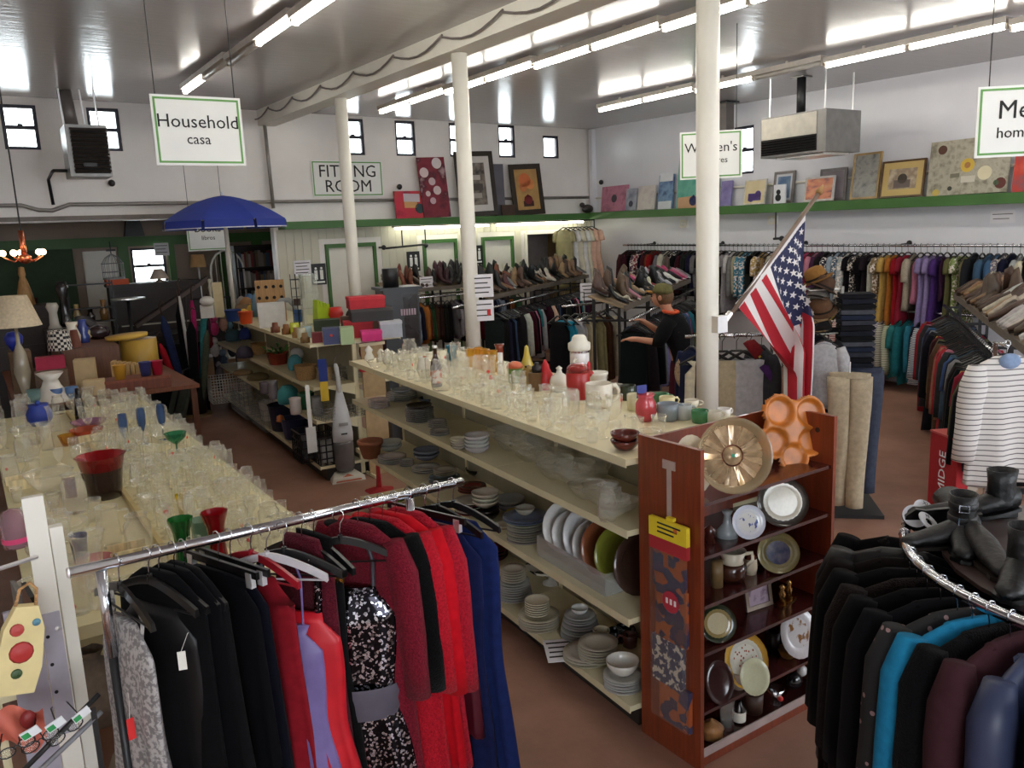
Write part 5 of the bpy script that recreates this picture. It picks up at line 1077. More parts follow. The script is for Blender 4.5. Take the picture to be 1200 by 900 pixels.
TALLV = [(0, 0.004), (0.04, 0), (0.045, 0.02), (0.035, 0.12), (0.04, 0.2), (0.055, 0.25), (0.06, 0.27)]
colored('vase', 'red fluted glass vase near the dress rack rail', 'vase', 258, 664, TALLV, (170, 20, 36), s=1.05, wave=0.05)
colored('vase', 'green fluted glass vase near the dress rack rail', 'vase', 218, 668, TALLV, (30, 130, 60), s=0.98, wave=0.05)
colored('vase', 'pale mint glass vase behind the green and red vases', 'vase', 240, 655, [(0, 0), (0.04, 0), (0.05, 0.1), (0.05, 0.2), (0.06, 0.22)], (150, 180, 165), s=0.95)
o = colored('vase', 'large bucket shaped vase with a red rim and dark body', 'vase', 124, 582, [(0, 0.0), (0.09, 0), (0.095, 0.05), (0.11, 0.17)], (90, 70, 60), s=1.1); part('rim', MB().lathe([(0.11, 0.17), (0.125, 0.235), (0.135, 0.25)], 20, wave=0.03), CGLASS, o, True, (166, 24, 34))
for i, (px, py) in enumerate(((148, 528), (169, 520), (192, 515))):
    o = obj('champagne_flute', gl('champagne_flute', GP['champagne_flute'], 14, m=WARM), None, onz(px, py, TZ), (0, 0, 0), (110, 140, 186), 1.35); set_mat(o, CGLASS); tag(o, 'blue tinted champagne flute standing above the clear ones, %s of three' % ('left', 'middle', 'right')[i], 'glass', 'blue flutes')
o = colored('candle_cup', 'green frosted bowl on a clear stem', 'glass', 209, 540, [(0.035, 0), (0.006, 0.01), (0.005, 0.1), (0.02, 0.11), (0.055, 0.14), (0.062, 0.17)], (70, 150, 110), s=1.25)
o = vase('vase', 'cobalt blue squat jar among the clear glass', 'vase', on_table(48, 498), [(0, 0), (0.06, 0), (0.09, 0.05), (0.095, 0.1), (0.07, 0.15), (0.075, 0.17), (0, 0.16)], (44, 66, 160), m=SATIN, s=1.15); part('knob', MB().sphere((0, 0, 0.18), 0.02, 8, 6), SATIN, o, True, (60, 84, 170))
o = vase('bottle', 'black tapering wine bottle neck rising from clear glass', 'bottle', on_table(95, 492), [(0, 0), (0.045, 0), (0.048, 0.05), (0.03, 0.2), (0.018, 0.3), (0, 0.3)], (22, 20, 22))
colored('bowl', 'orange glass bowl beside the amber cup', 'bowl', 103, 516, [(0, 0), (0.06, 0), (0.11, 0.06), (0.13, 0.1)], (220, 120, 90), s=1.0); colored('cup', 'amber glass cup with a golden rim', 'cup', 80, 522, [(0, 0), (0.04, 0), (0.06, 0.06), (0.07, 0.09)], (200, 150, 60), s=1.0)
colored('bowl', 'pink and violet shallow glass dish', 'bowl', 105, 502, [(0, 0), (0.06, 0), (0.13, 0.05), (0.15, 0.07)], (190, 140, 180), s=1.0); colored('vase', 'magenta cylinder seen inside a clear jar', 'vase', 84, 582, [(0, 0), (0.035, 0), (0.035, 0.12)], (150, 30, 90), s=1.0)
colored('dish', 'bright yellow small glass among the stems', 'glass', 215, 602, [(0, 0), (0.02, 0), (0.03, 0.1)], (220, 200, 50), s=1.2); colored('cup', 'dark blue striped glass by the clear jars', 'glass', 95, 655, [(0, 0), (0.03, 0), (0.04, 0.12)], (40, 40, 110), s=1.1)
colored('bowl', 'pale pink glass dish near the rack post', 'bowl', 112, 668, [(0, 0), (0.05, 0), (0.08, 0.04), (0.09, 0.06)], (230, 150, 160), s=1.0)
for i, (px, py) in enumerate(((152, 655), (18, 572), (110, 520))):
    t = thing('open_box', 'low cream wooden box among the glassware, %s of three' % nth(i), 'box', on_table(px, py), 0.1 * i); part('base', MB().box((-0.09, -0.06, 0), (0.09, 0.06, 0.01)), WOOD, t, col=(214, 196, 150)); part('front_board', MB().box((-0.09, -0.07, 0), (0.09, -0.06, 0.07)), WOOD, t, col=(220, 204, 160)); part('back_board', MB().box((-0.09, 0.06, 0), (0.09, 0.07, 0.07)), WOOD, t, col=(220, 204, 160))
bpy.context.view_layer.update(); clear_clash({'mixed clear glassware', 'rows of clear glasses'})
# goods under the table
for i, (x, y, col, r) in enumerate(((0.25, 3.8, (120, 108, 96), 0.13), (0.5, 3.84, (132, 120, 106), 0.14), (0.75, 3.82, (112, 98, 88), 0.12), (0.36, 3.78, (150, 140, 124), 0.1), (1.0, 3.85, (110, 100, 92), 0.14))):
    o = obj('stuffed_bag', MB().lathe([(0, 0), (r, 0.01), (r * 1.15, r * 0.9), (r * 0.8, r * 1.8), (0.03, r * 2.2), (0.05, r * 2.5)], 14, wave=0.12, wn=5).mesh('stuffed_bag', [CLOTH], True), None, (x, y, 0.37 if i != 3 else 0.0), (0, 0, i), col); tag(o, 'lumpy cloth bag under the glassware table, %s from the left' % nth(i), 'bag', 'bags under the glass table')
# ---------------------------------------------------------------- cherry wood display unit at the end of the middle shelf
WX0, WX1, WY0, WY1, WH = 2.44, 3.36, 2.31, 2.69, 1.48
t = thing('display_unit', 'cherry wood open display unit of ornamental plates', 'display unit', (WX0, WY0, 0))
ww, wd = WX1 - WX0, WY1 - WY0
part('side_panel', MB().box((0, 0, 0), (0.022, wd, WH)), WOODRED, t); part('side_panel', MB().box((ww - 0.022, 0, 0), (ww, wd, WH)), WOODRED, t)
part('back_panel', MB().box((0.022, wd - 0.018, 0.0), (ww - 0.022, wd, WH - 0.02)), WOODRED, t)
part('plinth', MB().box((0.022, 0.02, 0), (ww - 0.022, 0.04, 0.07)), WOODRED, t)
SHZ = [1.24, 1.0, 0.775, 0.55, 0.27, 0.07]
SHELFP = mat('shelf_dark_red', (66, 28, 26), rough=0.2, vary=0.15, scale=6, coat=0.4)
for z in SHZ: part('shelf', MB().box((0.022, 0.012, z - 0.016), (ww - 0.022, wd - 0.018, z)), SHELFP, t)
part('lip_strip', MB().box((0.022, 0.006, 0.054), (ww - 0.022, 0.012, 0.095)), mat('clear_lip', (168, 150, 146), rough=0.25), t)
for (dx, dy) in ((0.0, 0.09), (0.0, 0.27)): part('dowel', MB().lathe([(0.013, 0), (0.013, 0.002), (0, 0.002)], 10), WOODDARK, t, loc=(ww - 0.023, dy, WH - 0.08), rot=(0, -pi / 2, 0))
part('measure_strip', MB().box((-0.004, 0.17, 1.02), (0, 0.195, 1.36)), mat('clear_strip', (176, 156, 146), rough=0.3), t); part('strip_hook', MB().box((-0.005, 0.145, 1.36), (0, 0.22, 1.4)), mat('clear_strip', None), t)
# hanging packet on the left panel
h = thing('hanging_packet', 'long hanging packet of blue and orange printed cloths with a yellow card', 'packet', (WX0 - 0.004, WY0 + 0.16, 0.15))
CALICO = two_tone('calico_print', 'cells', (54, 62, 96), (176, 92, 50), scale=22, lo=0.5, hi=0.6, rough=0.3)
for k, (z0, z1, dy) in enumerate(((0.02, 0.22, -0.02), (0.2, 0.42, 0.02), (0.42, 0.68, 0.0), (0.66, 0.84, 0.01))): part('folded_cloth', MB().box((-0.022 - 0.004 * (k % 2), -0.10 + dy, z0), (-0.004, 0.09 + dy, z1)), CALICO if k != 1 else PRINT, h, col=(70, 80, 110))
part('plastic_sleeve', MB().box((-0.034, -0.115, 0.02), (-0.028, 0.115, 0.84)), glass_mat('sleeve', haze=0.02), h)
part('header_card', MB().box((-0.034, -0.115, 0.90), (-0.012, 0.115, 0.985)), PAPER, h, col=(226, 200, 40)); part('header_band', MB().box((-0.034, -0.115, 0.84), (-0.012, 0.115, 0.90)), PAPER, h, col=(170, 40, 46))
for k in range(3): part('printed_line', MB().box((-0.036, -0.08 + 0.02 * k, 0.965 - 0.02 * k), (-0.034, 0.06, 0.972 - 0.02 * k)), INK, h)
part('price_dot', MB().lathe([(0.012, 0), (0.012, 0.002), (0, 0.002)], 10), PAPER, h, col=(220, 110, 50), loc=(-0.034, -0.05, 0.955), rot=(0, -pi / 2, 0))
part('round_label', MB().lathe([(0.05, 0), (0.05, 0.003), (0, 0.003)], 18), PAPER, h, col=(176, 44, 60), loc=(-0.034, -0.02, 0.62), rot=(0, -pi / 2, 0))
for k in range(3): part('label_letter', MB().box((-0.039, -0.055 + 0.025 * k, 0.61), (-0.037, -0.043 + 0.025 * k, 0.635)), PAPER, h, col=(226, 214, 214))
part('hang_tab', MB().box((-0.02, -0.02, 0.985), (-0.0, 0.02, 1.0)), PAPER, h, col=(226, 200, 40))
YS = WY0 + 0.12
def wp(px, py, z=None, y=None): 
    p = ony(px, py, y or YS); 
    if z is not None: p.z = z
    return p
def stand_plate(label, px, py, wpx, zs, col, m=None, sx=1.0, lean=0.3, name='plate', y=None, rim=None, inner=None, yaw=0.0):
    """A plate leaning back on a shelf, face to the aisle."""
    p = wp(px, py, None, y); r = size_at(p, wpx); hy = r * sx
    p.z = zs + hy * cos(lean) + 0.004
    o = obj(name, plate_mesh(0.012), None, p, (pi / 2 - lean, 0, yaw - 0.5), col, (r, hy, r * 0.7)); tag(o, label, 'plate', 'plates in the wood display')
    if m: set_mat(o, m)
    if rim: part('rim', MB().lathe([(0.72, 0.075), (0.80, 0.10), (1.005, 0.155), (1.005, 0.165)], 24), CERAMIC, o, True, rim)
    if inner: part('centre', MB().lathe([(0.60, 0.0345), (0.56, 0.036), (0.0, 0.036)], 22), inner[0], o, True, inner[1])
    return o
# top shelf: cream tray, cut glass plate, orange divided tray
stand_plate('cream oblong dish leaning inside the left wood panel, top shelf', 812, 550, 48, SHZ[0], (216, 208, 186), name='dish', sx=1.45, y=WY0 + 0.15, yaw=0.2)
p = wp(857, 540, None, WY0 + 0.05); r = 0.165
o = thing('glass_platter', 'round cut glass sectioned platter in front of the orange tray', 'platter', (p.x, p.y, SHZ[0] + r * cos(0.25) + 0.004)); o.rotation_euler = (pi / 2 - 0.25, 0, -0.55)
CUT = mat('cut_glass', (176, 150, 116), rough=0.08, metal=0.35, vary=0.35, scale=26, coat=0.6)
part('outer_rim', MB().lathe([(0.80 * r, 0.012), (0.9 * r, 0.03), (1.0 * r, 0.05), (1.0 * r, 0.056), (0.9 * r, 0.04), (0.80 * r, 0.02)], 30), CGLASS, o, True, (214, 196, 160))
for k in range(24):
    a = 2 * pi * k / 24; m4 = Matrix.Rotation(a, 4, 'Z') @ Matrix.Translation((0.55 * r, 0, 0.012)) @ Matrix.Rotation(0.5 * (-1) ** k, 4, 'X')
    part('cut_petal', MB().box((-0.26 * r, -0.016, -0.003), (0.27 * r, 0.016, 0.004), 0, m4), CUT, o)
part('centre_boss', MB().lathe([(0, 0.0), (0.26 * r, 0.004), (0.25 * r, 0.02), (0.1 * r, 0.024), (0, 0.03)], 16), CUT, o, True); part('price_dot', MB().lathe([(0.009, 0.028), (0.009, 0.031), (0, 0.031)], 8), PAPER, o, col=(60, 140, 110))
p = wp(912, 525, None, WY0 + 0.2)
o = thing('divided_tray', 'orange glazed snack tray with rounded compartments', 'tray', (p.x + 0.065, p.y - 0.02, SHZ[0] + 0.155)); o.rotation_euler = (pi / 2 - 0.25, 0.3, -0.45)
OG = mat('orange_glaze', (186, 108, 36), rough=0.38, vary=0.3, scale=12)
LOB = ((-0.085, 0.075, 0.09), (0.07, 0.105, 0.088), (0.10, -0.03, 0.082), (-0.085, -0.075, 0.088), (0.03, -0.125, 0.085))
def depth(x, y):
    e = max(r - math.hypot(x - cx, y - cy) for cx, cy, r in LOB); e = max(e, 0.152 - math.hypot(x, y))
    k = max(r - 0.016 - math.hypot(x - cx, y - cy) for cx, cy, r in LOB)
    return e, 0.032 - (0.026 * min(1, k / 0.016) if k > 0 else 0) - (0.02 * (1 - e / 0.01) if e < 0.01 else 0)
vs = []; ix = {}; fs = []; NG = 56; st_ = 0.46 / NG
for a in range(NG + 1):
    for c in range(NG + 1):
        x, y = -0.23 + a * st_, -0.23 + c * st_; e, z = depth(x, y)
        if e > 0: ix[(a, c)] = len(vs); vs.append((x, y, z))
for (a, c) in ix:
    q = [(a, c), (a + 1, c), (a + 1, c + 1), (a, c + 1)]
    if all(k in ix for k in q): fs.append(tuple(ix[k] for k in q))
nv = len(vs); vs += [(x, y, z - 0.012) for x, y, z in vs]; fs += [tuple(reversed([k + nv for k in f])) for f in fs]
part('dish', MB().add(vs, fs), OG, o, True)
# second shelf row
stand_plate('small white plate edge showing beside the left wood panel', 817, 632, 16, SHZ[1], (210, 206, 198), sx=1.2, y=WY0 + 0.25)
vase('vase', 'pale grey china bell-shaped vase in the wood display', 'vase', wp(852, 634, SHZ[1]), [(0, 0), (0.05, 0), (0.045, 0.03), (0.02, 0.06), (0.016, 0.1), (0.025, 0.12), (0, 0.12)], (150, 158, 160))
vase('figurine', 'small dark red figurine on the second display shelf', 'ornament', wp(832, 635, SHZ[1]), [(0, 0), (0.03, 0), (0.02, 0.04), (0.028, 0.06), (0, 0.08)], (74, 36, 30))
stand_plate('white plate with blue flower posy in the wood display', 877, 612, 40, SHZ[1], (206, 208, 212), inner=(two_tone('posy', 'noise', (212, 212, 208), (84, 96, 150), scale=3.2, lo=0.58, hi=0.62, rough=0.2), None), rim=(196, 200, 212), y=WY0 + 0.04)
BWP = two_tone('black_white_ring', 'check', (222, 216, 198), (40, 36, 34), scale=11, rough=0.25, coords='Object')
bw = stand_plate('large plate with black and cream patterned border in the wood display', 917, 590, 58, SHZ[1], (220, 214, 196), m=None, inner=(CERAMIC, (220, 214, 196)), rim=(60, 54, 48), y=WY0 + 0.05, yaw=-0.3)
for k in range(20):
    m4 = Matrix.Rotation(2 * pi * k / 20, 4, 'Z'); part('zigzag', MB().add([m4 @ Vector(q) for q in ((0.60, -0.085, 0.042), (0.60, 0.085, 0.042), (0.76, 0, 0.072), (0.60, -0.085, 0.034), (0.60, 0.085, 0.034), (0.76, 0, 0.062))], [(0, 1, 2), (3, 5, 4), (0, 3, 4, 1), (1, 4, 5, 2), (2, 5, 3, 0)]), CERAMIC, bw, col=(44, 40, 36))
# third shelf row
o = vase('tin', 'tall dull gold cylinder on the third display shelf', 'tin', wp(840, 697, SHZ[2]), [(0, 0), (0.028, 0), (0.028, 0.125), (0, 0.125)], (120, 96, 62), m=SATIN)
o = vase('jug', 'two-tone jug, cream top over dark brown base', 'jug', wp(858, 690, SHZ[2]), [(0, 0), (0.05, 0), (0.062, 0.03), (0.062, 0.075), (0.05, 0.085), (0, 0.085)], (64, 34, 24), s=1.05)
part('upper_glaze', MB().lathe([(0.05, 0.085), (0.045, 0.1), (0.06, 0.14), (0.056, 0.14), (0.04, 0.1), (0, 0.09)], 18), CERAMIC, o, True, (216, 206, 184)); part('handle', MB().tube([(-0.045, 0, 0.12), (-0.085, 0, 0.125), (-0.09, 0, 0.09), (-0.055, 0, 0.06)], 0.009, 8), CERAMIC, o, True, (216, 206, 184))
o = vase('shaker', 'cream and brown owl-shaped shaker with green dot', 'ornament', wp(879, 686, SHZ[2]), [(0, 0), (0.028, 0), (0.033, 0.03), (0.03, 0.07), (0.018, 0.095), (0, 0.1)], (214, 200, 174)); part('brown_top', MB().lathe([(0.0285, 0.075), (0.019, 0.096), (0, 0.1015)], 14), CERAMIC, o, True, (110, 48, 30))
vase('bottle', 'small brown glass bottle beside the owl shaker', 'bottle', wp(891, 685, SHZ[2]), [(0, 0), (0.025, 0), (0.028, 0.05), (0.014, 0.075), (0.012, 0.1), (0, 0.1)], (50, 26, 16), m=CGLASS)
stand_plate('olive rimmed plate with a dark blue center picture', 912, 648, 48, SHZ[2], (130, 120, 80), inner=(two_tone('dusk_picture', 'noise', (50, 56, 92), (110, 104, 120), scale=2.5, lo=0.4, hi=0.7, rough=0.3), None), rim=(138, 128, 84), y=WY0 + 0.05, yaw=-0.25)
# fourth shelf row
stand_plate('dark green and gold oval plate on the fourth display shelf', 841, 728, 44, SHZ[3], (150, 130, 84), inner=(CERAMIC, (196, 184, 150)), rim=(40, 50, 34), y=WY0 + 0.06)
p = wp(889, 735, SHZ[3], WY0 + 0.16); o = thing('picture_frame', 'small silver framed mauve picture standing in the wood display', 'frame', p, -0.1); o.rotation_euler = (-0.18, 0, -0.1)
for a_, c_ in (((-0.085, -0.012, 0), (0.085, 0, 0.02)), ((-0.085, -0.012, 0.145), (0.085, 0, 0.165)), ((-0.085, -0.012, 0.02), (-0.065, 0, 0.145)), ((0.065, -0.012, 0.02), (0.085, 0, 0.145))): part('moulding', MB().box(a_, c_), mat('pewter', (122, 108, 96), rough=0.3, metal=0.6), o)
part('picture', MB().box((-0.065, -0.004, 0.02), (0.065, 0, 0.145)), two_tone('mauve_picture', 'noise', (170, 150, 164), (110, 90, 110), scale=16, lo=0.5, hi=0.6), o)
o = thing('figurine', 'pair of small brass figures joined on a base', 'ornament', wp(920, 722, SHZ[3]), 0.2); BRASS = mat('brass', (170, 134, 80), rough=0.2, metal=0.9)
for s_ in (-1, 1):
    part('figure', MB().lathe([(0.02, 0), (0.012, 0.03), (0.02, 0.05), (0.008, 0.07), (0.016, 0.085), (0, 0.1)], 12), BRASS, o, True, loc=(s_ * 0.035, 0, 0.008))
part('base', MB().box((-0.07, -0.025, 0), (0.07, 0.025, 0.01)), BRASS, o)
# fifth shelf row
stand_plate('yellow rimmed plate with red flowers', 874, 776, 52, SHZ[4], (226, 222, 206), inner=(FLOW, None), rim=(204, 158, 60), y=WY0 + 0.05, sx=1.25)
stand_plate('white plate with autumn flower spray at right of wood display', 935, 755, 44, SHZ[4] + 0.02, (216, 212, 214), inner=(two_tone('spray', 'noise', (216, 212, 212), (140, 96, 50), scale=2.6, lo=0.54, hi=0.6, rough=0.2), None), y=WY0 + 0.05, sx=1.35)
stand_plate('dark brown glazed round plate at the left of the fifth display shelf', 843, 810, 34, SHZ[4], (58, 36, 34), y=WY0 + 0.03, sx=1.5)
stand_plate('pale green small oval dish with red price dot', 884, 800, 36, SHZ[4], (206, 206, 172), name='dish', y=WY0 - 0.02, sx=1.2)
vase('vase', 'small white and tan pottery cup on the fifth display shelf', 'cup', wp(865, 832, SHZ[4], WY0 + 0.06), [(0, 0), (0.03, 0), (0.034, 0.07), (0.03, 0.08), (0, 0.06)], (176, 160, 146))
vase('tumbler', 'black tapering cup standing behind the pale dish', 'cup', wp(905, 812, SHZ[4], WY0 + 0.16), [(0, 0), (0.028, 0), (0.034, 0.12), (0.03, 0.12), (0, 0.05)], (26, 22, 24), m=PLASTIC)
vase('bowl', 'small gold metal bowl on the fifth display shelf', 'bowl', wp(922, 800, SHZ[4], WY0 + 0.1), [(0, 0), (0.03, 0), (0.05, 0.04), (0.045, 0.045), (0, 0.02)], (150, 110, 50), m=SATIN)
vase('lantern', 'red glass candle lantern in front of the flower spray plate', 'lantern', wp(944, 787, SHZ[4], WY0 + 0.06), [(0, 0), (0.04, 0), (0.055, 0.04), (0.05, 0.08), (0.035, 0.1), (0, 0.1)], (120, 34, 26), m=CGLASS)
# bottom shelf row
vase('box', 'small round tan wooden lidded box on the bottom display shelf', 'box', wp(834, 882, SHZ[5], WY0 + 0.08), [(0, 0), (0.05, 0), (0.052, 0.04), (0.056, 0.045), (0.03, 0.07), (0.008, 0.075), (0.01, 0.085), (0, 0.09)], (156, 108, 62), m=WOOD)
glass('highball_glass', 'clear narrow glass on the bottom display shelf', wp(852, 876, SHZ[5], WY0 + 0.08), 1.0)
o = vase('bottle', 'small white labelled bottle with black shoulders', 'bottle', wp(866, 872, SHZ[5], WY0 + 0.08), [(0, 0), (0.028, 0), (0.03, 0.07), (0.012, 0.09), (0.01, 0.11), (0, 0.11)], (40, 34, 30)); part('label', MB().lathe([(0.0305, 0.01), (0.0312, 0.06)], 14), PAPER, o, True, (220, 214, 200))
vase('mug', 'dark bronze tankard on the bottom display shelf', 'mug', wp(882, 862, SHZ[5], WY0 + 0.1), [(0, 0), (0.045, 0), (0.05, 0.1), (0.042, 0.1), (0, 0.05)], (72, 50, 40), m=SATIN)
o = thing('figurine', 'silver crown-shaped ornament with a red stone', 'ornament', wp(908, 852, SHZ[5], WY0 + 0.08)); part('body', MB().lathe([(0.03, 0), (0.02, 0.03), (0.045, 0.08), (0.04, 0.08), (0.015, 0.03)], 12, wave=0.15, wn=5), CHROME, o, True); part('stone', MB().sphere((0, -0.03, 0.035), 0.014, 8, 6), PLASTIC, o, True, (210, 60, 50))
o = thing('figurine', 'black and white china animal figure at right of bottom shelf', 'ornament', wp(930, 842, SHZ[5], WY0 + 0.1)); part('body', MB().sphere((0, 0, 0.045), (0.05, 0.035, 0.045), 10, 8), CERAMIC, o, True, (28, 26, 28)); part('head', MB().sphere((0.045, -0.01, 0.09), (0.028, 0.025, 0.03), 10, 8), CERAMIC, o, True, (216, 214, 214))
# ---------------------------------------------------------------- dress rack in front
RY, RZ = 2.69, 1.45
t = thing('garment_rail', 'chrome garment rail of party dresses nearest the camera', 'rail', (0.15, RY, 0))
part('rail', MB().tube([(0.0, 0, RZ), (1.37, 0, RZ)], 0.0165, 14), CHROME, t, True)
part('rail_cap', MB().lathe([(0.017, 0), (0.0175, 0.004), (0.012, 0.008), (0, 0.008)], 12), STEEL, t, True, loc=(0.001, 0, RZ), rot=(0, -pi / 2, 0))
for x in (0.085, 1.14):
    part('upright', MB().tube([(x, 0, RZ - 0.3), (x, 0, RZ - 0.016)], 0.0165, 12), CHROME, t, True); part('lower_post', MB().tube([(x, 0, 0.06), (x, 0, RZ - 0.3)], 0.0135, 12), BLACKM, t, True)
    part('foot', MB().tube([(x, -0.28, 0.04), (x, 0.28, 0.04)], 0.016, 8), CHROME, t, True)
part('crossbar', MB().tube([(0.085, 0, 0.16), (1.14, 0, 0.16)], 0.012, 8), CHROME, t, True)
def rail_x(px): return ony(px, 670 - 0.2304 * (px - 88), RY).x
HB_ = (12, 12, 13)
def wide_hanger(): # black shaped plastic hanger with a swivel hook
    k = 'plastic_hanger'
    if k not in ME:
        b = MB(); b.tube([(0, 0.014, -0.010), (0, 0.022, 0.006), (0, 0.014, 0.021), (0, 0, 0.026), (0, -0.016, 0.018), (0, -0.018, -0.002), (0, -0.004, -0.022), (0, 0, -0.045), (0, 0, -0.075)], 0.0022, 7)
        me1 = b.mesh('hook', [CHROME], True)
        b = MB(); pts = []
        for i in range(13):
            s_ = -1 + i / 6; pts.append((0, 0.205 * s_, -0.083 - 0.075 * abs(s_) ** 1.5))
        rows = []
        for (px_, py_, pz_) in pts:
            rows.append([(-0.009, py_, pz_ - 0.012), (0.009, py_, pz_ - 0.012), (0.006, py_, pz_ + 0.013), (-0.006, py_, pz_ + 0.013)])
        vs = [q for r_ in rows for q in r_]; fs = []
        for i in range(12):
            for k2 in range(4): a = i * 4 + k2; c2 = i * 4 + (k2 + 1) % 4; fs.append((a, c2, c2 + 4, a + 4))
        fs += [(3, 2, 1, 0), (48, 49, 50, 51)]; b.add(vs, fs); b.tube([(0, -0.19, -0.165), (0, 0.19, -0.165)], 0.004, 6); b.tube([(0, 0, -0.09), (0, 0, -0.065)], 0.009, 8)
        ME[k] = (me1, b.mesh('arm', [mat('hanger_plastic', None)]))
    return ME[k]
def near_garment(kind, px, label, col, seed, m=CLOTH, L=1.0, Wd=0.42, T=0.03, flare=1.15, strap=None, sleeves=None, neck=0.08, top=-0.062, waist=1.0, fold=0.45, nf=4, yaw=None, dy=0.0, hcol=HB_, bend=0.02, hang=True, cat=None):
    x = rail_x(px); yaw = R.uniform(.32, .52) if yaw is None else yaw
    t = thing(kind, label, cat or GKIND.get(kind, kind), (x, RY + dy, RZ), yaw, 'clothes on the front dress rail')
    b = MB(); vs, fs = body(seed, L, Wd, T, flare, 40, 26, fold, neck=neck, nf=nf, top=top, bend=bend, waist=waist); b.add(vs, fs)
    part('body', b, m, t, True, col)
    if sleeves:
        for s_ in (-1, 1):
            b = MB(); sleeve(b, s_, Wd, sleeves, 0.07, 0.05, 0.035, 14, seed + s_, 0.75, top=-0.16); part('sleeve', b, m, t, True, col)
    if strap:
        for s_ in (-1, 1): part('strap', MB().tube([(0.004, s_ * 0.09, -0.10), (0.012, s_ * 0.105, -0.17), (0.004, s_ * 0.10, top - 0.04), (0, s_ * 0.1, top - 0.09)], strap[0], 6), strap[1], t, True, strap[2])
    if hang:
        hk, arm = wide_hanger(); h = obj('hanger', arm, t, col=hcol); obj('hook', hk, h)
    return t
def clip_hanger(t, col=HB_):
    b = MB(); b.box((-0.006, -0.20, -0.10), (0.006, 0.20, -0.075)); h = part('hanger', b, mat('hanger_plastic', None), t, col=col); obj('hook', wide_hanger()[0], h)
    for s_ in (-1, 1): part('clip', MB().box((-0.009, s_ * 0.16 - 0.014, -0.135), (0.009, s_ * 0.16 + 0.014, -0.085)), STEEL, h)
near_garment('dress', 137, 'silver grey lace dress with sequins at the post end of the front rail', (150, 146, 146), 1, LACE, 1.0, 0.34, 0.03, 1.5, neck=0.09, top=-0.19, strap=(0.006, LACE, None), waist=0.85, yaw=0.25)
near_garment('top', 172, 'black velvet sleeveless dress, first black one on front rail', (9, 9, 12), 2, SATIN, 1.05, 0.36, 0.03, 1.3, top=-0.16, neck=0.1, cat='dress')
near_garment('dress', 184, 'black plain dress, second black one on front rail', (11, 11, 13), 3, CLOTH, 1.1, 0.40, 0.032, 1.3)
near_garment('dress', 202, 'black dress with a white paper tag on front rail', (8, 8, 11), 4, CLOTH, 1.1, 0.42, 0.034, 1.35)
near_garment('dress', 214, 'black dress hung beside the clip hanger on front rail', (12, 12, 14), 5, CLOTH, 1.1, 0.42, 0.034, 1.3)
o = near_garment('skirt', 254, 'long black pleated skirt on a clip hanger, front rail', (9, 9, 13), 6, CLOTH, 1.0, 0.36, 0.034, 1.25, neck=0.17, top=-0.12, hang=False, fold=0.6, nf=6); clip_hanger(o)
o = near_garment('skirt', 268, 'dark navy skirt on a clip hanger behind the black pleated one', (11, 12, 22), 7, CLOTH, 0.95, 0.36, 0.03, 1.3, neck=0.17, top=-0.12, hang=False, fold=0.5); clip_hanger(o)
near_garment('top', 292, 'red sequined top mostly hidden between black skirts, front rail', (130, 24, 34), 8, CLOTH, 0.7, 0.36, 0.03, 1.1, top=-0.15, neck=0.1, hcol=(150, 24, 36))
near_garment('slip', 305, 'lavender satin slip dress with thin straps', (112, 98, 150), 9, SATIN, 0.85, 0.34, 0.032, 1.35, neck=0.13, top=-0.33, strap=(0.004, SATIN, (112, 98, 150)), waist=0.88, hcol=(190, 186, 190), fold=0.6, yaw=0.85, dy=-0.05)
near_garment('dress', 325, 'bright red evening dress with a jewelled strap', (190, 22, 36), 10, SATIN, 0.95, 0.36, 0.034, 1.4, neck=0.12, top=-0.30, strap=(0.014, SEQUIN, None), waist=0.86, fold=0.6, yaw=0.8, dy=-0.05)
near_garment('dress', 352, 'burgundy lace dress behind the jewelled red one', (84, 22, 34), 11, KNIT, 1.0, 0.30, 0.03, 1.2, neck=0.09)
o = near_garment('dress', 366, 'black party dress with gold sequins at the shoulder', (13, 12, 13), 12, CLOTH, 1.0, 0.29, 0.032, 1.1, neck=0.1, waist=0.9, yaw=0.3); part('shoulder_panel', MB().sphere((0.0, -0.05, -0.19), (0.036, 0.10, 0.06), 12, 8), two_tone('gold_sequins', 'cells', (60, 44, 20), (200, 150, 60), scale=150, lo=0.5, hi=0.6, rough=0.15, metal=0.8), o, True)
o = near_garment('dress', 388, 'silver sequined cocktail dress with a grey satin waistband', (180, 180, 190), 13, SEQUIN, 0.95, 0.37, 0.042, 1.25, neck=0.11, top=-0.26, strap=(0.008, SATIN, (60, 58, 66)), waist=0.84, fold=0.3, yaw=0.95, dy=-0.07)
part('waistband', MB().lathe([(0.155, -0.74), (0.163, -0.71), (0.16, -0.68), (0.165, -0.65), (0.158, -0.62)], 30, 0.5, 1.08), SATIN, o, True, (84, 80, 92))
near_garment('jacket', 418, 'maroon tweed jacket with sleeves on front rail', (112, 26, 40), 14, KNIT, 1.0, 0.44, 0.045, 1.08, sleeves=0.58, neck=0.08)
near_garment('cardigan', 432, 'black knitted cardigan beside the maroon tweed jacket', (11, 11, 12), 15, KNIT, 1.0, 0.44, 0.036, 1.08, sleeves=0.58)
near_garment('cardigan', 447, 'red ribbed cardigan with a pink collar on front rail', (172, 26, 40), 16, KNIT, 1.0, 0.44, 0.038, 1.1, sleeves=0.6)
near_garment('jumper', 462, 'bright scarlet wool jumper on front rail', (184, 18, 30), 17, CLOTH, 1.0, 0.44, 0.04, 1.1, sleeves=0.62, cat='jumper')
near_garment('jumper', 478, 'dark crimson knitted jumper beside the scarlet one', (160, 26, 42), 18, KNIT, 1.0, 0.44, 0.038, 1.1, sleeves=0.62, cat='jumper')
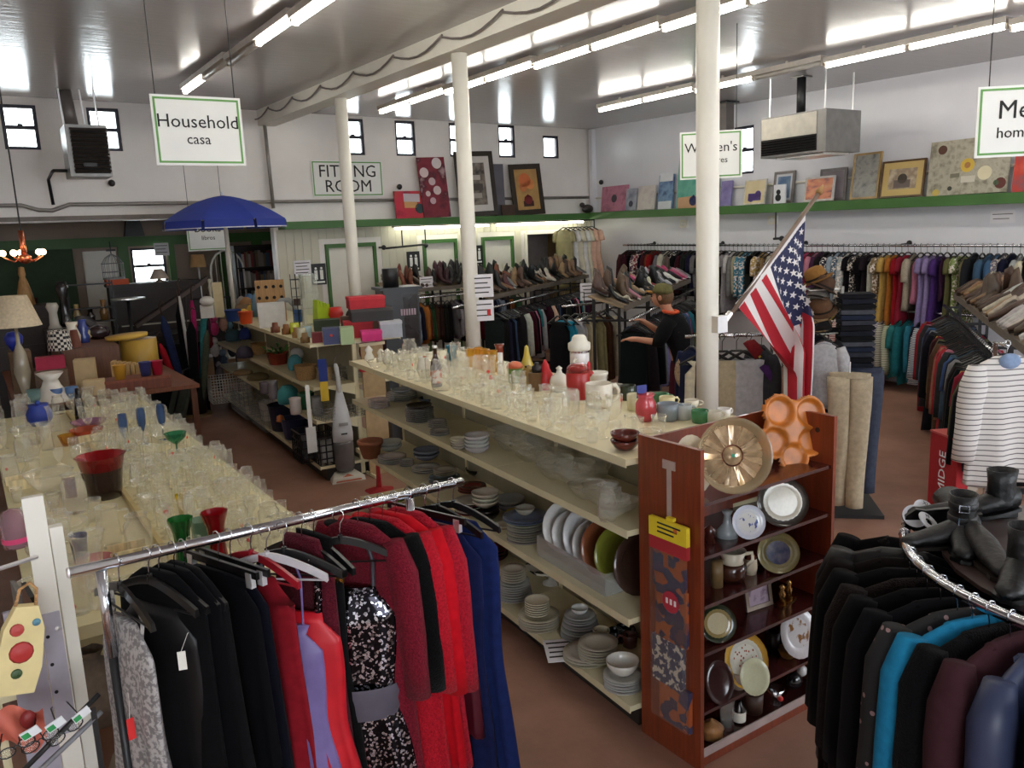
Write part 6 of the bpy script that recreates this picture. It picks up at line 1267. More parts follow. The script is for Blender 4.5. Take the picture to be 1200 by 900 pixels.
o = near_garment('skirt', 497, 'burgundy velvet skirt on a clip hanger near the far end of front rail', (78, 18, 32), 19, SATIN, 0.85, 0.36, 0.03, 1.2, neck=0.17, top=-0.12, hang=False, fold=0.5); clip_hanger(o)
near_garment('dress', 512, 'navy lace evening dress beside the royal blue gown', (24, 30, 66), 20, CLOTH, 1.15, 0.38, 0.034, 1.25, neck=0.1, top=-0.16, waist=0.9, fold=0.55, nf=5)
near_garment('dress', 530, 'royal blue chiffon gown at the far end of front rail', (26, 38, 84), 21, CLOTH, 1.25, 0.38, 0.036, 1.4, neck=0.1, top=-0.14, waist=0.92, fold=0.6, nf=6, hcol=(16, 16, 18))
o = thing('price_tag', 'white paper tag dangling from the black dresses', 'tag', (rail_x(206) - 0.05, RY - 0.17, RZ - 0.27), -0.3); part('card', MB().box((-0.012, -0.002, -0.06), (0.012, 0.002, 0)), PAPER, o, col=(226, 224, 214)); part('string', MB().tube([(0, 0, 0), (0.02, 0.03, 0.04), (0.05, 0.10, 0.05)], 0.0012, 4), PAPER, o, col=(200, 196, 190))
o = thing('price_tag', 'red paper tag on the silver lace dress', 'tag', (rail_x(137) - 0.035, RY - 0.10, RZ - 0.47), 0.2); part('card', MB().box((-0.01, -0.002, -0.07), (0.012, 0.002, 0)), PAPER, o, col=(206, 40, 40)); part('string', MB().tube([(0, 0, 0), (0.012, 0.02, 0.05), (0.03, 0.08, 0.07)], 0.0012, 4), PAPER, o, col=(200, 196, 190))

# ---------------------------------------------------------------- white display stand with bag and spectacles at lower left
t = thing('display_stand', 'tall white boarded display stand beside the dress rail post', 'stand', (0.065, 3.0, 0))
part('front_board', MB().box((0, 0, 0.0), (0.062, 0.03, 1.62)), WHITEP, t); part('second_board', MB().box((0.066, 0.02, 0.0), (0.105, 0.06, 1.50)), WHITEP, t)
part('metal_plate', MB().box((0.0, -0.006, 0.78), (0.058, 0.0, 1.22)), mat('brushed_plate', (180, 178, 190), rough=0.4, metal=0.4), t)
for z in (0.84, 0.94, 1.04, 1.14): part('perforation', MB().lathe([(0.006, 0), (0.006, 0.003), (0, 0.003)], 8), DARK, t, loc=(0.014, -0.006, z), rot=(pi / 2, 0, 0))  # dark discs laid on the plate as the shade in its perforations
part('screw', MB().sphere((0.045, -0.008, 1.16), 0.009, 8, 6), STEEL, t)
part('side_panel', MB().box((-0.10, 0.01, 0.3), (-0.002, 0.03, 1.25)), mat('panel_grey', (164, 160, 172), rough=0.5), t); part('foot', MB().box((-0.3, -0.1, 0.0), (0.2, 0.2, 0.02)), WHITEP, t)
part('arm', MB().tube([(0.02, 0.0, 1.42), (-0.12, -0.05, 1.42)], 0.008, 6), STEEL, t)
BAGP = two_tone('rose_print', 'spots', (222, 206, 150), (170, 52, 50), scale=11, lo=0.30, hi=0.26)
p = ony(14, 765, 2.75)
o = thing('tote_bag', 'cream tote bag printed with red roses, hanging at lower left', 'bag', (p.x - 0.01, 2.75, p.z - 0.13), 0.15); o.rotation_euler = (0, 0.25, 0.15)
part('body', MB().add([(sx_ * wd_, dy_, z_) for z_, wd_ in ((0, 0.05), (0.08, 0.062), (0.2, 0.055), (0.27, 0.03)) for sx_, dy_ in ((-1, -0.012), (1, -0.012), (1, 0.02), (-1, 0.02))], [(i * 4 + k, i * 4 + (k + 1) % 4, i * 4 + 4 + (k + 1) % 4, i * 4 + 4 + k) for i in range(3) for k in range(4)] + [(3, 2, 1, 0), (12, 13, 14, 15)]), mat('bag_cloth', (224, 206, 150), rough=0.8), o, False)
for (x, z, r, c_) in ((0.0, 0.13, 0.034, (176, 50, 48)), (-0.02, 0.2, 0.02, (186, 70, 66)), (-0.005, 0.065, 0.016, (60, 84, 48)), (0.03, 0.22, 0.012, (90, 140, 160))):
    part('rose' if c_[0] > 150 else 'leaf', MB().lathe([(r, 0), (r * 0.8, 0.004), (r * 0.5, 0.003), (r * 0.4, 0.006), (0, 0.006)], 12, wave=0.12, wn=5), PAINT, o, True, c_, (x, -0.0125, z), (pi / 2, 0, 0))
part('handle', MB().tube([(-0.03, 0, 0.27), (-0.025, 0, 0.32), (0, 0, 0.34), (0.02, 0, 0.32), (0.025, 0, 0.27)], 0.005, 7), WICKER, o, True, (196, 150, 100))
p = ony(20, 850, 2.7)
o = thing('silk_flower', 'coral silk scarf with dark red flower at lower left corner', 'scarf', p); b = MB()
part('cloth', MB().grid(lambda u, v: (-0.07 + 0.14 * u, -0.02 + 0.03 * sin(7 * u + 4 * v), -0.06 + 0.12 * v + 0.02 * sin(6 * u)), 12, 8), SATIN, o, True, (206, 110, 92)); part('bloom', MB().sphere((0.03, -0.045, 0.03), (0.022, 0.014, 0.03), 10, 7), SATIN, o, True, (130, 34, 34))
t = thing('spectacles_rack', 'wire rack bar of spectacles in front of the white stand', 'rack', (0.0, 2.62, 0)); part('bar', MB().tube([(-0.10, 0, 0.87), (0.18, 0.03, 1.06)], 0.008, 8), BLACKM, t, True); part('bar', MB().tube([(-0.10, 0, 0.83), (0.18, 0.03, 1.0)], 0.008, 8), mat('bar_grey', (120, 120, 124), rough=0.4), t, True); part('post', MB().box((0.15, 0.02, 0), (0.165, 0.035, 1.02)), BLACKM, t); part('foot', MB().box((0.0, -0.1, 0), (0.3, 0.2, 0.015)), BLACKM, t)
for i, (px, py) in enumerate(((20, 876), (48, 868), (78, 858))):
    p = ony(px, py, 2.58); o = thing('spectacles', 'pair of spectacles with green and white tag on wire rack, %s from left' % nth(i), 'spectacles', p, 0.2 * i - 0.2); o.rotation_euler = (0.2, -0.4, 0.2 * i - 0.2)
    for s_ in (-1, 1):
        part('lens_rim', MB().tube([(s_ * 0.028 + 0.022 * cos(a * pi / 6), 0, 0.017 * sin(a * pi / 6)) for a in range(13)], 0.0022, 5), BLACKM, o); part('lens', MB().lathe([(0.021, 0), (0, 0.001)], 12, 1, 0.8), GLASS, o, loc=(s_ * 0.028, 0, 0), rot=(pi / 2, 0, 0)); part('temple', MB().tube([(s_ * 0.052, 0, 0.004), (s_ * 0.05, 0.10, 0.0), (s_ * 0.05, 0.13, -0.02)], 0.002, 5), BLACKM, o)
    part('bridge', MB().tube([(-0.008, 0, 0.004), (0, 0, 0.008), (0.008, 0, 0.004)], 0.002, 5), BLACKM, o)
    part('tag', MB().box((0.03, -0.012, 0.012), (0.08, -0.008, 0.04)), PAPER, o, col=(226, 230, 232)); part('green_sticker', MB().box((0.032, -0.0135, 0.016), (0.052, -0.0122, 0.034)), PAPER, o, col=(50, 150, 84))
for i, (px, py, col, h) in enumerate(((28, 690, (96, 62, 42), 0.15), (34, 700, (22, 19, 20), 0.14), (18, 680, (120, 116, 112), 0.13))):
    p = ony(px, py, 3.35); o = thing('picture_frame', ('thin brown wooden frame', 'black picture frame', 'grey picture frame')[i] + ' stacked on edge behind the white stand', 'frame', (p.x, 3.3 + 0.05 * i, 0.85 + 0.02), 0.1)
    part('side_bar', MB().box((-0.008, -0.09, 0), (0.008, 0.09, 0.32)), WOOD, o, col=col); part('backing', MB().box((0.008, -0.08, 0.01), (0.011, 0.08, 0.31)), CARD, o, col=(150, 130, 104))
t = thing('side_table', 'small low stand under the picture frames and pink jar', 'table', (-0.12, 3.25, 0)); part('top', MB().box((0, 0, 0.83), (0.2, 0.3, 0.868)), CREAM, t)
for dx, dy in ((0.01, 0.01), (0.17, 0.01), (0.01, 0.27), (0.17, 0.27)): part('leg', MB().box((dx, dy, 0), (dx + 0.02, dy + 0.02, 0.83)), CREAM, t)
o = vase('jar', 'frosted pink plastic jar with a pink band at the left edge', 'jar', ony(20, 640, 3.5), [(0, 0), (0.045, 0), (0.045, 0.02), (0.046, 0.1), (0.03, 0.14), (0, 0.15)], (206, 170, 180), m=CGLASS); part('band', MB().lathe([(0.047, 0.02), (0.0475, 0.04)], 14), PLASTIC, o, True, (220, 70, 120))

# ---------------------------------------------------------------- curved rail of dark coats at lower right
CX, CYY, CR, CZ = 3.20, 0.97, 0.77, 1.22
t = thing('round_rail', 'curved chrome clothes rail of dark coats at lower right', 'rail', (CX, CYY, 0))
arc = [radians(a) for a in range(112, 300, 6)]
part('rail', MB().tube([(CR * cos(a), CR * sin(a), CZ) for a in arc], 0.019, 12), CHROME, t, True)
a0 = arc[0]; part('rail_elbow', MB().tube([(CR * cos(a0), CR * sin(a0), CZ), (CR * cos(a0 - 0.03), CR * sin(a0 - 0.03), CZ + 0.01), (CR * cos(a0 - 0.06), CR * sin(a0 - 0.06), CZ + 0.05)], 0.021, 10), CHROME, t, True)
part('centre_shelf', MB().lathe([(0.0, CZ - 0.03), (CR - 0.12, CZ - 0.03), (CR - 0.12, CZ - 0.015), (0, CZ - 0.015)], 28), mat('smoked_shelf', (60, 46, 42), rough=0.3), t)
part('post', MB().tube([(0, 0, 0.03), (0, 0, CZ - 0.03)], 0.025, 12), CHROME, t, True)
for a in (0.3, 1.87, 3.44, 5.0): part('arm', MB().tube([(0, 0, CZ - 0.06), (CR * cos(a), CR * sin(a), CZ - 0.02)], 0.012, 8), CHROME, t, True) if 1.9 < a < 5.2 else None
for a in (0.8, 2.37, 3.94, 5.5): part('foot', MB().tube([(0, 0, 0.03), (0.45 * cos(a), 0.45 * sin(a), 0.025)], 0.02, 8), CHROME, t, True)
coats = [('coat', 112, 'black wool coat, furthest on the curved rail', (11, 10, 11), CLOTH, 0.95), ('coat', 120, 'black padded coat second on the curved rail', (8, 8, 9), SATIN, 0.95), ('coat', 127, 'very dark brown coat third on the curved rail', (20, 15, 13), CLOTH, 0.98), ('coat', 134, 'black coat with white paper on its shoulder', (11, 11, 12), CLOTH, 1.0), ('coat', 140, 'dark chocolate coat with a pale striped cuff', (22, 15, 13), KNIT, 1.0), ('coat', 146, 'plain black long coat beside the fine wool coat', (8, 8, 9), CLOTH, 1.05), ('coat', 152, 'black fine wool coat beside the printed jacket', (12, 11, 14), CLOTH, 1.0), ('jacket', 158, 'dark floral print jacket on the curved rail', (18, 17, 18), FLORAL, 0.78), ('jacket', 162.5, 'turquoise blue jacket on the curved rail', (32, 120, 160), CLOTH, 0.8), ('coat', 167, 'black soft coat right of the turquoise jacket', (10, 10, 12), KNIT, 1.0), ('jacket', 172, 'plum brown jacket on the curved rail', (62, 36, 42), CLOTH, 0.8), ('jacket', 178, 'shiny navy jacket with a fur collar', (50, 58, 86), SATIN, 0.8), ('coat', 186, 'dark navy coat right of the fur collared jacket', (14, 15, 24), CLOTH, 1.0), ('coat', 193, 'black coat right of the dark navy coat', (11, 11, 13), CLOTH, 1.0)]
for i, (k, ang, lab, col, m, L) in enumerate(coats):
    a = radians(ang); p = (CX + CR * cos(a), CYY + CR * sin(a), CZ)
    t = thing(k, lab, k, p, a + pi / 2 + R.uniform(-.08, .08), 'clothes on the curved rail')
    Wd = 0.52
    if m is FLORAL: m = two_tone('dark_floral', 'spots', (150, 120, 120), (18, 17, 18), scale=26, lo=0.2, hi=0.22)
    b = MB(); b.add(*body(40 + i, L, Wd, 0.05, 1.1, 36, 22, 0.45, neck=0.085, nf=3, top=-0.06)); part('body', b, m, t, True, col)
    for s_ in (-1, 1):
        b = MB(); sleeve(b, s_, Wd, 0.60, 0.078, 0.058, 0.035, 14, 40 + i + s_, 0.85, top=-0.15); sl_ = part('sleeve', b, m, t, True, col)
    b = MB(); b.tube([(0.0, 0.085 * cos(q * pi / 8), -0.068 - 0.03 * sin(q * pi / 8)) for q in range(9)], 0.026 if 'fur' in lab else 0.018, 8); part('collar', b, KNIT if 'fur' in lab else m, t, True, tuple(min(255, c + (20 if 'fur' in lab else 0)) for c in col))
    hk, arm_ = wide_hanger(); h = obj('hanger', arm_, t, (0, 0, 0), (0, 0, 0), HB_); obj('hook', hk, h)
    if i == 4:
        for q, dz in ((0, -0.62), (1, -0.76)): part('pale_stripe', MB().box((-0.058, 0.18, dz - 0.08), (-0.05, 0.27, dz)), PAPER, t, col=(190, 184, 160))
# footwear lying on the centre shelf
ZS = CZ - 0.012
def big_boot(label, p, rz, buckles=False, lay=0.0):
    t = thing('ankle_boot', label, 'shoe', p, rz); t.rotation_euler = (lay, 0, rz); B = (11, 11, 12)
    u, so, he, hl = shoe_meshes('loafer')
    obj('upper', u, t, col=B, scale=(1.12, 1.2, 1.15)); obj('sole', so, t, col=(12, 12, 12), scale=(1.12, 1.2, 1.2))
    part('shaft', MB().lathe([(0.047, 0.05), (0.05, 0.09), (0.048, 0.14), (0.054, 0.19), (0.05, 0.19), (0.043, 0.14), (0.04, 0.08)], 18, 1.1, 0.9), LEATHER, t, True, B, (-0.075, 0, 0)); part('heel', MB().box((-0.13, -0.03, -0.001), (-0.07, 0.03, 0.018)), PLASTIC, t, col=(14, 14, 14))
    if buckles:
        for z in (0.10, 0.15):
            part('strap', MB().lathe([(0.051, z - 0.013), (0.055, z - 0.01), (0.055, z + 0.01), (0.051, z + 0.013)], 18, 1.1, 0.9), LEATHER, t, True, (18, 18, 19), (-0.075, 0, 0))
            for a_, c_ in (((-0.002, -0.018, -0.014), (0.002, 0.018, -0.010)), ((-0.002, -0.018, 0.010), (0.002, 0.018, 0.014)), ((-0.002, -0.018, -0.010), (0.002, -0.014, 0.010)), ((-0.002, 0.014, -0.010), (0.002, 0.018, 0.010))): part('buckle', MB().box(a_, c_), CHROME, t, loc=(-0.012, 0.0, z))
    return t
big_boot('black suede ankle boot with two silver buckles', onz(1128, 645, ZS), 3.7, True); big_boot('plain black ankle boot beside the buckled boot', onz(1190, 690, ZS), 3.4); big_boot('black leather boot behind the buckled boot', onz(1150, 605, ZS) , 2.6)
big_boot('black boot lying on its side by the size discs', onz(1106, 625, ZS) + Vector((0, 0, 0.05)), 2.4, False, 1.4)
o = shoe('loafer', 'black', 'black slip-on shoe in front on the curved rail shelf', onz(1100, 640, ZS), 2.6, 0, 'shoes on the curved rail', col=(26, 24, 24), s=1.1); o['label'] = 'black slip-on shoe nearest the end of the curved rail'
shoe('loafer', 'black', 'black leather shoe showing its tan insole', onz(1160, 665, ZS), 4.0, 0, 'shoes on the curved rail', col=(28, 26, 26), s=1.15)
for i, (px, py) in enumerate(((1072, 605), (1083, 598), (1088, 612))):
    p = onz(px, py, CZ + 0.05); o = thing('size_disc', 'white plastic size disc at the end of curved rail, %s of three' % nth(i), 'disc', p, 0.5); o.rotation_euler = (0.6, -0.7 + 0.12 * i, 0.4 * i)
    part('disc', MB().lathe([(0.016, 0), (0.045, 0), (0.045, 0.004), (0.016, 0.004)], 22), PLASTIC, o, False, (206, 206, 210))
    text('XL' if i == 1 else '10', 0.022, o, (0.03, 0.0, 0.0046), (0, 0, -pi / 2), ext=0.0003)
o = thing('tag_bundle', 'red and white tag tied beside the size discs', 'tag', onz(1100, 612, CZ + 0.02)); part('card', MB().box((-0.02, -0.02, 0), (0.02, 0.02, 0.035)), PLASTIC, o, col=(196, 36, 36)); part('stripe', MB().box((-0.0205, -0.0205, 0.014), (0.0205, 0.0205, 0.019)), PAPER, o, col=(220, 216, 214))
# ---------------------------------------------------------------- goods on the left shelf unit
G1, G2, G3, G4 = 1.40, 0.97, 0.63, 0.16
def box_thing(name, label, cat, p, rz, sx, sy, sz, col, m=CARD, lid=None, lidh=0.03, rot=None):
    t = thing(name, label, cat, p, rz)
    if rot: t.rotation_euler = (*rot, rz)
    part('body', MB().box((-sx / 2, -sy / 2, 0), (sx / 2, sy / 2, sz - (lidh if lid else 0))), m, t, col=col)
    if lid: part('lid', MB().box((-sx / 2 - 0.004, -sy / 2 - 0.004, sz - lidh), (sx / 2 + 0.004, sy / 2 + 0.004, sz)), m, t, col=lid)
    return t
def px_box(name, label, cat, x0, x1, yt, yb, z, col, depth=0.2, m=CARD, lid=None, rz=None, lidh=0.03):
    a, c = onz(x0, yb, z), onz(x1, yb, z); mid = (a + c) / 2; dep = (mid - EYE).dot(CAM_F); wd = (x1 - x0) * dep / 960; ht = (yb - yt) * dep / 960 * 0.97
    d = Vector((CAM_F.x, CAM_F.y, 0)).normalized(); rz = math.atan2(CAM_X.y, CAM_X.x) * 0.55 if rz is None else rz
    t = box_thing(name, label, cat, mid + d * depth * 0.5, rz, wd * 0.93, depth, ht, col, m, lid, lidh); return t, wd, ht
def px_lathe(name, label, cat, xc, yb, wpx, hpx, z, prof, col, m=PLASTIC, n=18, group=None, wave=0):
    """prof in unit radius / unit height."""
    p = onz(xc, yb, z); dep = (p - EYE).dot(CAM_F); r = wpx / 2 * dep / 960; h = hpx * dep / 960 * 0.97
    d = Vector((CAM_F.x, CAM_F.y, 0)).normalized()
    o = obj(name, MB().lathe([(a * r, b * h) for a, b in prof], n, wave=wave, wn=6).mesh(name, [m], True), None, p + d * r * 0.7, (0, 0, R.uniform(0, 6)), col); tag(o, label, cat, group); return o
TUB = [(0, 0), (0.75, 0), (0.8, 0.03), (1, 1), (1.04, 1.0), (0.95, 0.96), (0.75, 0.08), (0, 0.06)]
BASK = [(0, 0), (0.8, 0), (0.85, 0.05), (0.95, 0.5), (1, 0.95), (1.05, 1), (0.92, 1), (0.85, 0.5), (0.75, 0.1), (0, 0.08)]
px_box('box', 'large white case with a printed photograph on the left shelf top', 'box', 302, 335, 354, 384, G1, (206, 202, 196), 0.12)
t, w_, h_ = px_box('bottle_rack', 'wooden rack board with two rows of dark holes behind the white case', 'rack', 302, 337, 327, 377, G1, (166, 124, 72), 0.04, WOOD)
for k in range(8): part('hole', MB().lathe([(0.022, 0), (0.022, 0.002), (0, 0.002)], 10), DARK, t, loc=(-w_ * 0.36 + (k % 4) * w_ * 0.24, -0.021, h_ * (0.58 if k < 4 else 0.84)), rot=(pi / 2, 0, 0))  # dark discs on the solid board, painted as shaded holes
px_box('box', 'dark speckled box under the wooden bottle rack', 'box', 303, 336, 340, 372, G1, (74, 66, 52), 0.10).__class__
p = onz(338, 383, G1); t = thing('hose', 'thick grey ribbed hose arched beside the white case', 'hose', p + Vector((0.1, 0.1, 0)), -0.4); part('tube', MB().tube([(-0.18, 0, 0.26), (-0.12, 0, 0.31), (-0.03, 0, 0.31), (0.03, 0, 0.24), (0.05, 0, 0.12), (0.05, 0, 0.0)], 0.032, 12), mat('hose_grey', (150, 150, 146), rough=0.6), t, True)
px_lathe('tub', 'blue plastic tub on the left shelf top', 'tub', 272, 377, 20, 14, G1, TUB, (40, 70, 130)); px_lathe('tub', 'orange plastic tub beside the blue tub', 'tub', 287, 380, 17, 15, G1, TUB, (214, 84, 40))
px_box('crate', 'brown carton under the heaped toys', 'box', 277, 306, 356, 372, G1, (120, 96, 70), 0.12)
for i, (xc, yb, w_, h_, col, what) in enumerate(((270, 364, 16, 10, (206, 170, 60), 'yellow'), (284, 364, 18, 11, (212, 176, 70), 'golden'), (294, 360, 14, 14, (200, 160, 60), 'mustard'), (300, 352, 12, 12, (110, 140, 160), 'pale blue'), (283, 350, 18, 8, (150, 140, 130), 'grey'), (292, 340, 20, 10, (70, 110, 150), 'bright blue'), (288, 332, 22, 8, (150, 110, 70), 'tan'), (300, 342, 10, 12, (120, 150, 110), 'leaf green'))):
    px_lathe('toy', 'small %s toy heaped behind the blue and orange tubs' % what, 'toy', xc, min(yb + 12, 376) if i < 3 else 372 - i % 3, w_, h_ + (16 if i > 2 else 3), G1, [(0, 0), (0.8, 0.05), (1, 0.4), (0.7, 0.8), (0.2, 1), (0, 1)], col, m=CARD)
px_box('box', 'white cardboard box at the far end of the left shelf', 'box', 234, 250, 357, 373, G1, (214, 212, 206), 0.14); px_lathe('bust', 'white plaster head ornament on the white box', 'ornament', 241, 359, 17, 12, G1 + 0.17, [(0, 0), (0.6, 0), (1, 0.4), (0.9, 0.7), (0.5, 0.95), (0, 1)], (218, 214, 206))
px_box('box', 'tall cream board box beside the white plaster head', 'box', 252, 263, 330, 372, G1, (206, 190, 150), 0.06); px_lathe('lamp_base', 'slim white carved candlestick by the tall cream box', 'candlestick', 247, 354, 6, 28, G1 + 0.1, [(0, 0), (1, 0), (0.6, 0.1), (0.5, 0.4), (0.8, 0.6), (0.4, 0.8), (0.9, 0.95), (0, 1)], (214, 206, 184))
# black wire disc tower, acrylic case
p = onz(348, 384, G1); t = thing('disc_tower', 'tall black wire disc tower on the left shelf', 'rack', p + Vector((0.08, 0.14, 0)), 0.3)
for dx in (-0.035, 0.035):
    for dy in (-0.05, 0.05): part('wire_post', MB().tube([(dx, dy, 0), (dx, dy, 0.62)], 0.005, 6), BLACKM, t)
for k in range(6): part('wire_shelf', MB().box((-0.035, -0.05, 0.05 + 0.1 * k), (0.035, 0.05, 0.055 + 0.1 * k)), BLACKM, t)
part('cross_bar', MB().tube([(-0.08, 0, 0.56), (0.08, 0, 0.56)], 0.005, 6), BLACKM, t); part('blue_case', MB().box((-0.03, -0.045, 0.06), (0.03, 0.045, 0.2)), PLASTIC, t, col=(40, 80, 130)); part('disc_case', MB().box((-0.025, -0.04, 0.255), (0.025, 0.04, 0.33)), PLASTIC, t, col=(70, 50, 44))
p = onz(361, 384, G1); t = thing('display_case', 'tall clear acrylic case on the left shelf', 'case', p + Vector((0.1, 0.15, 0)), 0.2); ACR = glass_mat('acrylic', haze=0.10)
for a_, c_ in (((-0.09, -0.06, 0), (-0.087, 0.06, 0.62)), ((0.087, -0.06, 0), (0.09, 0.06, 0.62)), ((-0.09, 0.057, 0), (0.09, 0.06, 0.62)), ((-0.09, -0.06, 0), (0.09, -0.057, 0.62))): part('side_panel', MB().box(a_, c_), ACR, t)
for k in range(4): part('inner_shelf', MB().box((-0.087, -0.057, 0.02 + 0.19 * k), (0.087, 0.057, 0.026 + 0.19 * k)), ACR, t)
p = onz(378, 379, G1 + 0.05); t = thing('file_stack', 'lime green plastic magazine holders nested upright', 'holder', p + Vector((0.05, 0.08, 0)), 0.2)
for k in range(4): part('holder', MB().add([(-0.06 + 0.045 * k - 0.03, -0.02 + 0.015 * k, 0), (-0.06 + 0.045 * k + 0.03, -0.02 + 0.015 * k, 0), (-0.06 + 0.045 * k + 0.03, 0.1, 0), (-0.06 + 0.045 * k - 0.03, 0.1, 0), (-0.06 + 0.045 * k - 0.015, 0, 0.27 - 0.02 * k), (-0.06 + 0.045 * k + 0.018, 0, 0.27 - 0.02 * k), (-0.06 + 0.045 * k + 0.018, 0.08, 0.27 - 0.02 * k), (-0.06 + 0.045 * k - 0.015, 0.08, 0.27 - 0.02 * k)], [(0, 3, 2, 1), (4, 5, 6, 7), (0, 1, 5, 4), (1, 2, 6, 5), (2, 3, 7, 6), (3, 0, 4, 7)]), PLASTIC, t, col=(164, 190, 40))
px_box('tray', 'dark green flat tray under the lime holders', 'tray', 365, 397, 375, 388, G1, (44, 56, 40), 0.22)
px_box('box', 'dark red small box at the near edge of left shelf top', 'box', 364, 377, 390, 402, G1, (116, 40, 46), 0.12)
t, w_, h_ = px_box('lunch_box', 'navy blue cooler box with a red dot', 'box', 377, 397, 384, 404, G1, (36, 42, 96), 0.14, PLASTIC, lid=(30, 36, 84)); part('red_dot', MB().lathe([(0.014, 0), (0.014, 0.003), (0, 0.003)], 10), PAPER, t, col=(210, 60, 50), loc=(0, -0.072, 0.09), rot=(pi / 2, 0, 0))
px_box('box', 'pale green box at the near corner of left shelf top', 'box', 397, 414, 383, 404, G1, (160, 178, 130), 0.15, PLASTIC)
for i, (x0, x1, yt, yb, z, col, lab, lid) in enumerate(((401, 436, 376, 396, G1, (186, 44, 54), 'red gift box low in the box heap by the camera', (200, 50, 60)), (421, 446, 388, 400, G1, (206, 50, 120), 'bright pink flat box in front of the red gift box', (214, 60, 130)), (443, 470, 376, 396, G1, (170, 176, 184), 'white shoe box stack beside the pink box', (186, 190, 196)))):
    px_box('gift_box', lab, 'box', x0, x1, yt, yb, z, col, 0.2, CARD, lid=lid)
p = onz(431, 398, G1) + Vector((0.15, 0.22, 0))
box_thing('gift_box', 'black and grey storage box in the middle of the box heap', 'box', (p.x, p.y, G1 + 0.17), -0.3, 0.42, 0.28, 0.13, (52, 50, 50), CARD, (70, 68, 66)); box_thing('gift_box', 'red gift box on top of the black storage box', 'box', (p.x - 0.05, p.y, G1 + 0.302), -0.25, 0.36, 0.24, 0.12, (176, 36, 48), CARD, (196, 44, 56))
box_thing('gift_box', 'plain brown carton hidden under the black storage box', 'box', (p.x + 0.02, p.y + 0.1, G1), -0.3, 0.38, 0.2, 0.168, (120, 90, 70))
t = thing('stereo_tower', 'black stereo cabinet with a round black drum on top', 'stereo', (4.02, 8.35, 0), -0.2)
part('cabinet', MB().box((-0.2, -0.17, 0), (0.2, 0.2, 1.83)), PLASTIC, t, col=(24, 24, 26)); part('top_board', MB().box((-0.24, -0.2, 1.83), (0.24, 0.22, 1.86)), PLASTIC, t, col=(20, 20, 22)); part('glass_door', MB().box((0.02, -0.18, 0.9), (0.18, -0.171, 1.78)), mat('smoked_glass', (40, 38, 42), rough=0.1, coat=0.5), t)
for k in range(6): part('disc_spine', MB().box((-0.02 + 0.03 * k, -0.19, 1.55), (0.0 + 0.03 * k, -0.181, 1.62)), PAPER, t, col=(170, 150, 160))
vase('drum', 'round black drum standing on the black stereo cabinet', 'drum', (3.95, 8.35, 1.86), [(0, 0), (0.09, 0), (0.09, 0.2), (0.085, 0.205), (0, 0.2)], (24, 24, 26), m=PLASTIC)
o = px_lathe('bowl', 'red fan-shaped lid propped behind the lime holders', 'lid', 393, 380, 18, 20, G1 + 0.02, [(0, 0), (0.5, 0), (1, 0.6), (0.8, 1), (0, 0.7)], (190, 36, 34)); px_lathe('camera_toy', 'small black camera on the left shelf top', 'camera', 412, 374, 15, 11, G1 + 0.08, [(0, 0), (0.9, 0), (1, 0.5), (0.7, 0.9), (0.3, 1), (0, 1)], (24, 24, 26)); px_box('carton', 'brown carton holding up the black camera', 'box', 399, 420, 370, 392, G1, (84, 64, 52), 0.08)
for i, (xc, yb, col, lab) in enumerate(((322, 390, (110, 60, 34), 'wooden toy engine'), (335, 392, (130, 84, 40), 'wooden toy wagon'), (347, 396, (150, 110, 60), 'carved wooden box'), (345, 392, (190, 196, 60), 'yellow-green candle jar'), (353, 398, (190, 186, 160), 'cream candle jar'), (360, 396, (150, 170, 170), 'glass candle jar with greenery'), (357, 402, (120, 90, 50), 'small brown wooden dish'))):
    px_lathe('ornament', lab + ' along the near edge of the left shelf', 'ornament', xc, yb, 11, 14 if 'jar' in lab else 12, G1, [(0, 0), (1, 0), (1, 0.55), (0.7, 0.6), (0.6, 1), (0, 1)] if 'jar' not in lab else [(0, 0), (0.95, 0), (1, 0.1), (1, 0.8), (0.9, 1), (0, 1)], col, m=WOOD if 'wooden' in lab else CERAMIC)
# lower shelves
px_lathe('basket', 'small tan woven basket far along the second left shelf', 'basket', 302, 416, 18, 14, G2, BASK, (164, 124, 76), WICKER); px_lathe('basket', 'round tan woven basket near the end of second left shelf', 'basket', 357, 446, 26, 18, G2, BASK, (170, 132, 84), WICKER); px_lathe('basket', 'pale split-wood basket at the near end of second left shelf', 'basket', 380, 446, 20, 16, G2, BASK, (190, 160, 110), WICKER)
o = px_lathe('planter', 'red wide planter with green leaves on the second left shelf', 'planter', 324, 428, 26, 14, G2, TUB, (142, 52, 38), CERAMIC)
for k in range(14):
    a = k * 2.4; rr = 0.03 + 0.008 * k
    part('leaf', MB().add([(0, 0, 0), (0.045, 0.02, 0.03), (0.09, 0, 0.02), (0.045, -0.02, 0.03)], [(0, 1, 2, 3)]), mat('leaf_green', (60, 120, 50), rough=0.6, vary=0.3), o, loc=(rr * cos(a), rr * sin(a), 0.10 + 0.006 * k), rot=(0.3 * cos(a), -0.5, a))
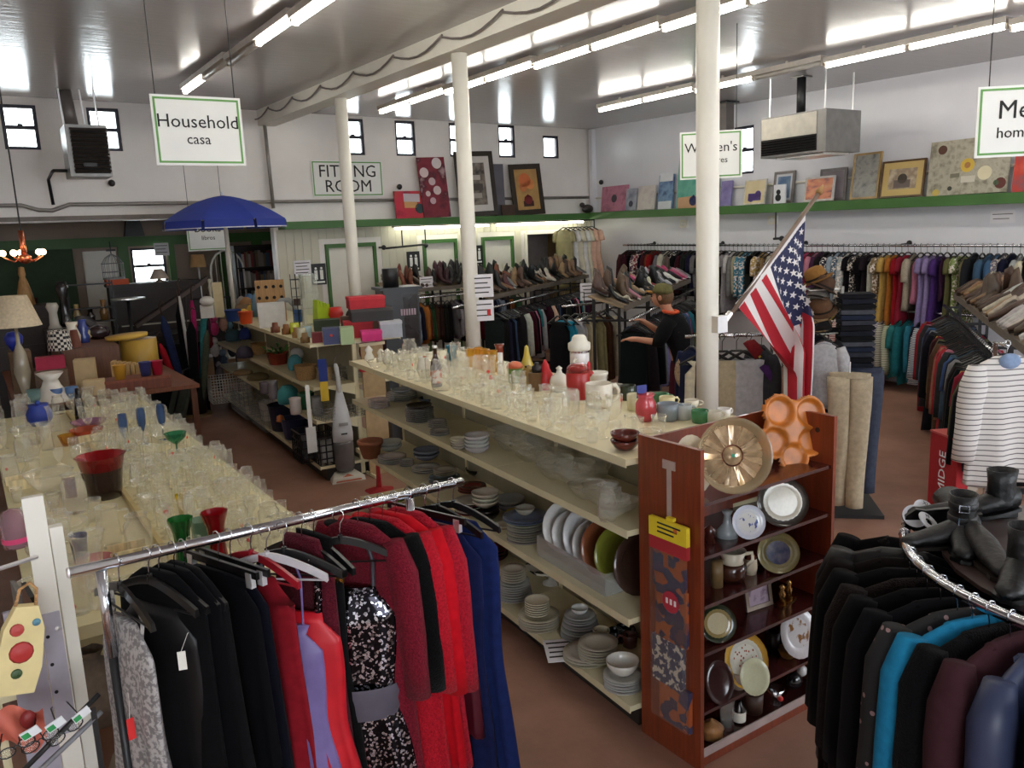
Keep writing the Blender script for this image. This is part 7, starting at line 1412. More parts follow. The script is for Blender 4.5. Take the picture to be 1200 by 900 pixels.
for i, (xc, yb, w_, h_, z, col, lab, nm, prof) in enumerate(((345, 434, 18, 18, G2, (70, 140, 150), 'teal crumpled fabric bag', 'bag', None), (347, 420, 16, 12, G2 + 0.09, (190, 190, 190), 'white soft toy on the teal bag', 'toy', None), (336, 474, 26, 22, G3, (50, 130, 130), 'teal watering pot', 'pot', None), (358, 480, 20, 20, G3, (40, 110, 70), 'green tin with a figure printed on it', 'tin', 1), (346, 486, 14, 20, G3, (200, 190, 186), 'white mug with a printed picture', 'mug', 1), (372, 488, 14, 24, G3, (150, 150, 150), 'clear rectangular jar', 'jar', 1), (312, 462, 18, 14, G3, (110, 100, 108), 'smoky glass vase', 'vase', 1), (320, 468, 12, 22, G3, (130, 124, 130), 'tall smoky glass', 'vase', 1), (300, 446, 26, 8, G3, (110, 96, 60), 'olive bowl of potpourri', 'bowl', None), (282, 440, 24, 6, G3, (150, 120, 84), 'wooden tray', 'tray', None), (403, 430, 16, 20, G2, (60, 62, 76), 'dark folded bag', 'bag', None), (285, 420, 20, 14, G2, (50, 44, 60), 'dark purple bag', 'bag', None), (272, 400, 20, 14, G2 + 0.02, (60, 90, 100), 'teal knitted bundle', 'bundle', None), (286, 398, 14, 14, G2 + 0.05, (40, 56, 120), 'round navy cushion', 'cushion', None))):
    px_lathe(nm, '%s on the %s left shelf' % (lab, 'second' if z > 0.9 else 'third'), nm, xc, yb, w_, h_, z, [(0, 0), (0.9, 0), (1, 0.3), (0.85, 0.75), (0.4, 1), (0, 0.95)] if prof is None else [(0, 0), (0.9, 0), (1, 0.2), (0.95, 0.8), (1, 1), (0.9, 1), (0, 0.5)], col, CARD if prof is None else CERAMIC)
def wire_basket(label, p, rz, sx, sy, sz, m, nx=7, ny=5, nz=4, handle=False, th=0.0025):
    t = thing('wire_basket', label, 'basket', p, rz)
    for s_ in (-1, 1):
        b = MB(); b2 = MB()
        for k in range(nx + 1): x = -sx / 2 + sx * k / nx; b.tube([(x, s_ * sy / 2, 0), (x, s_ * sy / 2, sz)], th, 4)
        for k in range(nz + 1): z = sz * k / nz; b.tube([(-sx / 2, s_ * sy / 2, z), (sx / 2, s_ * sy / 2, z)], th, 4); b2.tube([(s_ * sx / 2, -sy / 2, z), (s_ * sx / 2, sy / 2, z)], th, 4)
        for k in range(ny + 1): y = -sy / 2 + sy * k / ny; b2.tube([(s_ * sx / 2, y, 0), (s_ * sx / 2, y, sz)], th, 4)
        o1 = part('wire_side', b, m, t); o2 = part('wire_end', b2, m, t); o1['kind'] = 'stuff'; o2['kind'] = 'stuff'
    b = MB()
    for k in range(nx + 1): x = -sx / 2 + sx * k / nx; b.tube([(x, -sy / 2, 0.003), (x, sy / 2, 0.003)], th, 4)
    o3 = part('wire_floor', b, m, t); o3['kind'] = 'stuff'
    if handle: part('handle', MB().tube([(-sx / 2, 0, sz), (-sx / 3, 0, sz + 0.1), (0, 0, sz + 0.14), (sx / 3, 0, sz + 0.1), (sx / 2, 0, sz)], 0.005, 6), m, t, True)
    return t
WHW = mat('white_wire', (210, 208, 200), rough=0.4); GRW = mat('grey_wire', (140, 140, 138), rough=0.4, metal=0.5)
wire_basket('grey wire basket with arched handle at the near end of second left shelf', onz(400, 446, G2) + Vector((0.08, 0.1, 0)), 0.1, 0.26, 0.2, 0.14, GRW, handle=True); wire_basket('silver wire tray at the near end of the third left shelf', onz(392, 492, G3) + Vector((0.1, 0.12, 0)), 0.1, 0.44, 0.26, 0.13, GRW, 12, 6, 4)
wire_basket('large white wire basket at the far end of the bottom shelf', (3.05, 12.2, G4), -0.07, 0.55, 0.5, 0.34, WHW, 14, 10, 8, th=0.005); wire_basket('long clear wire rack on the bottom left shelf', (3.02, 11.0, G4), 1.5, 0.9, 0.34, 0.3, GRW, 14, 6, 5); wire_basket('second long wire rack on the bottom left shelf', (2.98, 10.0, G4), 1.5, 0.7, 0.34, 0.26, GRW, 10, 6, 4)
px_lathe('bucket', 'white plastic bucket on the bottom left shelf', 'bucket', 314, 494, 22, 24, G4, TUB, (206, 200, 188)); px_lathe('laundry_basket', 'navy laundry basket with toys on the bottom left shelf', 'basket', 331, 506, 36, 32, G4, TUB, (30, 36, 66)); px_lathe('laundry_basket', 'second navy basket in front of the first one', 'basket', 345, 516, 34, 26, G4, TUB, (38, 48, 84)); px_lathe('toy', 'small orange toy sticking out of the navy basket', 'toy', 328, 496, 10, 10, G4 + 0.2, [(0, 0), (1, 0.2), (0.8, 0.8), (0, 1)], (210, 120, 60))
for i, (px, py, w_, h_) in enumerate(((367, 541, 0.36, 0.30), (388, 545, 0.34, 0.28))):
    t = wire_basket('black plastic crate with open grid at near end of bottom shelf, %s one' % ('left', 'right')[i], onz(px, py, G4) + Vector((0.08, 0.16, 0)), -0.07, w_, 0.32, h_, BLACKM, 5, 4, 4, th=0.009); part('contents', MB().box((-w_ * 0.4, -0.12, 0.02), (w_ * 0.4, 0.12, h_ * 0.75)), CARD, t, col=(70, 66, 70) if i == 0 else (186, 184, 180))
t, w_, h_ = px_box('hanging_packet', 'yellow and blue cleaning cloth packet hanging from the second left shelf', 'packet', 376, 386, 446, 470, G2 - 0.13, (210, 176, 50), 0.02); part('blue_label', MB().box((-w_ / 2, -0.012, h_), (w_ / 2, 0.012, h_ + 0.22)), PAPER, t, col=(36, 56, 130))
t = thing('price_board', 'tall white printed tag hanging from the third left shelf edge', 'tag', ony(365, 512, 7.66), 0); part('card', MB().box((-0.05, -0.002, -0.16), (0.05, 0.002, 0.1)), PAPER, t, col=(206, 206, 204)); part('strip', MB().box((-0.02, -0.003, 0.1), (0.02, 0.003, 0.52)), PAPER, t, col=(220, 220, 216))
# upright vacuum cleaner
p = onz(408, 565, 0); t = thing('vacuum_cleaner', 'white and grey upright vacuum cleaner at the end of the left shelf', 'vacuum cleaner', p + Vector((0.03, 0.12, 0)), -0.15)
part('floor_head', MB().add([(-0.17, -0.13, 0), (0.17, -0.13, 0), (0.15, 0.12, 0), (-0.15, 0.12, 0), (-0.16, -0.12, 0.05), (0.16, -0.12, 0.05), (0.08, 0.1, 0.09), (-0.08, 0.1, 0.09)], [(0, 3, 2, 1), (4, 5, 6, 7), (0, 1, 5, 4), (1, 2, 6, 5), (2, 3, 7, 6), (3, 0, 4, 7)]), PLASTIC, t, col=(206, 200, 186)); part('red_trim', MB().add([(-0.13, -0.134, 0.012), (0.13, -0.134, 0.012), (0.0, -0.09, 0.078), (-0.13, -0.128, 0.02), (0.13, -0.128, 0.02), (0, -0.085, 0.07)], [(0, 1, 2), (3, 5, 4), (0, 2, 5, 3), (1, 4, 5, 2), (0, 3, 4, 1)]), PLASTIC, t, col=(170, 84, 54))
part('dust_cup', MB().lathe([(0.085, 0.09), (0.10, 0.14), (0.105, 0.38), (0.1, 0.4), (0, 0.4)], 20, 1, 0.7), mat('smoked_plastic', (96, 92, 90), rough=0.2, coat=0.3), t, True); part('body', MB().lathe([(0.103, 0.40), (0.105, 0.48), (0.085, 0.66), (0.045, 0.86), (0.03, 0.92), (0, 0.92)], 20, 1, 0.7), PLASTIC, t, True, (196, 198, 200)); part('handle', MB().tube([(0, 0, 0.9), (0, 0.0, 1.05), (-0.01, 0, 1.15), (-0.02, -0.02, 1.19)], [0.028, 0.022, 0.024, 0.016], 10), PLASTIC, t, True, (206, 206, 204)); part('badge', MB().box((-0.045, -0.078, 0.57), (0.045, -0.064, 0.6)), PLASTIC, t, col=(150, 150, 150)); part('switch', MB().box((-0.03, -0.079, 0.48), (0.03, -0.07, 0.495)), PLASTIC, t, col=(40, 40, 40))
px_lathe('spool', 'round brown wooden spool beside the vacuum cleaner', 'spool', 385, 558, 16, 18, 0, [(0, 0), (1, 0), (1, 0.2), (0.6, 0.25), (0.6, 0.75), (1, 0.8), (1, 1), (0, 1)], (120, 100, 84), WOOD)
t = thing('stand', 'small red metal stand base on the floor by the end board', 'stand', onz(445, 575, 0)); part('base', MB().lathe([(0, 0), (0.15, 0), (0.13, 0.02), (0.03, 0.04), (0.02, 0.25), (0, 0.25)], 5), PLASTIC, t, col=(170, 34, 40))
t = thing('platter', 'cream oval platter with green centre low between the shelf units', 'platter', onz(458, 590, 0.3)); part('plate', MB().lathe([(0, 0.01), (0.14, 0.0), (0.2, 0.03), (0.2, 0.037), (0.13, 0.012), (0, 0.015)], 24, 1, 0.6), CERAMIC, t, True, (214, 204, 170)); part('centre', MB().lathe([(0, 0.016), (0.12, 0.0165), (0.118, 0.019), (0, 0.019)], 20, 1, 0.6), CERAMIC, t, True, (70, 110, 44)); part('pedestal', MB().lathe([(0.09, -0.3), (0.08, -0.28), (0.03, -0.24), (0.03, 0), (0, 0)], 14), CERAMIC, t, True, (206, 196, 166))
# pink things behind on the end shelf
for i, (xc, yb, w_, h_, col, lab) in enumerate(((428, 418, 16, 16, (200, 50, 120), 'hot pink'), (447, 416, 18, 18, (214, 70, 140), 'bright pink'), (465, 414, 18, 18, (190, 60, 110), 'dark pink'), (426, 436, 12, 12, (190, 40, 50), 'red'))):
    px_lathe('gift_bag', '%s gift bag on the end shelf between the units' % lab, 'bag', xc, yb, w_, h_, 1.1, [(0, 0), (0.9, 0), (1, 0.4), (0.8, 1), (0, 0.9)], col, CARD)
t = thing('end_shelf', 'small cream shelf of pink gift bags behind the end board', 'shelf', (3.56, 8.0, 0)); part('board', MB().box((-0.25, -0.15, 1.06), (0.35, 0.25, 1.098)), CREAM, t)
for dx in (-0.24, 0.32): part('leg', MB().box((dx, 0, 0), (dx + 0.02, 0.04, 1.06)), CREAM, t)

# ---------------------------------------------------------------- lamp table and back-room furniture
LZ = 0.9; BZ0 = 0.42
t = thing('bric_a_brac_table', 'wooden table of lamps and bric-a-brac behind the glassware', 'table', (0.28, 9.35, 0)); part('table_top', MB().box((0, 0, LZ - 0.04), (1.75, 3.1, LZ)), WOOD, t, col=(120, 70, 44))
for dx in (0.03, 1.66):
    for dy in (0.03, 3.01): part('leg', MB().box((dx, dy, 0), (dx + 0.06, dy + 0.06, LZ - 0.04)), WOOD, t, col=(96, 56, 36))
def table_lathe(name, lab, cat, xc, yb, w_, h_, prof, col, m=CERAMIC, z=LZ, wave=0): return px_lathe(name, lab, cat, xc, yb, w_, h_, z, prof, col, m, 18, None, wave)
CYL = [(0, 0), (0.95, 0), (1, 0.08), (1, 1), (0.9, 1), (0, 0.95)]
# large lamp with a pleated shade
p = ony(24, 420, 9.7); t = thing('table_lamp', 'table lamp with a large cream pleated shade on the bric-a-brac table', 'lamp', (p.x, 9.7, LZ)); zb = ony(24, 382, 9.7).z - LZ; zt_ = ony(24, 346, 9.7).z - LZ
part('base', MB().lathe([(0, 0), (0.11, 0), (0.1, 0.03), (0.03, 0.06), (0.08, 0.3), (0.06, 0.5), (0.02, 0.6), (0.015, zb + 0.1), (0, zb + 0.1)], 18), CERAMIC, t, True, (150, 140, 120)); part('lamp_shade', MB().lathe([(0.24, zb), (0.14, zt_), (0.137, zt_), (0.235, zb)], 40, wave=0.0), mat('pleated_shade', (212, 194, 164), rough=0.8, vary=0.12, scale=40), t, True)
q = ony(27, 356, 12.9)
table_lathe('figurine', 'tan carved figure of a person standing behind the pleated lamp', 'ornament', 27, 356 + (q.z - 1.7) * 68, 20, 46, [(0, 0), (1, 0), (0.8, 0.3), (0.5, 0.6), (0.3, 0.72), (0.4, 0.8), (0.3, 0.98), (0, 1)], (170, 130, 80), WOOD, 1.70)
t = thing('plant_shelf', 'tall dark side cabinet carrying the carved figure', 'cabinet', (0.72, 12.95, 0)); part('body', MB().box((-0.5, -0.2, 0), (0.25, 0.3, 1.66)), WOODDARK, t); part('top', MB().box((-0.53, -0.23, 1.66), (0.28, 0.33, 1.7)), WOODDARK, t)
for k in range(3): part('drawer_front', MB().box((-0.46, -0.215, 0.5 + 0.36 * k), (0.21, -0.2, 0.82 + 0.36 * k)), WOODDARK, t)
t = thing('metal_etagere', 'thin black metal shelf of bottles before the white panel door', 'shelf', (1.55, 13.6, 0))
for dx in (-0.3, 0.3):
    for dy in (-0.12, 0.12): part('post', MB().box((dx - 0.01, dy - 0.01, 0), (dx + 0.01, dy + 0.01, 1.95)), BLACKM, t)
for z in (0.9, 1.35, 1.55, 1.9): part('shelf_bar', MB().box((-0.31, -0.13, z), (0.31, 0.13, z + 0.015)), BLACKM, t)
for i, (dx, col, h, lab) in enumerate(((-0.2, (190, 160, 110), 0.26, 'tan'), (-0.02, (40, 36, 34), 0.18, 'black round'), (0.16, (150, 110, 60), 0.3, 'amber'))): vase('vase', lab + ' vase on the thin black metal shelf', 'vase', (1.55 + dx, 13.6, 1.366), [(0, 0), (0.05, 0), (0.06, h * 0.4), (0.03, h * 0.7), (0.035, h), (0, h)], col)
for i, (x, y, z0, h, col, lab) in enumerate(((0.95, 12.4, 1.0, 0.34, (200, 196, 186), 'tall white fluted column vase'), (1.12, 12.7, 0.98, 0.62, (28, 24, 26), 'tall black carved statue'))):
    t = thing('plinth', 'dark plinth under the ' + lab, 'plinth', (x, y, 0)); part('block', MB().box((-0.12, -0.12, 0), (0.12, 0.12, 1.38 - 0.02 * i)), WOODDARK, t); part('top', MB().box((-0.13, -0.13, 1.38 - 0.02 * i), (0.13, 0.13, 1.40 - 0.02 * i)), WOODDARK, t)
    vase('statue' if i else 'vase', lab + ' behind the bric-a-brac table', 'ornament', (x, y, 1.40 - 0.02 * i), [(0, 0), (0.09, 0), (0.06, h * 0.15), (0.05, h * 0.6), (0.08, h * 0.85), (0.06, h), (0, h)], col)
for i, (x, lab) in enumerate(((0.35, 'round black basket'), (0.62, 'grey stacked boxes'), (0.9, 'black suitcase'))):
    vase('basket', lab + ' hung on the dark green panel', 'basket', (x, 16.6, BZ0 + 1.0), [(0, 0), (0.15, 0), (0.18, 0.2), (0, 0.25)], (40 + 20 * i, 38, 36), m=WICKER)
GING = two_tone('gingham', 'check', (206, 200, 190), (34, 32, 36), scale=34)
p = onz(54, 392, LZ + 0.3); t = thing('table_lamp', 'small lamp with black and white gingham shade', 'lamp', (0.78, 9.9, LZ)); part('lamp_shade', MB().lathe([(0.12, 0.47), (0.10, 0.68), (0.098, 0.68), (0.117, 0.47)], 24), GING, t, True); part('base', MB().lathe([(0, 0), (0.08, 0), (0.07, 0.02), (0.02, 0.05), (0.04, 0.25), (0.012, 0.45), (0.012, 0.6), (0, 0.6)], 14), PLASTIC, t, True, (30, 28, 30))
table_lathe('vase', 'shiny cobalt blue tilted vase on the bric-a-brac table', 'vase', 14, 412, 20, 24, [(0, 0), (0.4, 0), (0.9, 0.4), (1, 0.7), (0.6, 0.95), (0, 1)], (30, 50, 160), PLASTIC, LZ + 0.5)
box_thing('carton', 'tall brown carton under the tilted blue vase', 'box', (0.40, 9.95, LZ), 0, 0.2, 0.3, 0.5, (110, 84, 60))
box_thing('box', 'crimson cloth covered box on the bric-a-brac table', 'box', (0.66, 9.75, LZ + 0.3), -0.1, 0.27, 0.16, 0.13, (160, 34, 64)); box_thing('box', 'brown wooden crate under the crimson box', 'box', (0.66, 9.78, LZ), -0.1, 0.30, 0.24, 0.298, (96, 70, 44), WOOD)
t = thing('plaster_shade', 'white scalloped plaster lamp shade lying on the table front', 'lamp shade', (0.62, 9.5, LZ), 0.4); part('shade', MB().lathe([(0.20, 0.0), (0.17, 0.05), (0.09, 0.16), (0.07, 0.22), (0.13, 0.29), (0.125, 0.29), (0.06, 0.22), (0.08, 0.16), (0.16, 0.05)], 24, wave=0.04), CERAMIC, t, True, (218, 212, 202))
box_thing('box', 'cream paper carton on the table right of the crimson box', 'box', (0.98, 9.8, LZ), -0.2, 0.20, 0.18, 0.36, (184, 160, 120)); box_thing('box', 'pale wooden stacked crate beside the cream carton', 'box', (1.02, 9.55, LZ), -0.2, 0.2, 0.14, 0.16, (200, 176, 136))
o = box_thing('crate', 'low brown wooden crate lifting the green bottle and painted jug', 'box', (1.12, 11.05, LZ), 0, 0.62, 1.1, 0.4, (104, 66, 44), WOOD); table_lathe('bottle', 'dark green wine bottle with white cap on the table', 'bottle', 88, 402, 9, 30, [(0, 0), (1, 0), (1, 0.5), (0.4, 0.75), (0.4, 1), (0, 1)], (20, 84, 50), CGLASS, LZ + 0.4); table_lathe('jug', 'yellow and orange fruit-painted china jug', 'jug', 84, 405, 17, 28, [(0, 0), (0.8, 0), (1, 0.4), (0.6, 0.75), (0.8, 1), (0, 0.95)], (206, 150, 60), FLOW, LZ + 0.4); table_lathe('vase', 'blue spiral glass vase beside the green bottle', 'vase', 97, 402, 13, 28, [(0, 0), (0.8, 0), (1, 0.25), (0.7, 0.4), (1, 0.6), (0.6, 0.8), (0.7, 1), (0, 1)], (60, 76, 150), CERAMIC, LZ + 0.4)
table_lathe('vase', 'tall brown wooden vase on the bric-a-brac table', 'vase', 92, 447, 13, 62, [(0, 0), (0.6, 0), (0.9, 0.4), (1, 0.7), (0.6, 1), (0, 0.98)], (112, 60, 44), WOOD); table_lathe('vase', 'black and white patterned leaning vase', 'vase', 84, 450, 11, 34, [(0, 0), (0.8, 0), (0.9, 0.5), (0.5, 1), (0, 1)], (60, 60, 66), PRINT)
t = thing('wooden_organiser', 'pale wooden desk organiser with slots', 'organiser', (1.42, 10.1, LZ), -0.3)
for k in range(6): part('slat', MB().box((-0.14 + 0.05 * k, -0.08, 0), (-0.10 + 0.05 * k, 0.08, 0.26 - 0.01 * k)), WOOD, t, col=(196, 160, 104))
t = thing('barrel_bin', 'large mustard yellow cylindrical bin with lid ajar', 'bin', (1.72, 11.0, LZ)); part('body', MB().lathe([(0, 0), (0.20, 0), (0.215, 0.02), (0.215, 0.40), (0.2, 0.4), (0, 0.38)], 26), PLASTIC, t, True, (196, 158, 66)); part('lid', MB().lathe([(0.24, 0.0), (0.245, 0.04), (0, 0.05)], 26), PLASTIC, t, True, (212, 172, 74), (-0.12, 0, 0.42), (0, -0.06, 0))
t = thing('wood_chest', 'reddish brown flat wooden chest at the front of the table', 'chest', (1.45, 9.62, LZ), -0.08); part('body', MB().box((-0.32, -0.16, 0), (0.32, 0.16, 0.1)), WOOD, t, col=(118, 60, 40)); part('lid', MB().box((-0.33, -0.17, 0.1), (0.33, 0.17, 0.125)), WOOD, t, col=(134, 70, 46))
for i, (x, y, col, lab) in enumerate(((1.28, 9.58, (214, 164, 60), 'yellow'), (1.54, 9.6, (60, 70, 130), 'blue'), (1.66, 9.6, (176, 30, 60), 'crimson'))): vase('cup', '%s plastic beaker standing on the brown wooden chest' % lab, 'cup', (x, y, LZ + 0.125), [(0, 0), (0.05, 0), (0.065, 0.15), (0.072, 0.155), (0.06, 0.155), (0, 0.03)], col, m=PLASTIC)
for i, (x, col) in enumerate(((0.6, (70, 104, 156)), (0.74, (84, 120, 170)), (0.40, (110, 140, 140)))): vase('tin', '%s tin at the very front of the bric-a-brac table' % ('left blue', 'right blue', 'grey-green')[i], 'tin', (x + 0.05, 9.42, LZ), [(0, 0), (0.062, 0), (0.062, 0.13 if i < 2 else 0.15), (0.058, 0.135), (0, 0.13)], col, m=PLASTIC)
table_lathe('pot', 'dark brown glazed teapot beside the yellow bin', 'pot', 112, 398, 26, 18, [(0, 0), (0.7, 0), (1, 0.4), (0.8, 0.8), (0.2, 1), (0, 1)], (52, 36, 40), CERAMIC, LZ + 0.4); table_lathe('ornament', 'fluffy cream ornament behind the green bottle', 'ornament', 101, 399, 12, 14, [(0, 0), (1, 0.3), (0.8, 0.8), (0, 1)], (206, 196, 150), CARD, LZ + 0.4)
t = thing('round_mirror', 'dark round framed plate standing behind the bric-a-brac', 'mirror', (1.22, 11.9, LZ + 0.28), 0.2); part('disc', MB().lathe([(0.2, 0), (0.2, 0.02), (0.12, 0.03), (0, 0.02)], 24), PLASTIC, t, True, (44, 40, 42), (0, 0, 0.2), (pi / 2, 0, 0)); part('picture', MB().lathe([(0.1, 0.031), (0, 0.033)], 18), two_tone('dark_floral', 'noise', (150, 120, 120), (34, 32, 34)), t, True, None, (0, 0, 0.2), (pi / 2, 0, 0)); part('easel', MB().box((-0.1, -0.02, -0.28), (0.1, 0.1, 0.02)), WOODDARK, t)
# chandelier
t = thing('chandelier', 'small copper chandelier with glowing bulbs over the bric-a-brac table', 'chandelier', (0.6, 10.3, 2.36)); COP = mat('copper', (190, 110, 80), rough=0.25, metal=0.8)
part('stem', MB().tube([(0, 0, 0), (0, 0, 0.28)], 0.03, 10), COP, t, True); part('rod', MB().tube([(0, 0, 0.28), (0, 0, zc(0.6, 10.3) - 2.36)], 0.008, 6), BLACKM, t); part('bowl', MB().lathe([(0, -0.08), (0.05, -0.06), (0.07, 0), (0.03, 0.03), (0, 0.03)], 14), COP, t, True)
for k in range(5):
    a = k * 2 * pi / 5 + 0.4; part('arm', MB().tube([(0, 0, 0), (0.1 * cos(a), 0.1 * sin(a), -0.05), (0.2 * cos(a), 0.2 * sin(a), 0.0)], 0.009, 6), COP, t, True); part('bulb', MB().sphere((0.2 * cos(a), 0.2 * sin(a), 0.045), 0.033, 10, 8), mat('warm_bulb', (255, 220, 170), emit=((1.0, 0.66, 0.36), 14.0)), t, True)
# piano, grand lid, tables in the back room
BZ = 0.42
t = thing('upright_piano', 'dark brown upright piano against the back room windows', 'piano', (2.72, 14.95, BZ), -0.05); part('case', MB().box((-0.72, 0, 0), (0.72, 0.42, 1.36)), WOODDARK, t); part('lid', MB().box((-0.75, -0.02, 1.36), (0.75, 0.44, 1.40)), WOODDARK, t); part('front_panel', MB().box((-0.64, -0.015, 0.78), (0.64, 0, 1.30)), WOODDARK, t); part('keybed', MB().box((-0.72, -0.28, 0.6), (0.72, 0, 0.72)), WOODDARK, t); part('keys', MB().box((-0.62, -0.26, 0.72), (0.62, -0.1, 0.735)), CERAMIC, t, col=(220, 214, 200))
for s_ in (-0.66, 0.62): part('leg', MB().box((s_, -0.26, 0), (s_ + 0.06, -0.2, 0.6)), WOODDARK, t)
t = thing('table_lamp', 'small lamp with cone shade standing on the piano by the window', 'lamp', (2.82, 15.1, BZ + 1.40)); part('base', MB().lathe([(0, 0), (0.08, 0), (0.06, 0.02), (0.015, 0.05), (0.015, 0.14), (0, 0.14)], 12), CERAMIC, t, True, (190, 170, 150)); part('lamp_shade', MB().lathe([(0.16, 0.05), (0.07, 0.22), (0.067, 0.22), (0.156, 0.05)], 24), mat('cone_shade', (214, 196, 180), rough=0.8), t, True)
t = thing('birdcage', 'ornate metal birdcage on an orange box on the piano', 'birdcage', (2.12, 15.1, BZ + 1.49)); part('floor_tray', MB().lathe([(0, 0), (0.17, 0), (0.17, 0.03), (0, 0.03)], 18), GRW, t)
for k in range(14): a = k * 2 * pi / 14; part('bar', MB().tube([(0.165 * cos(a), 0.165 * sin(a), 0.03), (0.165 * cos(a), 0.165 * sin(a), 0.26), (0.10 * cos(a), 0.10 * sin(a), 0.36), (0, 0, 0.42)], 0.005, 4), GRW, t)
for z in (0.12, 0.26): part('hoop', MB().tube([(0.167 * cos(k * pi / 9), 0.167 * sin(k * pi / 9), z) for k in range(19)], 0.006, 5), GRW, t)
part('finial', MB().tube([(0, 0, 0.42), (0, 0, 0.62)], 0.008, 5), BLACKM, t); part('leaf', MB().box((-0.07, -0.01, 0.46), (0.07, 0.01, 0.49)), BLACKM, t)
box_thing('box', 'orange flat box under the birdcage', 'box', (2.15, 15.1, BZ + 1.40), 0, 0.34, 0.24, 0.088, (214, 96, 60))
t = thing('grand_piano', 'black grand piano with its long lid propped open', 'piano', (2.72, 13.95, 0), 0.35); part('case', MB().box((-0.6, -0.3, 0.75), (0.75, 0.45, 1.05)), PLASTIC, t, col=(24, 20, 20)); part('lid', MB().box((-0.75, -0.02, -0.02), (0.75, 0.02, 0.02), 0, Matrix.Translation((0.1, 0.1, 1.55)) @ Matrix.Rotation(-0.45, 4, 'Y')), WOODDARK, t); part('lid_edge', MB().box((-0.76, -0.06, -0.045), (0.76, -0.02, 0.015), 0, Matrix.Translation((0.1, 0.1, 1.55)) @ Matrix.Rotation(-0.45, 4, 'Y')), mat('lid_edge', (96, 84, 80), rough=0.3), t); part('prop_stick', MB().tube([(0.3, 0.1, 1.04), (0.35, 0.1, 1.66)], 0.012, 6), WOODDARK, t)
for (dx, dy) in ((-0.5, -0.2), (0.6, -0.2), (0.1, 0.38)): part('leg', MB().box((dx - 0.04, dy - 0.04, 0), (dx + 0.04, dy + 0.04, 0.75)), PLASTIC, t, col=(24, 20, 20))
t = thing('cake_table', 'small round pedestal table before the piano', 'table', (2.0, 13.2, 0)); zt2 = ony(152, 349, 13.2).z; part('top', MB().lathe([(0, zt2 - 0.02), (0.24, zt2 - 0.02), (0.24, zt2), (0, zt2)], 24), STEEL, t); part('column', MB().tube([(0, 0, 0.03), (0, 0, zt2 - 0.02)], 0.025, 10), BLACKM, t, True); part('base', MB().lathe([(0, 0), (0.2, 0), (0.18, 0.03), (0, 0.04)], 20), BLACKM, t)
t = thing('black_chest', 'large black cloth-draped chest in front of the piano', 'chest', (2.35, 12.6, 0)); part('body', MB().box((-0.28, -0.25, 0), (0.45, 0.3, 1.0)), CLOTH, t, col=(24, 22, 24)); part('top', MB().box((-0.3, -0.27, 1.0), (0.47, 0.32, 1.03)), CLOTH, t, col=(30, 28, 30))
p = ony(262, 305, 15.6)
t = thing('floor_lamp', 'floor lamp with a tan shade by the back room window', 'lamp', (ony(231, 300, 15.3).x, 15.3, BZ)); zs = ony(231, 313, 15.3).z - BZ; part('lamp_shade', MB().lathe([(0.14, zs), (0.11, zs + 0.22), (0.105, zs + 0.22), (0.135, zs)], 20), mat('tan_shade', (190, 150, 100), rough=0.8), t, True); part('pole', MB().tube([(0, 0, 0.02), (0, 0, zs + 0.1)], 0.015, 8), STEEL, t, True); part('base', MB().lathe([(0, 0), (0.13, 0), (0.11, 0.03), (0, 0.03)], 16), STEEL, t)
t = thing('wicker_chair', 'white metal chair back with looped bars by the window', 'chair', (4.0, 15.2, BZ), 0.1); part('back_hoop', MB().tube([(-0.3, 0, 0.4), (-0.3, 0, 1.5)] + [(-0.3 * cos(k * pi / 10), 0, 1.5 + 0.38 * sin(k * pi / 10)) for k in range(1, 10)] + [(0.3, 0, 1.5), (0.3, 0, 0.4)], 0.018, 6), WHW, t, True)
for k in range(5): part('back_bar', MB().tube([(-0.2 + 0.1 * k, 0, 0.45), (-0.2 + 0.1 * k, 0, 1.5 + 0.37 * sin(math.acos((0.2 - 0.1 * k) / 0.3)))], 0.008, 5), WHW, t)
part('seat', MB().box((-0.3, -0.4, 0.4), (0.3, 0.02, 0.45)), WHW, t)
for dx in (-0.28, 0.26):
    for dy in (-0.38, 0.0): part('leg', MB().box((dx, dy, 0), (dx + 0.025, dy + 0.025, 0.4)), WHW, t)
notice('white paper notice stuck on the back room window frame', (3.26, 16.9, 2.36), 0, 0.26, 0.24, 3); notice('white sign board over the dark green back room panel', (0.0, 16.4, 2.5), 0, 0.5, 0.25, 2)
t = thing('speaker', 'tapered black speaker high on the back room wall', 'speaker', (2.78, 16.75, 2.62)); part('case', MB().add([(-0.17, -0.1, 0), (0.17, -0.1, 0), (0.17, 0.1, 0), (-0.17, 0.1, 0), (-0.09, -0.1, 0.42), (0.09, -0.1, 0.42), (0.09, 0.1, 0.42), (-0.09, 0.1, 0.42)], [(0, 3, 2, 1), (4, 5, 6, 7), (0, 1, 5, 4), (1, 2, 6, 5), (2, 3, 7, 6), (3, 0, 4, 7)]), PLASTIC, t, col=(24, 22, 22))
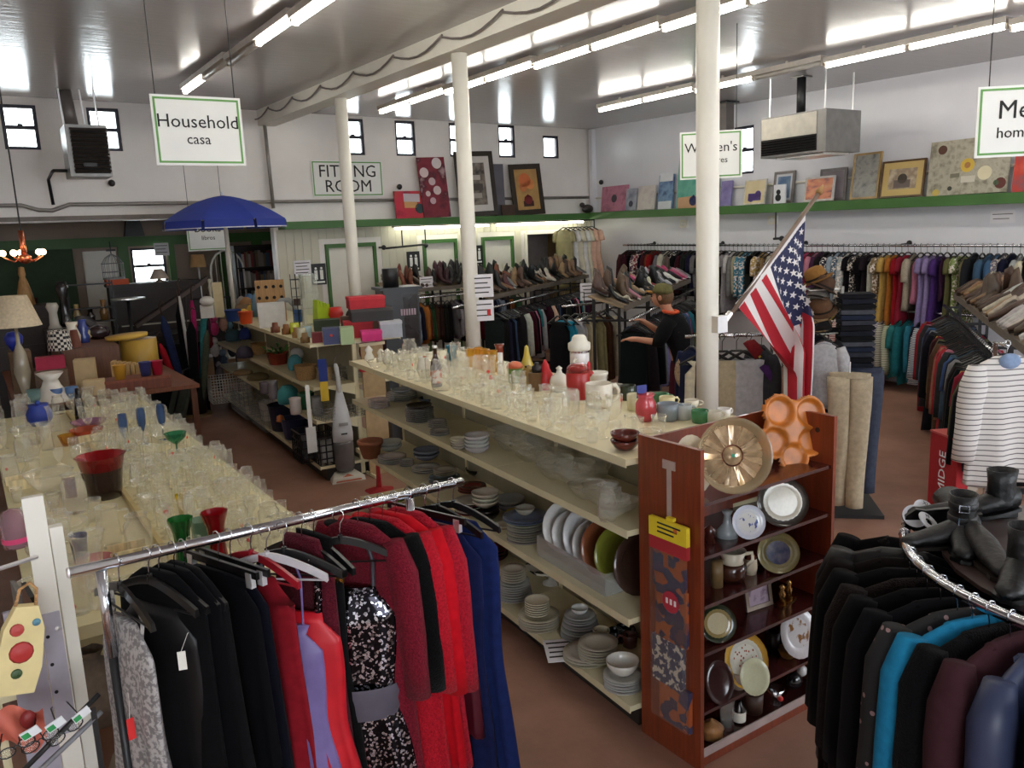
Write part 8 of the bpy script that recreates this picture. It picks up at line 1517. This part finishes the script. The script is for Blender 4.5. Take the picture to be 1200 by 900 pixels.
# bookcase with books beyond the umbrella
t = thing('bookcase', 'dark bookcase full of books beyond the blue umbrella', 'bookcase', (4.65, 15.2, BZ), 0.0); part('side', MB().box((-0.5, 0, 0), (-0.47, 0.3, 1.95)), WOODDARK, t); part('side', MB().box((0.47, 0, 0), (0.5, 0.3, 1.95)), WOODDARK, t); part('back', MB().box((-0.47, 0.28, 0), (0.47, 0.3, 1.95)), WOODDARK, t)
for k in range(6): part('shelf', MB().box((-0.47, 0, 0.05 + 0.37 * k), (0.47, 0.28, 0.075 + 0.37 * k)), WOODDARK, t)
for k in range(1, 5):
    x = -0.45; i = 0
    while x < 0.40:
        wd = R.uniform(0.03, 0.05); h = R.uniform(0.22, 0.3); col = R.choice([(70, 50, 46), (150, 140, 130), (60, 60, 70), (110, 40, 40), (180, 176, 170), (60, 76, 96), (96, 84, 60), (120, 110, 106)])
        o = obj('book', cached('book', lambda: MB().box((0, 0, 0), (1, 1, 1)).mesh('book', [CARD])), None, (4.65 + x, 15.23, BZ + 0.076 + 0.37 * k), (0, 0, 0), col, (wd, 0.2, h)); tag(o, 'book %s from the left on the %s shelf of the dark bookcase' % (nth(i), nth(4 - k)), 'book', 'books in the bookcase'); x += wd + 0.003; i += 1
# golf bag of sticks and umbrellas
gx = ony(226, 455, 12.2); t = thing('stick_stand', 'black stand bristling with umbrellas and sticks by the aisle', 'stand', (gx.x, 12.2, 0)); part('bin', MB().lathe([(0, 0), (0.16, 0), (0.2, 0.55), (0.18, 0.55), (0, 0.1)], 16), PLASTIC, t, True, (28, 26, 28)); part('base', MB().lathe([(0, 0), (0.24, 0), (0.22, 0.03), (0, 0.03)], 18), PLASTIC, t, col=(120, 96, 60))
for i, (dx, dy, tx, ty, L, col, r, lab) in enumerate(((-0.08, 0, -0.22, 0.1, 1.55, (40, 50, 84), 0.06, 'navy folded umbrella leaning left'), (0.02, -0.05, -0.1, -0.1, 1.85, (206, 204, 200), 0.025, 'long white stick'), (0.06, 0.05, 0.1, 0.1, 1.75, (186, 50, 110), 0.05, 'hot pink folded umbrella'), (0.1, -0.03, 0.18, -0.05, 1.6, (60, 140, 140), 0.055, 'teal folded umbrella'), (-0.02, 0.08, 0.0, 0.15, 1.7, (24, 22, 24), 0.06, 'tall black folded umbrella'), (0.0, -0.1, 0.02, -0.18, 1.45, (20, 20, 22), 0.07, 'stout black folded umbrella'), (0.12, 0.06, 0.26, 0.1, 1.5, (96, 60, 90), 0.05, 'plum folded umbrella'), (-0.12, -0.06, -0.3, -0.06, 1.15, (170, 30, 44), 0.045, 'red folded umbrella'), (0.08, -0.09, 0.16, -0.2, 1.3, (86, 90, 76), 0.05, 'olive grey folded umbrella'))):
    o = thing('umbrella_stick', lab + ' in the black stick stand', 'umbrella', (gx.x + dx, 12.2 + dy, 0.06)); part('folds', MB().tube([(0, 0, 0), (tx * 0.3, ty * 0.3, L * 0.3), (tx * 0.8, ty * 0.8, L * 0.8), (tx * 0.9, ty * 0.9, L * 0.9)], [0.012, r * 0.9, r, 0.014], 9), CLOTH if r > 0.03 else PLASTIC, o, True, col); part('handle', MB().tube([(tx * 0.9, ty * 0.9, L * 0.9), (tx, ty, L), (tx + 0.03, ty, L + 0.05), (tx + 0.06, ty, L + 0.02)], 0.012, 7), WOOD, o, True, (60, 40, 30))
t = thing('carrier', 'olive and grey folded pushchair beside the stick stand', 'pushchair', (gx.x - 0.25, 11.9, 0), 0.3); part('frame', MB().tube([(-0.15, 0, 0.03), (0.1, 0, 0.7), (0.2, 0, 0.72)], 0.014, 8), BLACKM, t, True); part('seat_cloth', MB().box((-0.02, -0.2, -0.25), (0.03, 0.2, 0.3), 0, Matrix.Translation((0, 0, 0.32)) @ Matrix.Rotation(0.36, 4, 'Y')), CLOTH, t, col=(74, 78, 70)); part('wheel', MB().tube([(-0.14, -0.18, 0.06), (-0.14, -0.15, 0.06)], 0.06, 14), PLASTIC, t, col=(26, 26, 26)); part('wheel', MB().tube([(-0.14, 0.15, 0.06), (-0.14, 0.18, 0.06)], 0.06, 14), PLASTIC, t, col=(26, 26, 26))
t = thing('toy_rail', 'thin black rail with dangling toys at the far end of left shelves', 'rail', (3.0, 12.75, 0)); part('bar', MB().tube([(-0.2, 0, 1.62), (0.35, 0, 1.62)], 0.01, 6), BLACKM, t, True)
for dx in (-0.2, 0.35): part('post', MB().tube([(dx, 0, 0.0), (dx, 0, 1.62)], 0.01, 6), BLACKM, t, True)
# toys dangling at the far end of the left unit
for i, (px, py, col, lab) in enumerate(((251, 385, (206, 70, 120), 'pink doll'), (262, 380, (200, 150, 130), 'tan doll'), (270, 392, (90, 130, 140), 'teal toy'), (252, 410, (206, 196, 190), 'white soft toy'), (262, 424, (90, 110, 130), 'blue-grey toy'), (258, 438, (120, 110, 116), 'grey plush'), (245, 400, (140, 40, 50), 'red toy'), (272, 410, (60, 60, 70), 'dark toy'))):
    p = ony(px, py, 12.75); o = thing('hanging_toy', lab + ' hanging at the far end of the left shelves', 'toy', p); part('body', MB().sphere((0, 0, 0), (0.07, 0.06, 0.11), 9, 7), CLOTH, o, True, col); part('head', MB().sphere((0, 0, 0.14), 0.055, 9, 7), CLOTH, o, True, tuple(min(255, c + 20) for c in col)); part('cord', MB().tube([(0, 0, 0.18), (0, 0, 1.62 - p.z)], 0.004, 4), BLACKM, o)
# ---------------------------------------------------------------- trousers and hat stand right of the flag
SX, SY = 5.9, 4.05
t = thing('trouser_stand', 'black wire stand of hats and stacked dark trousers beyond the flag', 'stand', (SX, SY, 0), radians(-45))
part('post', MB().tube([(0, 0, 0.03), (0, 0, 1.86)], 0.016, 8), GRW, t, True); part('base', MB().box((-0.32, -0.3, 0.0), (0.32, 0.3, 0.03)), BLACKM, t)
for k, z in enumerate((1.30, 1.48, 1.66, 1.84)):
    part('wire_shelf', MB().tube([(0, 0, z), (-0.26, -0.1, z), (-0.26, 0.12, z), (0, 0, z)], 0.006, 5), WHW, t)
for k in range(7): part('arm', MB().tube([(0, 0, 1.18 + 0.085 * k), (0.24, 0, 1.20 + 0.085 * k)], 0.007, 5), BLACKM, t)
c45, s45 = cos(radians(-45)), sin(radians(-45))
def sp(u, v): return (SX + c45 * u - s45 * v, SY + s45 * u + c45 * v)
for k in range(14):
    x, y = sp(0.10, 0.0); col = [(30, 32, 40), (24, 24, 28), (50, 52, 60), (34, 40, 56), (70, 72, 78), (22, 22, 24)][k % 6]
    t = thing('folded_trousers', 'dark folded trousers on the trouser stand, %s from the bottom' % nth(k), 'trousers', (x, y, 1.21 + k * 0.043), radians(-45) + R.uniform(-.05, .05), 'folded dark trousers')
    part('fold', MB().add([(px_ + dx, py_, z_) for (px_, z_, dx) in ((-0.12, 0, 0), (0.13, 0.0, 0), (0.145, 0.017, 0), (0.13, 0.034, 0), (-0.12, 0.034, 0)) for py_ in (-0.11, 0.11)], [(0, 2, 3, 1), (2, 4, 5, 3), (4, 6, 7, 5), (6, 8, 9, 7), (8, 0, 1, 9), (0, 8, 6, 4, 2), (1, 3, 5, 7, 9)]), CLOTH, t, col=col)
hats = [('brown felt hat', (104, 74, 50)), ('olive cap', (70, 66, 46)), ('black cap', (34, 32, 32)), ('tan straw hat', (150, 120, 84)), ('brown corduroy cap', (92, 66, 48)), ('grey knitted hat', (120, 114, 106)), ('dark brown fedora', (74, 54, 42)), ('golden brown hat', (130, 92, 48))]
for i, (lab, col) in enumerate(hats):
    x, y = sp(-0.16 - 0.03 * (i % 2), -0.03 + 0.05 * (i % 2)); z = 1.31 + 0.18 * (i // 2) + 0.07 * (i % 2)
    t = thing('hat', lab + ' on the wire stand beside the flag', 'hat', (x, y, z), i * 1.1); t.rotation_euler = (0.35 * (-1) ** i, 0.25, i * 1.1)
    part('crown', MB().lathe([(0.085, 0.0), (0.09, 0.03), (0.075, 0.09), (0.04, 0.105), (0, 0.1)], 18), CLOTH, t, True, col); part('brim', MB().lathe([(0.085, 0.004), (0.13, -0.006), (0.132, -0.002), (0.085, 0.01)], 22, 1.1, 0.95), CLOTH, t, True, tuple(int(c * 0.85) for c in col)); part('hat_band', MB().lathe([(0.0905, 0.008), (0.092, 0.026)], 18), CLOTH, t, True, (40, 34, 30))
def hung_trousers(label, p, rz, col, L=1.12, w=0.19):
    t = thing('trousers', label, 'trousers', p, rz)
    part('waistband', MB().lathe([(w, -0.04), (w * 1.02, 0.0), (w * 0.97, 0.0), (w * 0.95, -0.04)], 22, 1, 0.3), CLOTH, t, True, tuple(int(c * 0.92) for c in col))
    for s_ in (-1, 1):
        b = MB(); rows = 12; n = 16; vs = []; fs = []
        for i in range(rows + 1):
            q = i / rows; hw = w * (0.5 if q > 0.25 else 0.52) * (1 - 0.22 * q) + 0.006; cx = s_ * (w * 0.49) + 0.01 * sin(4 * q + s_)
            for k in range(n):
                a = 2 * pi * k / n; vs.append((cx + hw * cos(a), (0.05 - 0.012 * q) * sin(a) * (1 + 0.2 * sin(5 * q + 2 * a)) + 0.02 * sin(3 * q + s_), -0.03 - L * q))
        for i in range(rows):
            for k in range(n): a = i * n + k; c = i * n + (k + 1) % n; fs.append((a, a + n, c + n, c))
        fs.append(tuple(range(n))); fs.append(tuple(range(rows * n + n - 1, rows * n - 1, -1)))
        b.add(vs, fs); part('leg', b, CLOTH, t, True, col)
    part('hook', MB().tube([(0, 0, 0.0), (0, 0, 0.05), (0.0, 0.03, 0.08)], 0.005, 5), STEEL, t)
    return t
q = ony(996, 437, SY - 0.28); hung_trousers('khaki cotton trousers hanging full length beside the flag', (q.x, SY - 0.28, q.z), radians(-58), (186, 172, 146), 1.05, 0.15); q = ony(1012, 430, SY - 0.16); hung_trousers('slate blue jeans hanging behind the khaki trousers', (q.x, SY - 0.16, q.z), radians(-58), (70, 76, 92), 1.02, 0.14)
garment('cardigan', 'pale grey', 'grey knitted top hanging beside the khaki trousers', (ony(966, 410, 4.0).x, 4.0, 1.52), radians(35), None, None, 2, 0.75); garment('shirt', 'black', 'black top hanging behind the flag hem', (ony(955, 400, 4.1).x, 4.1, 1.58), radians(20), None, None, 1, 0.9)
# second stand with jacket, caps and trousers left of the flag
t = thing('clothes_stand', 'low clothes stand of jackets and trousers between pillar and flag', 'stand', (5.35, 4.75, 0), radians(-42)); part('rail', MB().tube([(-0.36, 0, 1.46), (0.42, 0, 1.46)], 0.015, 8), CHROME, t, True); part('post', MB().tube([(-0.3, 0, 0.03), (-0.3, 0, 1.46)], 0.014, 8), BLACKM, t, True); part('post', MB().tube([(0.36, 0, 0.03), (0.36, 0, 1.46)], 0.014, 8), BLACKM, t, True); part('foot', MB().box((-0.4, -0.2, 0), (0.45, 0.2, 0.03)), BLACKM, t)
cs, sn = cos(radians(-42)), sin(radians(-42))
for i, (u, v, k, col, lab, m, s_) in enumerate(((-0.3, -0.02, 'jacket', 'navy', 'navy jacket on the end of the stand by the pillar', None, 0.95), (-0.18, -0.1, 'trousers', 'cream', 'cream trousers on the stand by the pillar', None, 1.3), (-0.06, -0.1, 'trousers', 'beige', 'beige trousers on the stand by the pillar', None, 1.3), (0.06, -0.08, 'trousers', 'grey', 'grey trousers on the stand behind the flag', None, 1.3), (0.16, -0.1, 'trousers', 'pale grey', 'pale grey trousers on the stand behind the flag', None, 1.3), (0.27, -0.04, 'jacket', 'charcoal', 'charcoal jacket on the stand behind the flag', None, 0.9))):
    garment(k, col, lab, (5.35 + cs * u - sn * v, 4.75 + sn * u + cs * v, 1.46), radians(-42) + (pi / 2 if k == 'trousers' else 0.5), 'clothes on the stand by the pillar', m, i % 5, s_)
for i, (px, py, col, lab) in enumerate(((878, 412, (110, 30, 34), 'dark red cap with a yellow tab'), (897, 440, (70, 40, 90), 'purple cap'))):
    q = ony(px, py, 4.45); t = thing('cap', lab + ' hooked over the trousers between pillar and flag', 'cap', q, 0.6); t.rotation_euler = (0.9, 0.3, 0.6); part('crown', MB().lathe([(0.085, 0), (0.085, 0.04), (0.06, 0.09), (0, 0.1)], 16), CLOTH, t, True, col); part('peak', MB().lathe([(0.0, 0.0), (0.07, 0.0), (0.07, 0.008), (0, 0.008)], 14, 1, 0.8, 0, (0.09, 0, 0)), CLOTH, t, True, tuple(int(c * 0.7) for c in col))
    if i == 0: part('yellow_tab', MB().box((-0.02, -0.09, 0.03), (0.02, -0.08, 0.05)), PAPER, t, col=(226, 200, 60))

# ---------------------------------------------------------------- shopper among the racks
def figure(label, loc, rz):
    t = thing('person', label, 'person', loc, rz)     # local +Y is the way the figure faces
    V = []; E = []; Rr = []
    def v(x, y, z, r, parent=None):
        V.append((x, y, z)); Rr.append(r); 
        if parent is not None: E.append((parent, len(V) - 1))
        return len(V) - 1
    pel = v(0, 0, 0.93, 0.15); wa = v(0, 0.03, 1.06, 0.135, pel); ch = v(0, 0.10, 1.26, 0.155, wa); nk0 = v(0, 0.15, 1.41, 0.09, ch); nk = v(0, 0.19, 1.48, 0.055, nk0); hd0 = v(0, 0.23, 1.55, 0.075, nk); hd1 = v(0, 0.25, 1.64, 0.088, hd0); hd2 = v(0, 0.25, 1.70, 0.06, hd1)
    for s_ in (-1, 1):
        hip = v(s_ * 0.09, 0.0, 0.86, 0.105, pel); kn = v(s_ * 0.10, 0.03, 0.48, 0.065, hip); an = v(s_ * 0.10, -0.02, 0.09, 0.042, kn); v(s_ * 0.11, 0.10, 0.035, 0.04, an)
    # left arm reaches forward and out to the clothes, right arm raised in front
    sh = v(-0.17, 0.13, 1.37, 0.065, ch); el = v(-0.27, 0.22, 1.17, 0.045, sh); wr = v(-0.34, 0.44, 1.21, 0.030, el); hn = v(-0.35, 0.51, 1.21, 0.028, wr)
    sh2 = v(0.17, 0.13, 1.37, 0.065, ch); el2 = v(0.22, 0.30, 1.18, 0.045, sh2); wr2 = v(0.05, 0.46, 1.34, 0.030, el2); hn2 = v(0.02, 0.50, 1.37, 0.028, wr2)
    for base, d in ((hn, (-0.1, 1, 0.0)), (hn2, (-0.4, 0.7, 0.3))):
        bx, by, bz = V[base]; dv = Vector(d).normalized(); side = Vector((dv.y, -dv.x, 0)).normalized()
        for k, (o_, L) in enumerate(((-0.026, 0.062), (-0.009, 0.075), (0.009, 0.07), (0.025, 0.055))):
            q = Vector((bx, by, bz)) + side * o_ + dv * 0.03; a = v(*q, 0.0105, base); m_ = v(*(q + dv * L * 0.55 - Vector((0, 0, 0.008))), 0.009, a); v(*(q + dv * L * 0.9 - Vector((0, 0, 0.028))), 0.008, m_)
        q = Vector((bx, by, bz)) - side * 0.034; a = v(*q, 0.011, base); v(*(q + dv * 0.04 - side * 0.015), 0.0095, a)
    me = bpy.data.meshes.new('body'); me.from_pydata(V, E, []); me.update()
    o = bpy.data.objects.new('body', me); C.objects.link(o)
    md = o.modifiers.new('skin', 'SKIN'); md.use_smooth_shade = True
    if not me.skin_vertices: 
        try: me.skin_vertices.new()
        except Exception: pass
    for i, sv in enumerate(me.skin_vertices[0].data): sv.radius = (Rr[i], Rr[i]); sv.use_root = i == 0
    sb = o.modifiers.new('smooth', 'SUBSURF'); sb.levels = 1; sb.render_levels = 1
    bpy.context.view_layer.update(); dg = bpy.context.evaluated_depsgraph_get(); m2 = bpy.data.meshes.new_from_object(o.evaluated_get(dg)); bpy.data.objects.remove(o)
    m2.name = 'body'; m2.materials.clear(); m2.materials.append(mat('skin', (196, 140, 112), rough=0.55, vary=0.06)); m2.polygons.foreach_set('use_smooth', [True] * len(m2.polygons))
    obj('body', m2, t)
    BLK = (20, 20, 22)
    b = MB(); rows = [(-0.02, 0.86, 0.20, 0.15), (0.0, 0.98, 0.195, 0.145), (0.04, 1.10, 0.185, 0.14), (0.09, 1.22, 0.20, 0.155), (0.12, 1.32, 0.215, 0.15), (0.14, 1.40, 0.18, 0.12), (0.16, 1.45, 0.09, 0.085)]; n = 20; vs = []
    for (cy_, z, hx, hy) in rows:
        for k in range(n): a = 2 * pi * k / n; vs.append((hx * cos(a), cy_ + hy * sin(a), z + 0.01 * sin(3 * a)))
    fs = [(i * n + k, i * n + (k + 1) % n, (i + 1) * n + (k + 1) % n, (i + 1) * n + k) for i in range(len(rows) - 1) for k in range(n)]
    part('shirt', b.add(vs, fs), CLOTH, t, True, BLK)
    for (a_, c_, d_) in ((V[sh], V[el], V[wr]), (V[sh2], V[el2], V[wr2])):
        A, Cc = Vector(a_), Vector(c_); D = Vector(d_); part('shirt_sleeve', MB().tube([A + (A - Cc) * 0.15, A.lerp(Cc, 0.5), Cc, Cc.lerp(D, 0.25)], [0.085, 0.085, 0.075, 0.06], 12), CLOTH, t, True, BLK)
    b = MB(); rows = [(0.0, 0.30, 0.24, 0.19), (0.0, 0.6, 0.22, 0.18), (0.0, 0.9, 0.19, 0.16), (0.0, 1.0, 0.17, 0.14)]; vs = []
    for (cy_, z, hx, hy) in rows:
        for k in range(n): a = 2 * pi * k / n; f = 1 + 0.06 * sin(6 * a) * (1 - z); vs.append((hx * cos(a) * f, cy_ + hy * sin(a) * f, z))
    fs = [(i * n + k, i * n + (k + 1) % n, (i + 1) * n + (k + 1) % n, (i + 1) * n + k) for i in range(len(rows) - 1) for k in range(n)]
    part('skirt', b.add(vs, fs), CLOTH, t, True, (70, 22, 34))
    for s_ in (-1, 1): part('shoe', MB().sphere((s_ * 0.11, 0.06, 0.04), (0.05, 0.13, 0.04), 12, 8), LEATHER, t, True, (30, 26, 26))
    hc = Vector(V[hd1])
    part('hair', MB().sphere((hc.x, hc.y - 0.015, hc.z + 0.0), (0.102, 0.108, 0.112), 16, 12), mat('hair_brown', (104, 76, 50), rough=0.7, vary=0.3, scale=60), t, True)
    part('face', MB().sphere((hc.x, hc.y + 0.03, hc.z - 0.015), (0.084, 0.09, 0.105), 16, 12), mat('skin', None), t, True); part('nose', MB().sphere((hc.x, hc.y + 0.122, hc.z - 0.02), (0.013, 0.018, 0.022), 8, 6), mat('skin', None), t, True); part('mouth', MB().sphere((hc.x, hc.y + 0.112, hc.z - 0.06), (0.026, 0.008, 0.008), 8, 6), PAINT, t, True, (150, 80, 76))
    for s_ in (-1, 1): part('eye', MB().sphere((hc.x + s_ * 0.032, hc.y + 0.110, hc.z + 0.005), 0.012, 8, 6), PAINT, t, True, (40, 34, 30)); part('ear', MB().sphere((hc.x + s_ * 0.10, hc.y + 0.0, hc.z - 0.01), (0.012, 0.022, 0.03), 8, 6), mat('skin', None), t, True)
    part('cap', MB().lathe([(0.113, 0), (0.112, 0.04), (0.085, 0.095), (0, 0.115)], 20), CLOTH, t, True, (104, 100, 66), (hc.x, hc.y, hc.z + 0.035), (0.1, 0, 0)); part('cap_peak', MB().lathe([(0, 0), (0.075, 0), (0.075, 0.008), (0, 0.01)], 16), CLOTH, t, True, (176, 130, 70), (hc.x, hc.y + 0.12, hc.z + 0.045), (0.2, 0, 0))
    part('neck_scarf', MB().tube([(0.09 * cos(a), V[nk][1] - 0.03 + 0.075 * sin(a), 1.475 + 0.01 * sin(a)) for a in [k * pi / 8 for k in range(17)]], 0.02, 8), CLOTH, t, True, (206, 90, 60))
    return t
pp = ony(803, 400, 6.35)
figure('person in a black top, maroon skirt and olive cap reaching into the clothes rack', (pp.x, 6.35, 0), radians(28))
# straw hat hung on a peg by the front pillar
q = ony(816, 436, 5.0); t = thing('straw_hat', 'beige wide brimmed sun hat hung beside the front pillar', 'hat', q, 0); t.rotation_euler = (pi / 2 - 0.15, 0, radians(-38))
part('brim', MB().lathe([(0.1, 0.03), (0.16, 0.012), (0.19, 0.0), (0.192, 0.004), (0.16, 0.018), (0.1, 0.036)], 28, wave=0.02, wn=5), WICKER, t, True, (176, 152, 124)); part('crown', MB().lathe([(0.105, 0.03), (0.1, 0.08), (0.085, 0.12), (0.05, 0.135), (0, 0.13)], 24), WICKER, t, True, (190, 166, 138)); part('hat_band', MB().lathe([(0.108, 0.034), (0.106, 0.06)], 24), CLOTH, t, True, (150, 128, 106))
t = thing('hat_stand', 'slim black stand holding the beige sun hat', 'stand', (q.x + 0.04, q.y + 0.05, 0)); part('pole', MB().tube([(0, 0, 0.02), (0, 0, q.z + 0.1), (-0.03, -0.04, q.z + 0.1)], 0.012, 8), BLACKM, t, True); part('base', MB().lathe([(0, 0), (0.16, 0), (0.14, 0.025), (0, 0.03)], 20), BLACKM, t)

# ---------------------------------------------------------------- red box and striped shirt at the right edge
bx = onz(1122, 586, 0.06); t = thing('shoe_carton', 'tall red cardboard box lettered RMIDGE standing by the right-hand rack', 'box', (bx.x, bx.y, 0), radians(-28))
part('body', MB().box((-0.16, -0.2, 0), (0.34, 0.16, 0.62)), CARD, t, col=(176, 34, 42)); part('top_flap', MB().box((-0.165, -0.205, 0.62), (0.345, 0.165, 0.635)), CARD, t, col=(206, 96, 92)); part('picture_panel', MB().box((-0.06, -0.204, 0.12), (0.34, -0.2, 0.55)), two_tone('boot_picture', 'noise', (190, 176, 160), (150, 120, 96), scale=5, lo=0.5, hi=0.56), t)  # top flap coloured a paler pink than the red body
text('RMIDGE', 0.12, t, (-0.164, -0.02, 0.28), (pi / 2, -pi / 2, -pi / 2), PAPER, name='lettering')
q = ony(1180, 415, 2.45); t = thing('face_out_stand', 'chrome arm stand carrying the striped shirt', 'stand', (q.x + 0.12, 2.58, 0)); part('post', MB().tube([(0, 0, 0.02), (0, 0, q.z + 0.05), (-0.1, -0.12, q.z + 0.05)], 0.016, 8), CHROME, t, True); part('base', MB().lathe([(0, 0), (0.22, 0), (0.2, 0.03), (0, 0.03)], 20), CHROME, t)
t = thing('shirt', 'white shirt with thin dark stripes and a blue lining, by the red carton', 'shirt', (q.x, 2.45, q.z + 0.06), radians(60)); STR2 = two_tone('thin_stripes', 'stripe', (216, 212, 208), (96, 90, 92), scale=9.5, lo=0.88, hi=0.94)
part('body', MB().add(*body(61, 0.80, 0.46, 0.05, 1.1, 36, 20, 0.35, neck=0.08, top=-0.07)), STR2, t, True); 
for s_ in (-1, 1): b = MB(); sleeve(b, s_, 0.46, 0.60, 0.085, 0.07, 0.02, 14, 61 + s_, 0.9, top=-0.18); part('sleeve', b, STR2, t, True)
part('lining', MB().sphere((-0.03, 0.0, -0.1), (0.03, 0.07, 0.05), 10, 8), CLOTH, t, True, (130, 150, 180)); hk, arm_ = wide_hanger(); h = obj('hanger', arm_, t, col=(180, 176, 170)); obj('hook', hk, h)
# ---------------------------------------------------------------- labels for parts that look unlike the rest of their thing
PL = {('thermal_carafe', 'flower'): 'red flower printed on the white carafe', ('thermal_carafe', 'collar'): 'shiny chrome ring under the lid', ('canister', 'lid'): 'clear domed lid', ('bottle', 'label'): 'printed paper label', ('jar', 'lid'): 'orange knobbed lid', ('display_unit', 'measure_strip'): 'clear plastic hanging strip', ('hanging_packet', 'header_card'): 'yellow printed card', ('hanging_packet', 'header_band'): 'red band under the yellow card', ('hanging_packet', 'round_label'): 'red round label with pale letters',
      ('flag', 'canton'): 'dark blue field of white stars', ('flag', 'pole'): 'brown wooden flag pole', ('flag', 'header'): 'white hoist band', ('umbrella', 'pole'): 'cream umbrella pole', ('umbrella', 'valance_trim'): 'white edging of the valance', ('unit_heater', 'flue'): 'dark flue pipe to the ceiling', ('vacuum_cleaner', 'dust_cup'): 'smoky see-through dust cup', ('vacuum_cleaner', 'red_trim'): 'rust red trim on the floor head', ('lunch_box', 'red_dot'): 'red round logo', ('dress', 'waistband'): 'grey satin waistband', ('dress', 'shoulder_panel'): 'gold sequined shoulder',
      ('dress', 'strap'): 'thin shoulder strap', ('jug', 'upper_glaze'): 'cream glazed upper half', ('person', 'cap'): 'olive cap', ('person', 'cap_peak'): 'tan cap peak', ('person', 'shirt'): 'loose black top', ('person', 'skirt'): 'maroon skirt', ('person', 'neck_scarf'): 'orange scarf at the neck', ('shirt', 'lining'): 'pale blue lining at the collar', ('shoe_carton', 'top_flap'): 'pale pink top flap', ('garment_rail', 'lower_post'): 'black lower half of the post', ('table_lamp', 'lamp_shade'): 'cloth lamp shade', ('tote_bag', 'rose'): 'printed red rose', ('tote_bag', 'handle'): 'woven tan handle',
      ('spectacles', 'tag'): 'white tag with green sticker', ('ankle_boot', 'buckle'): 'silver square buckle', ('vase', 'rim'): 'flared red glass rim', ('planter', 'leaf'): 'green leaf', ('barrel_bin', 'lid'): 'yellow lid set ajar', ('picture_frame', 'picture'): 'mauve picture', ('chandelier', 'bulb'): 'glowing warm bulb'}
import re as _re
for o in list(C.objects):
    if o.parent is not None:
        k = (_re.sub(r'\.\d+$', '', o.parent.name), _re.sub(r'\.\d+$', '', o.name))
        if k in PL: o['label'] = PL[k]
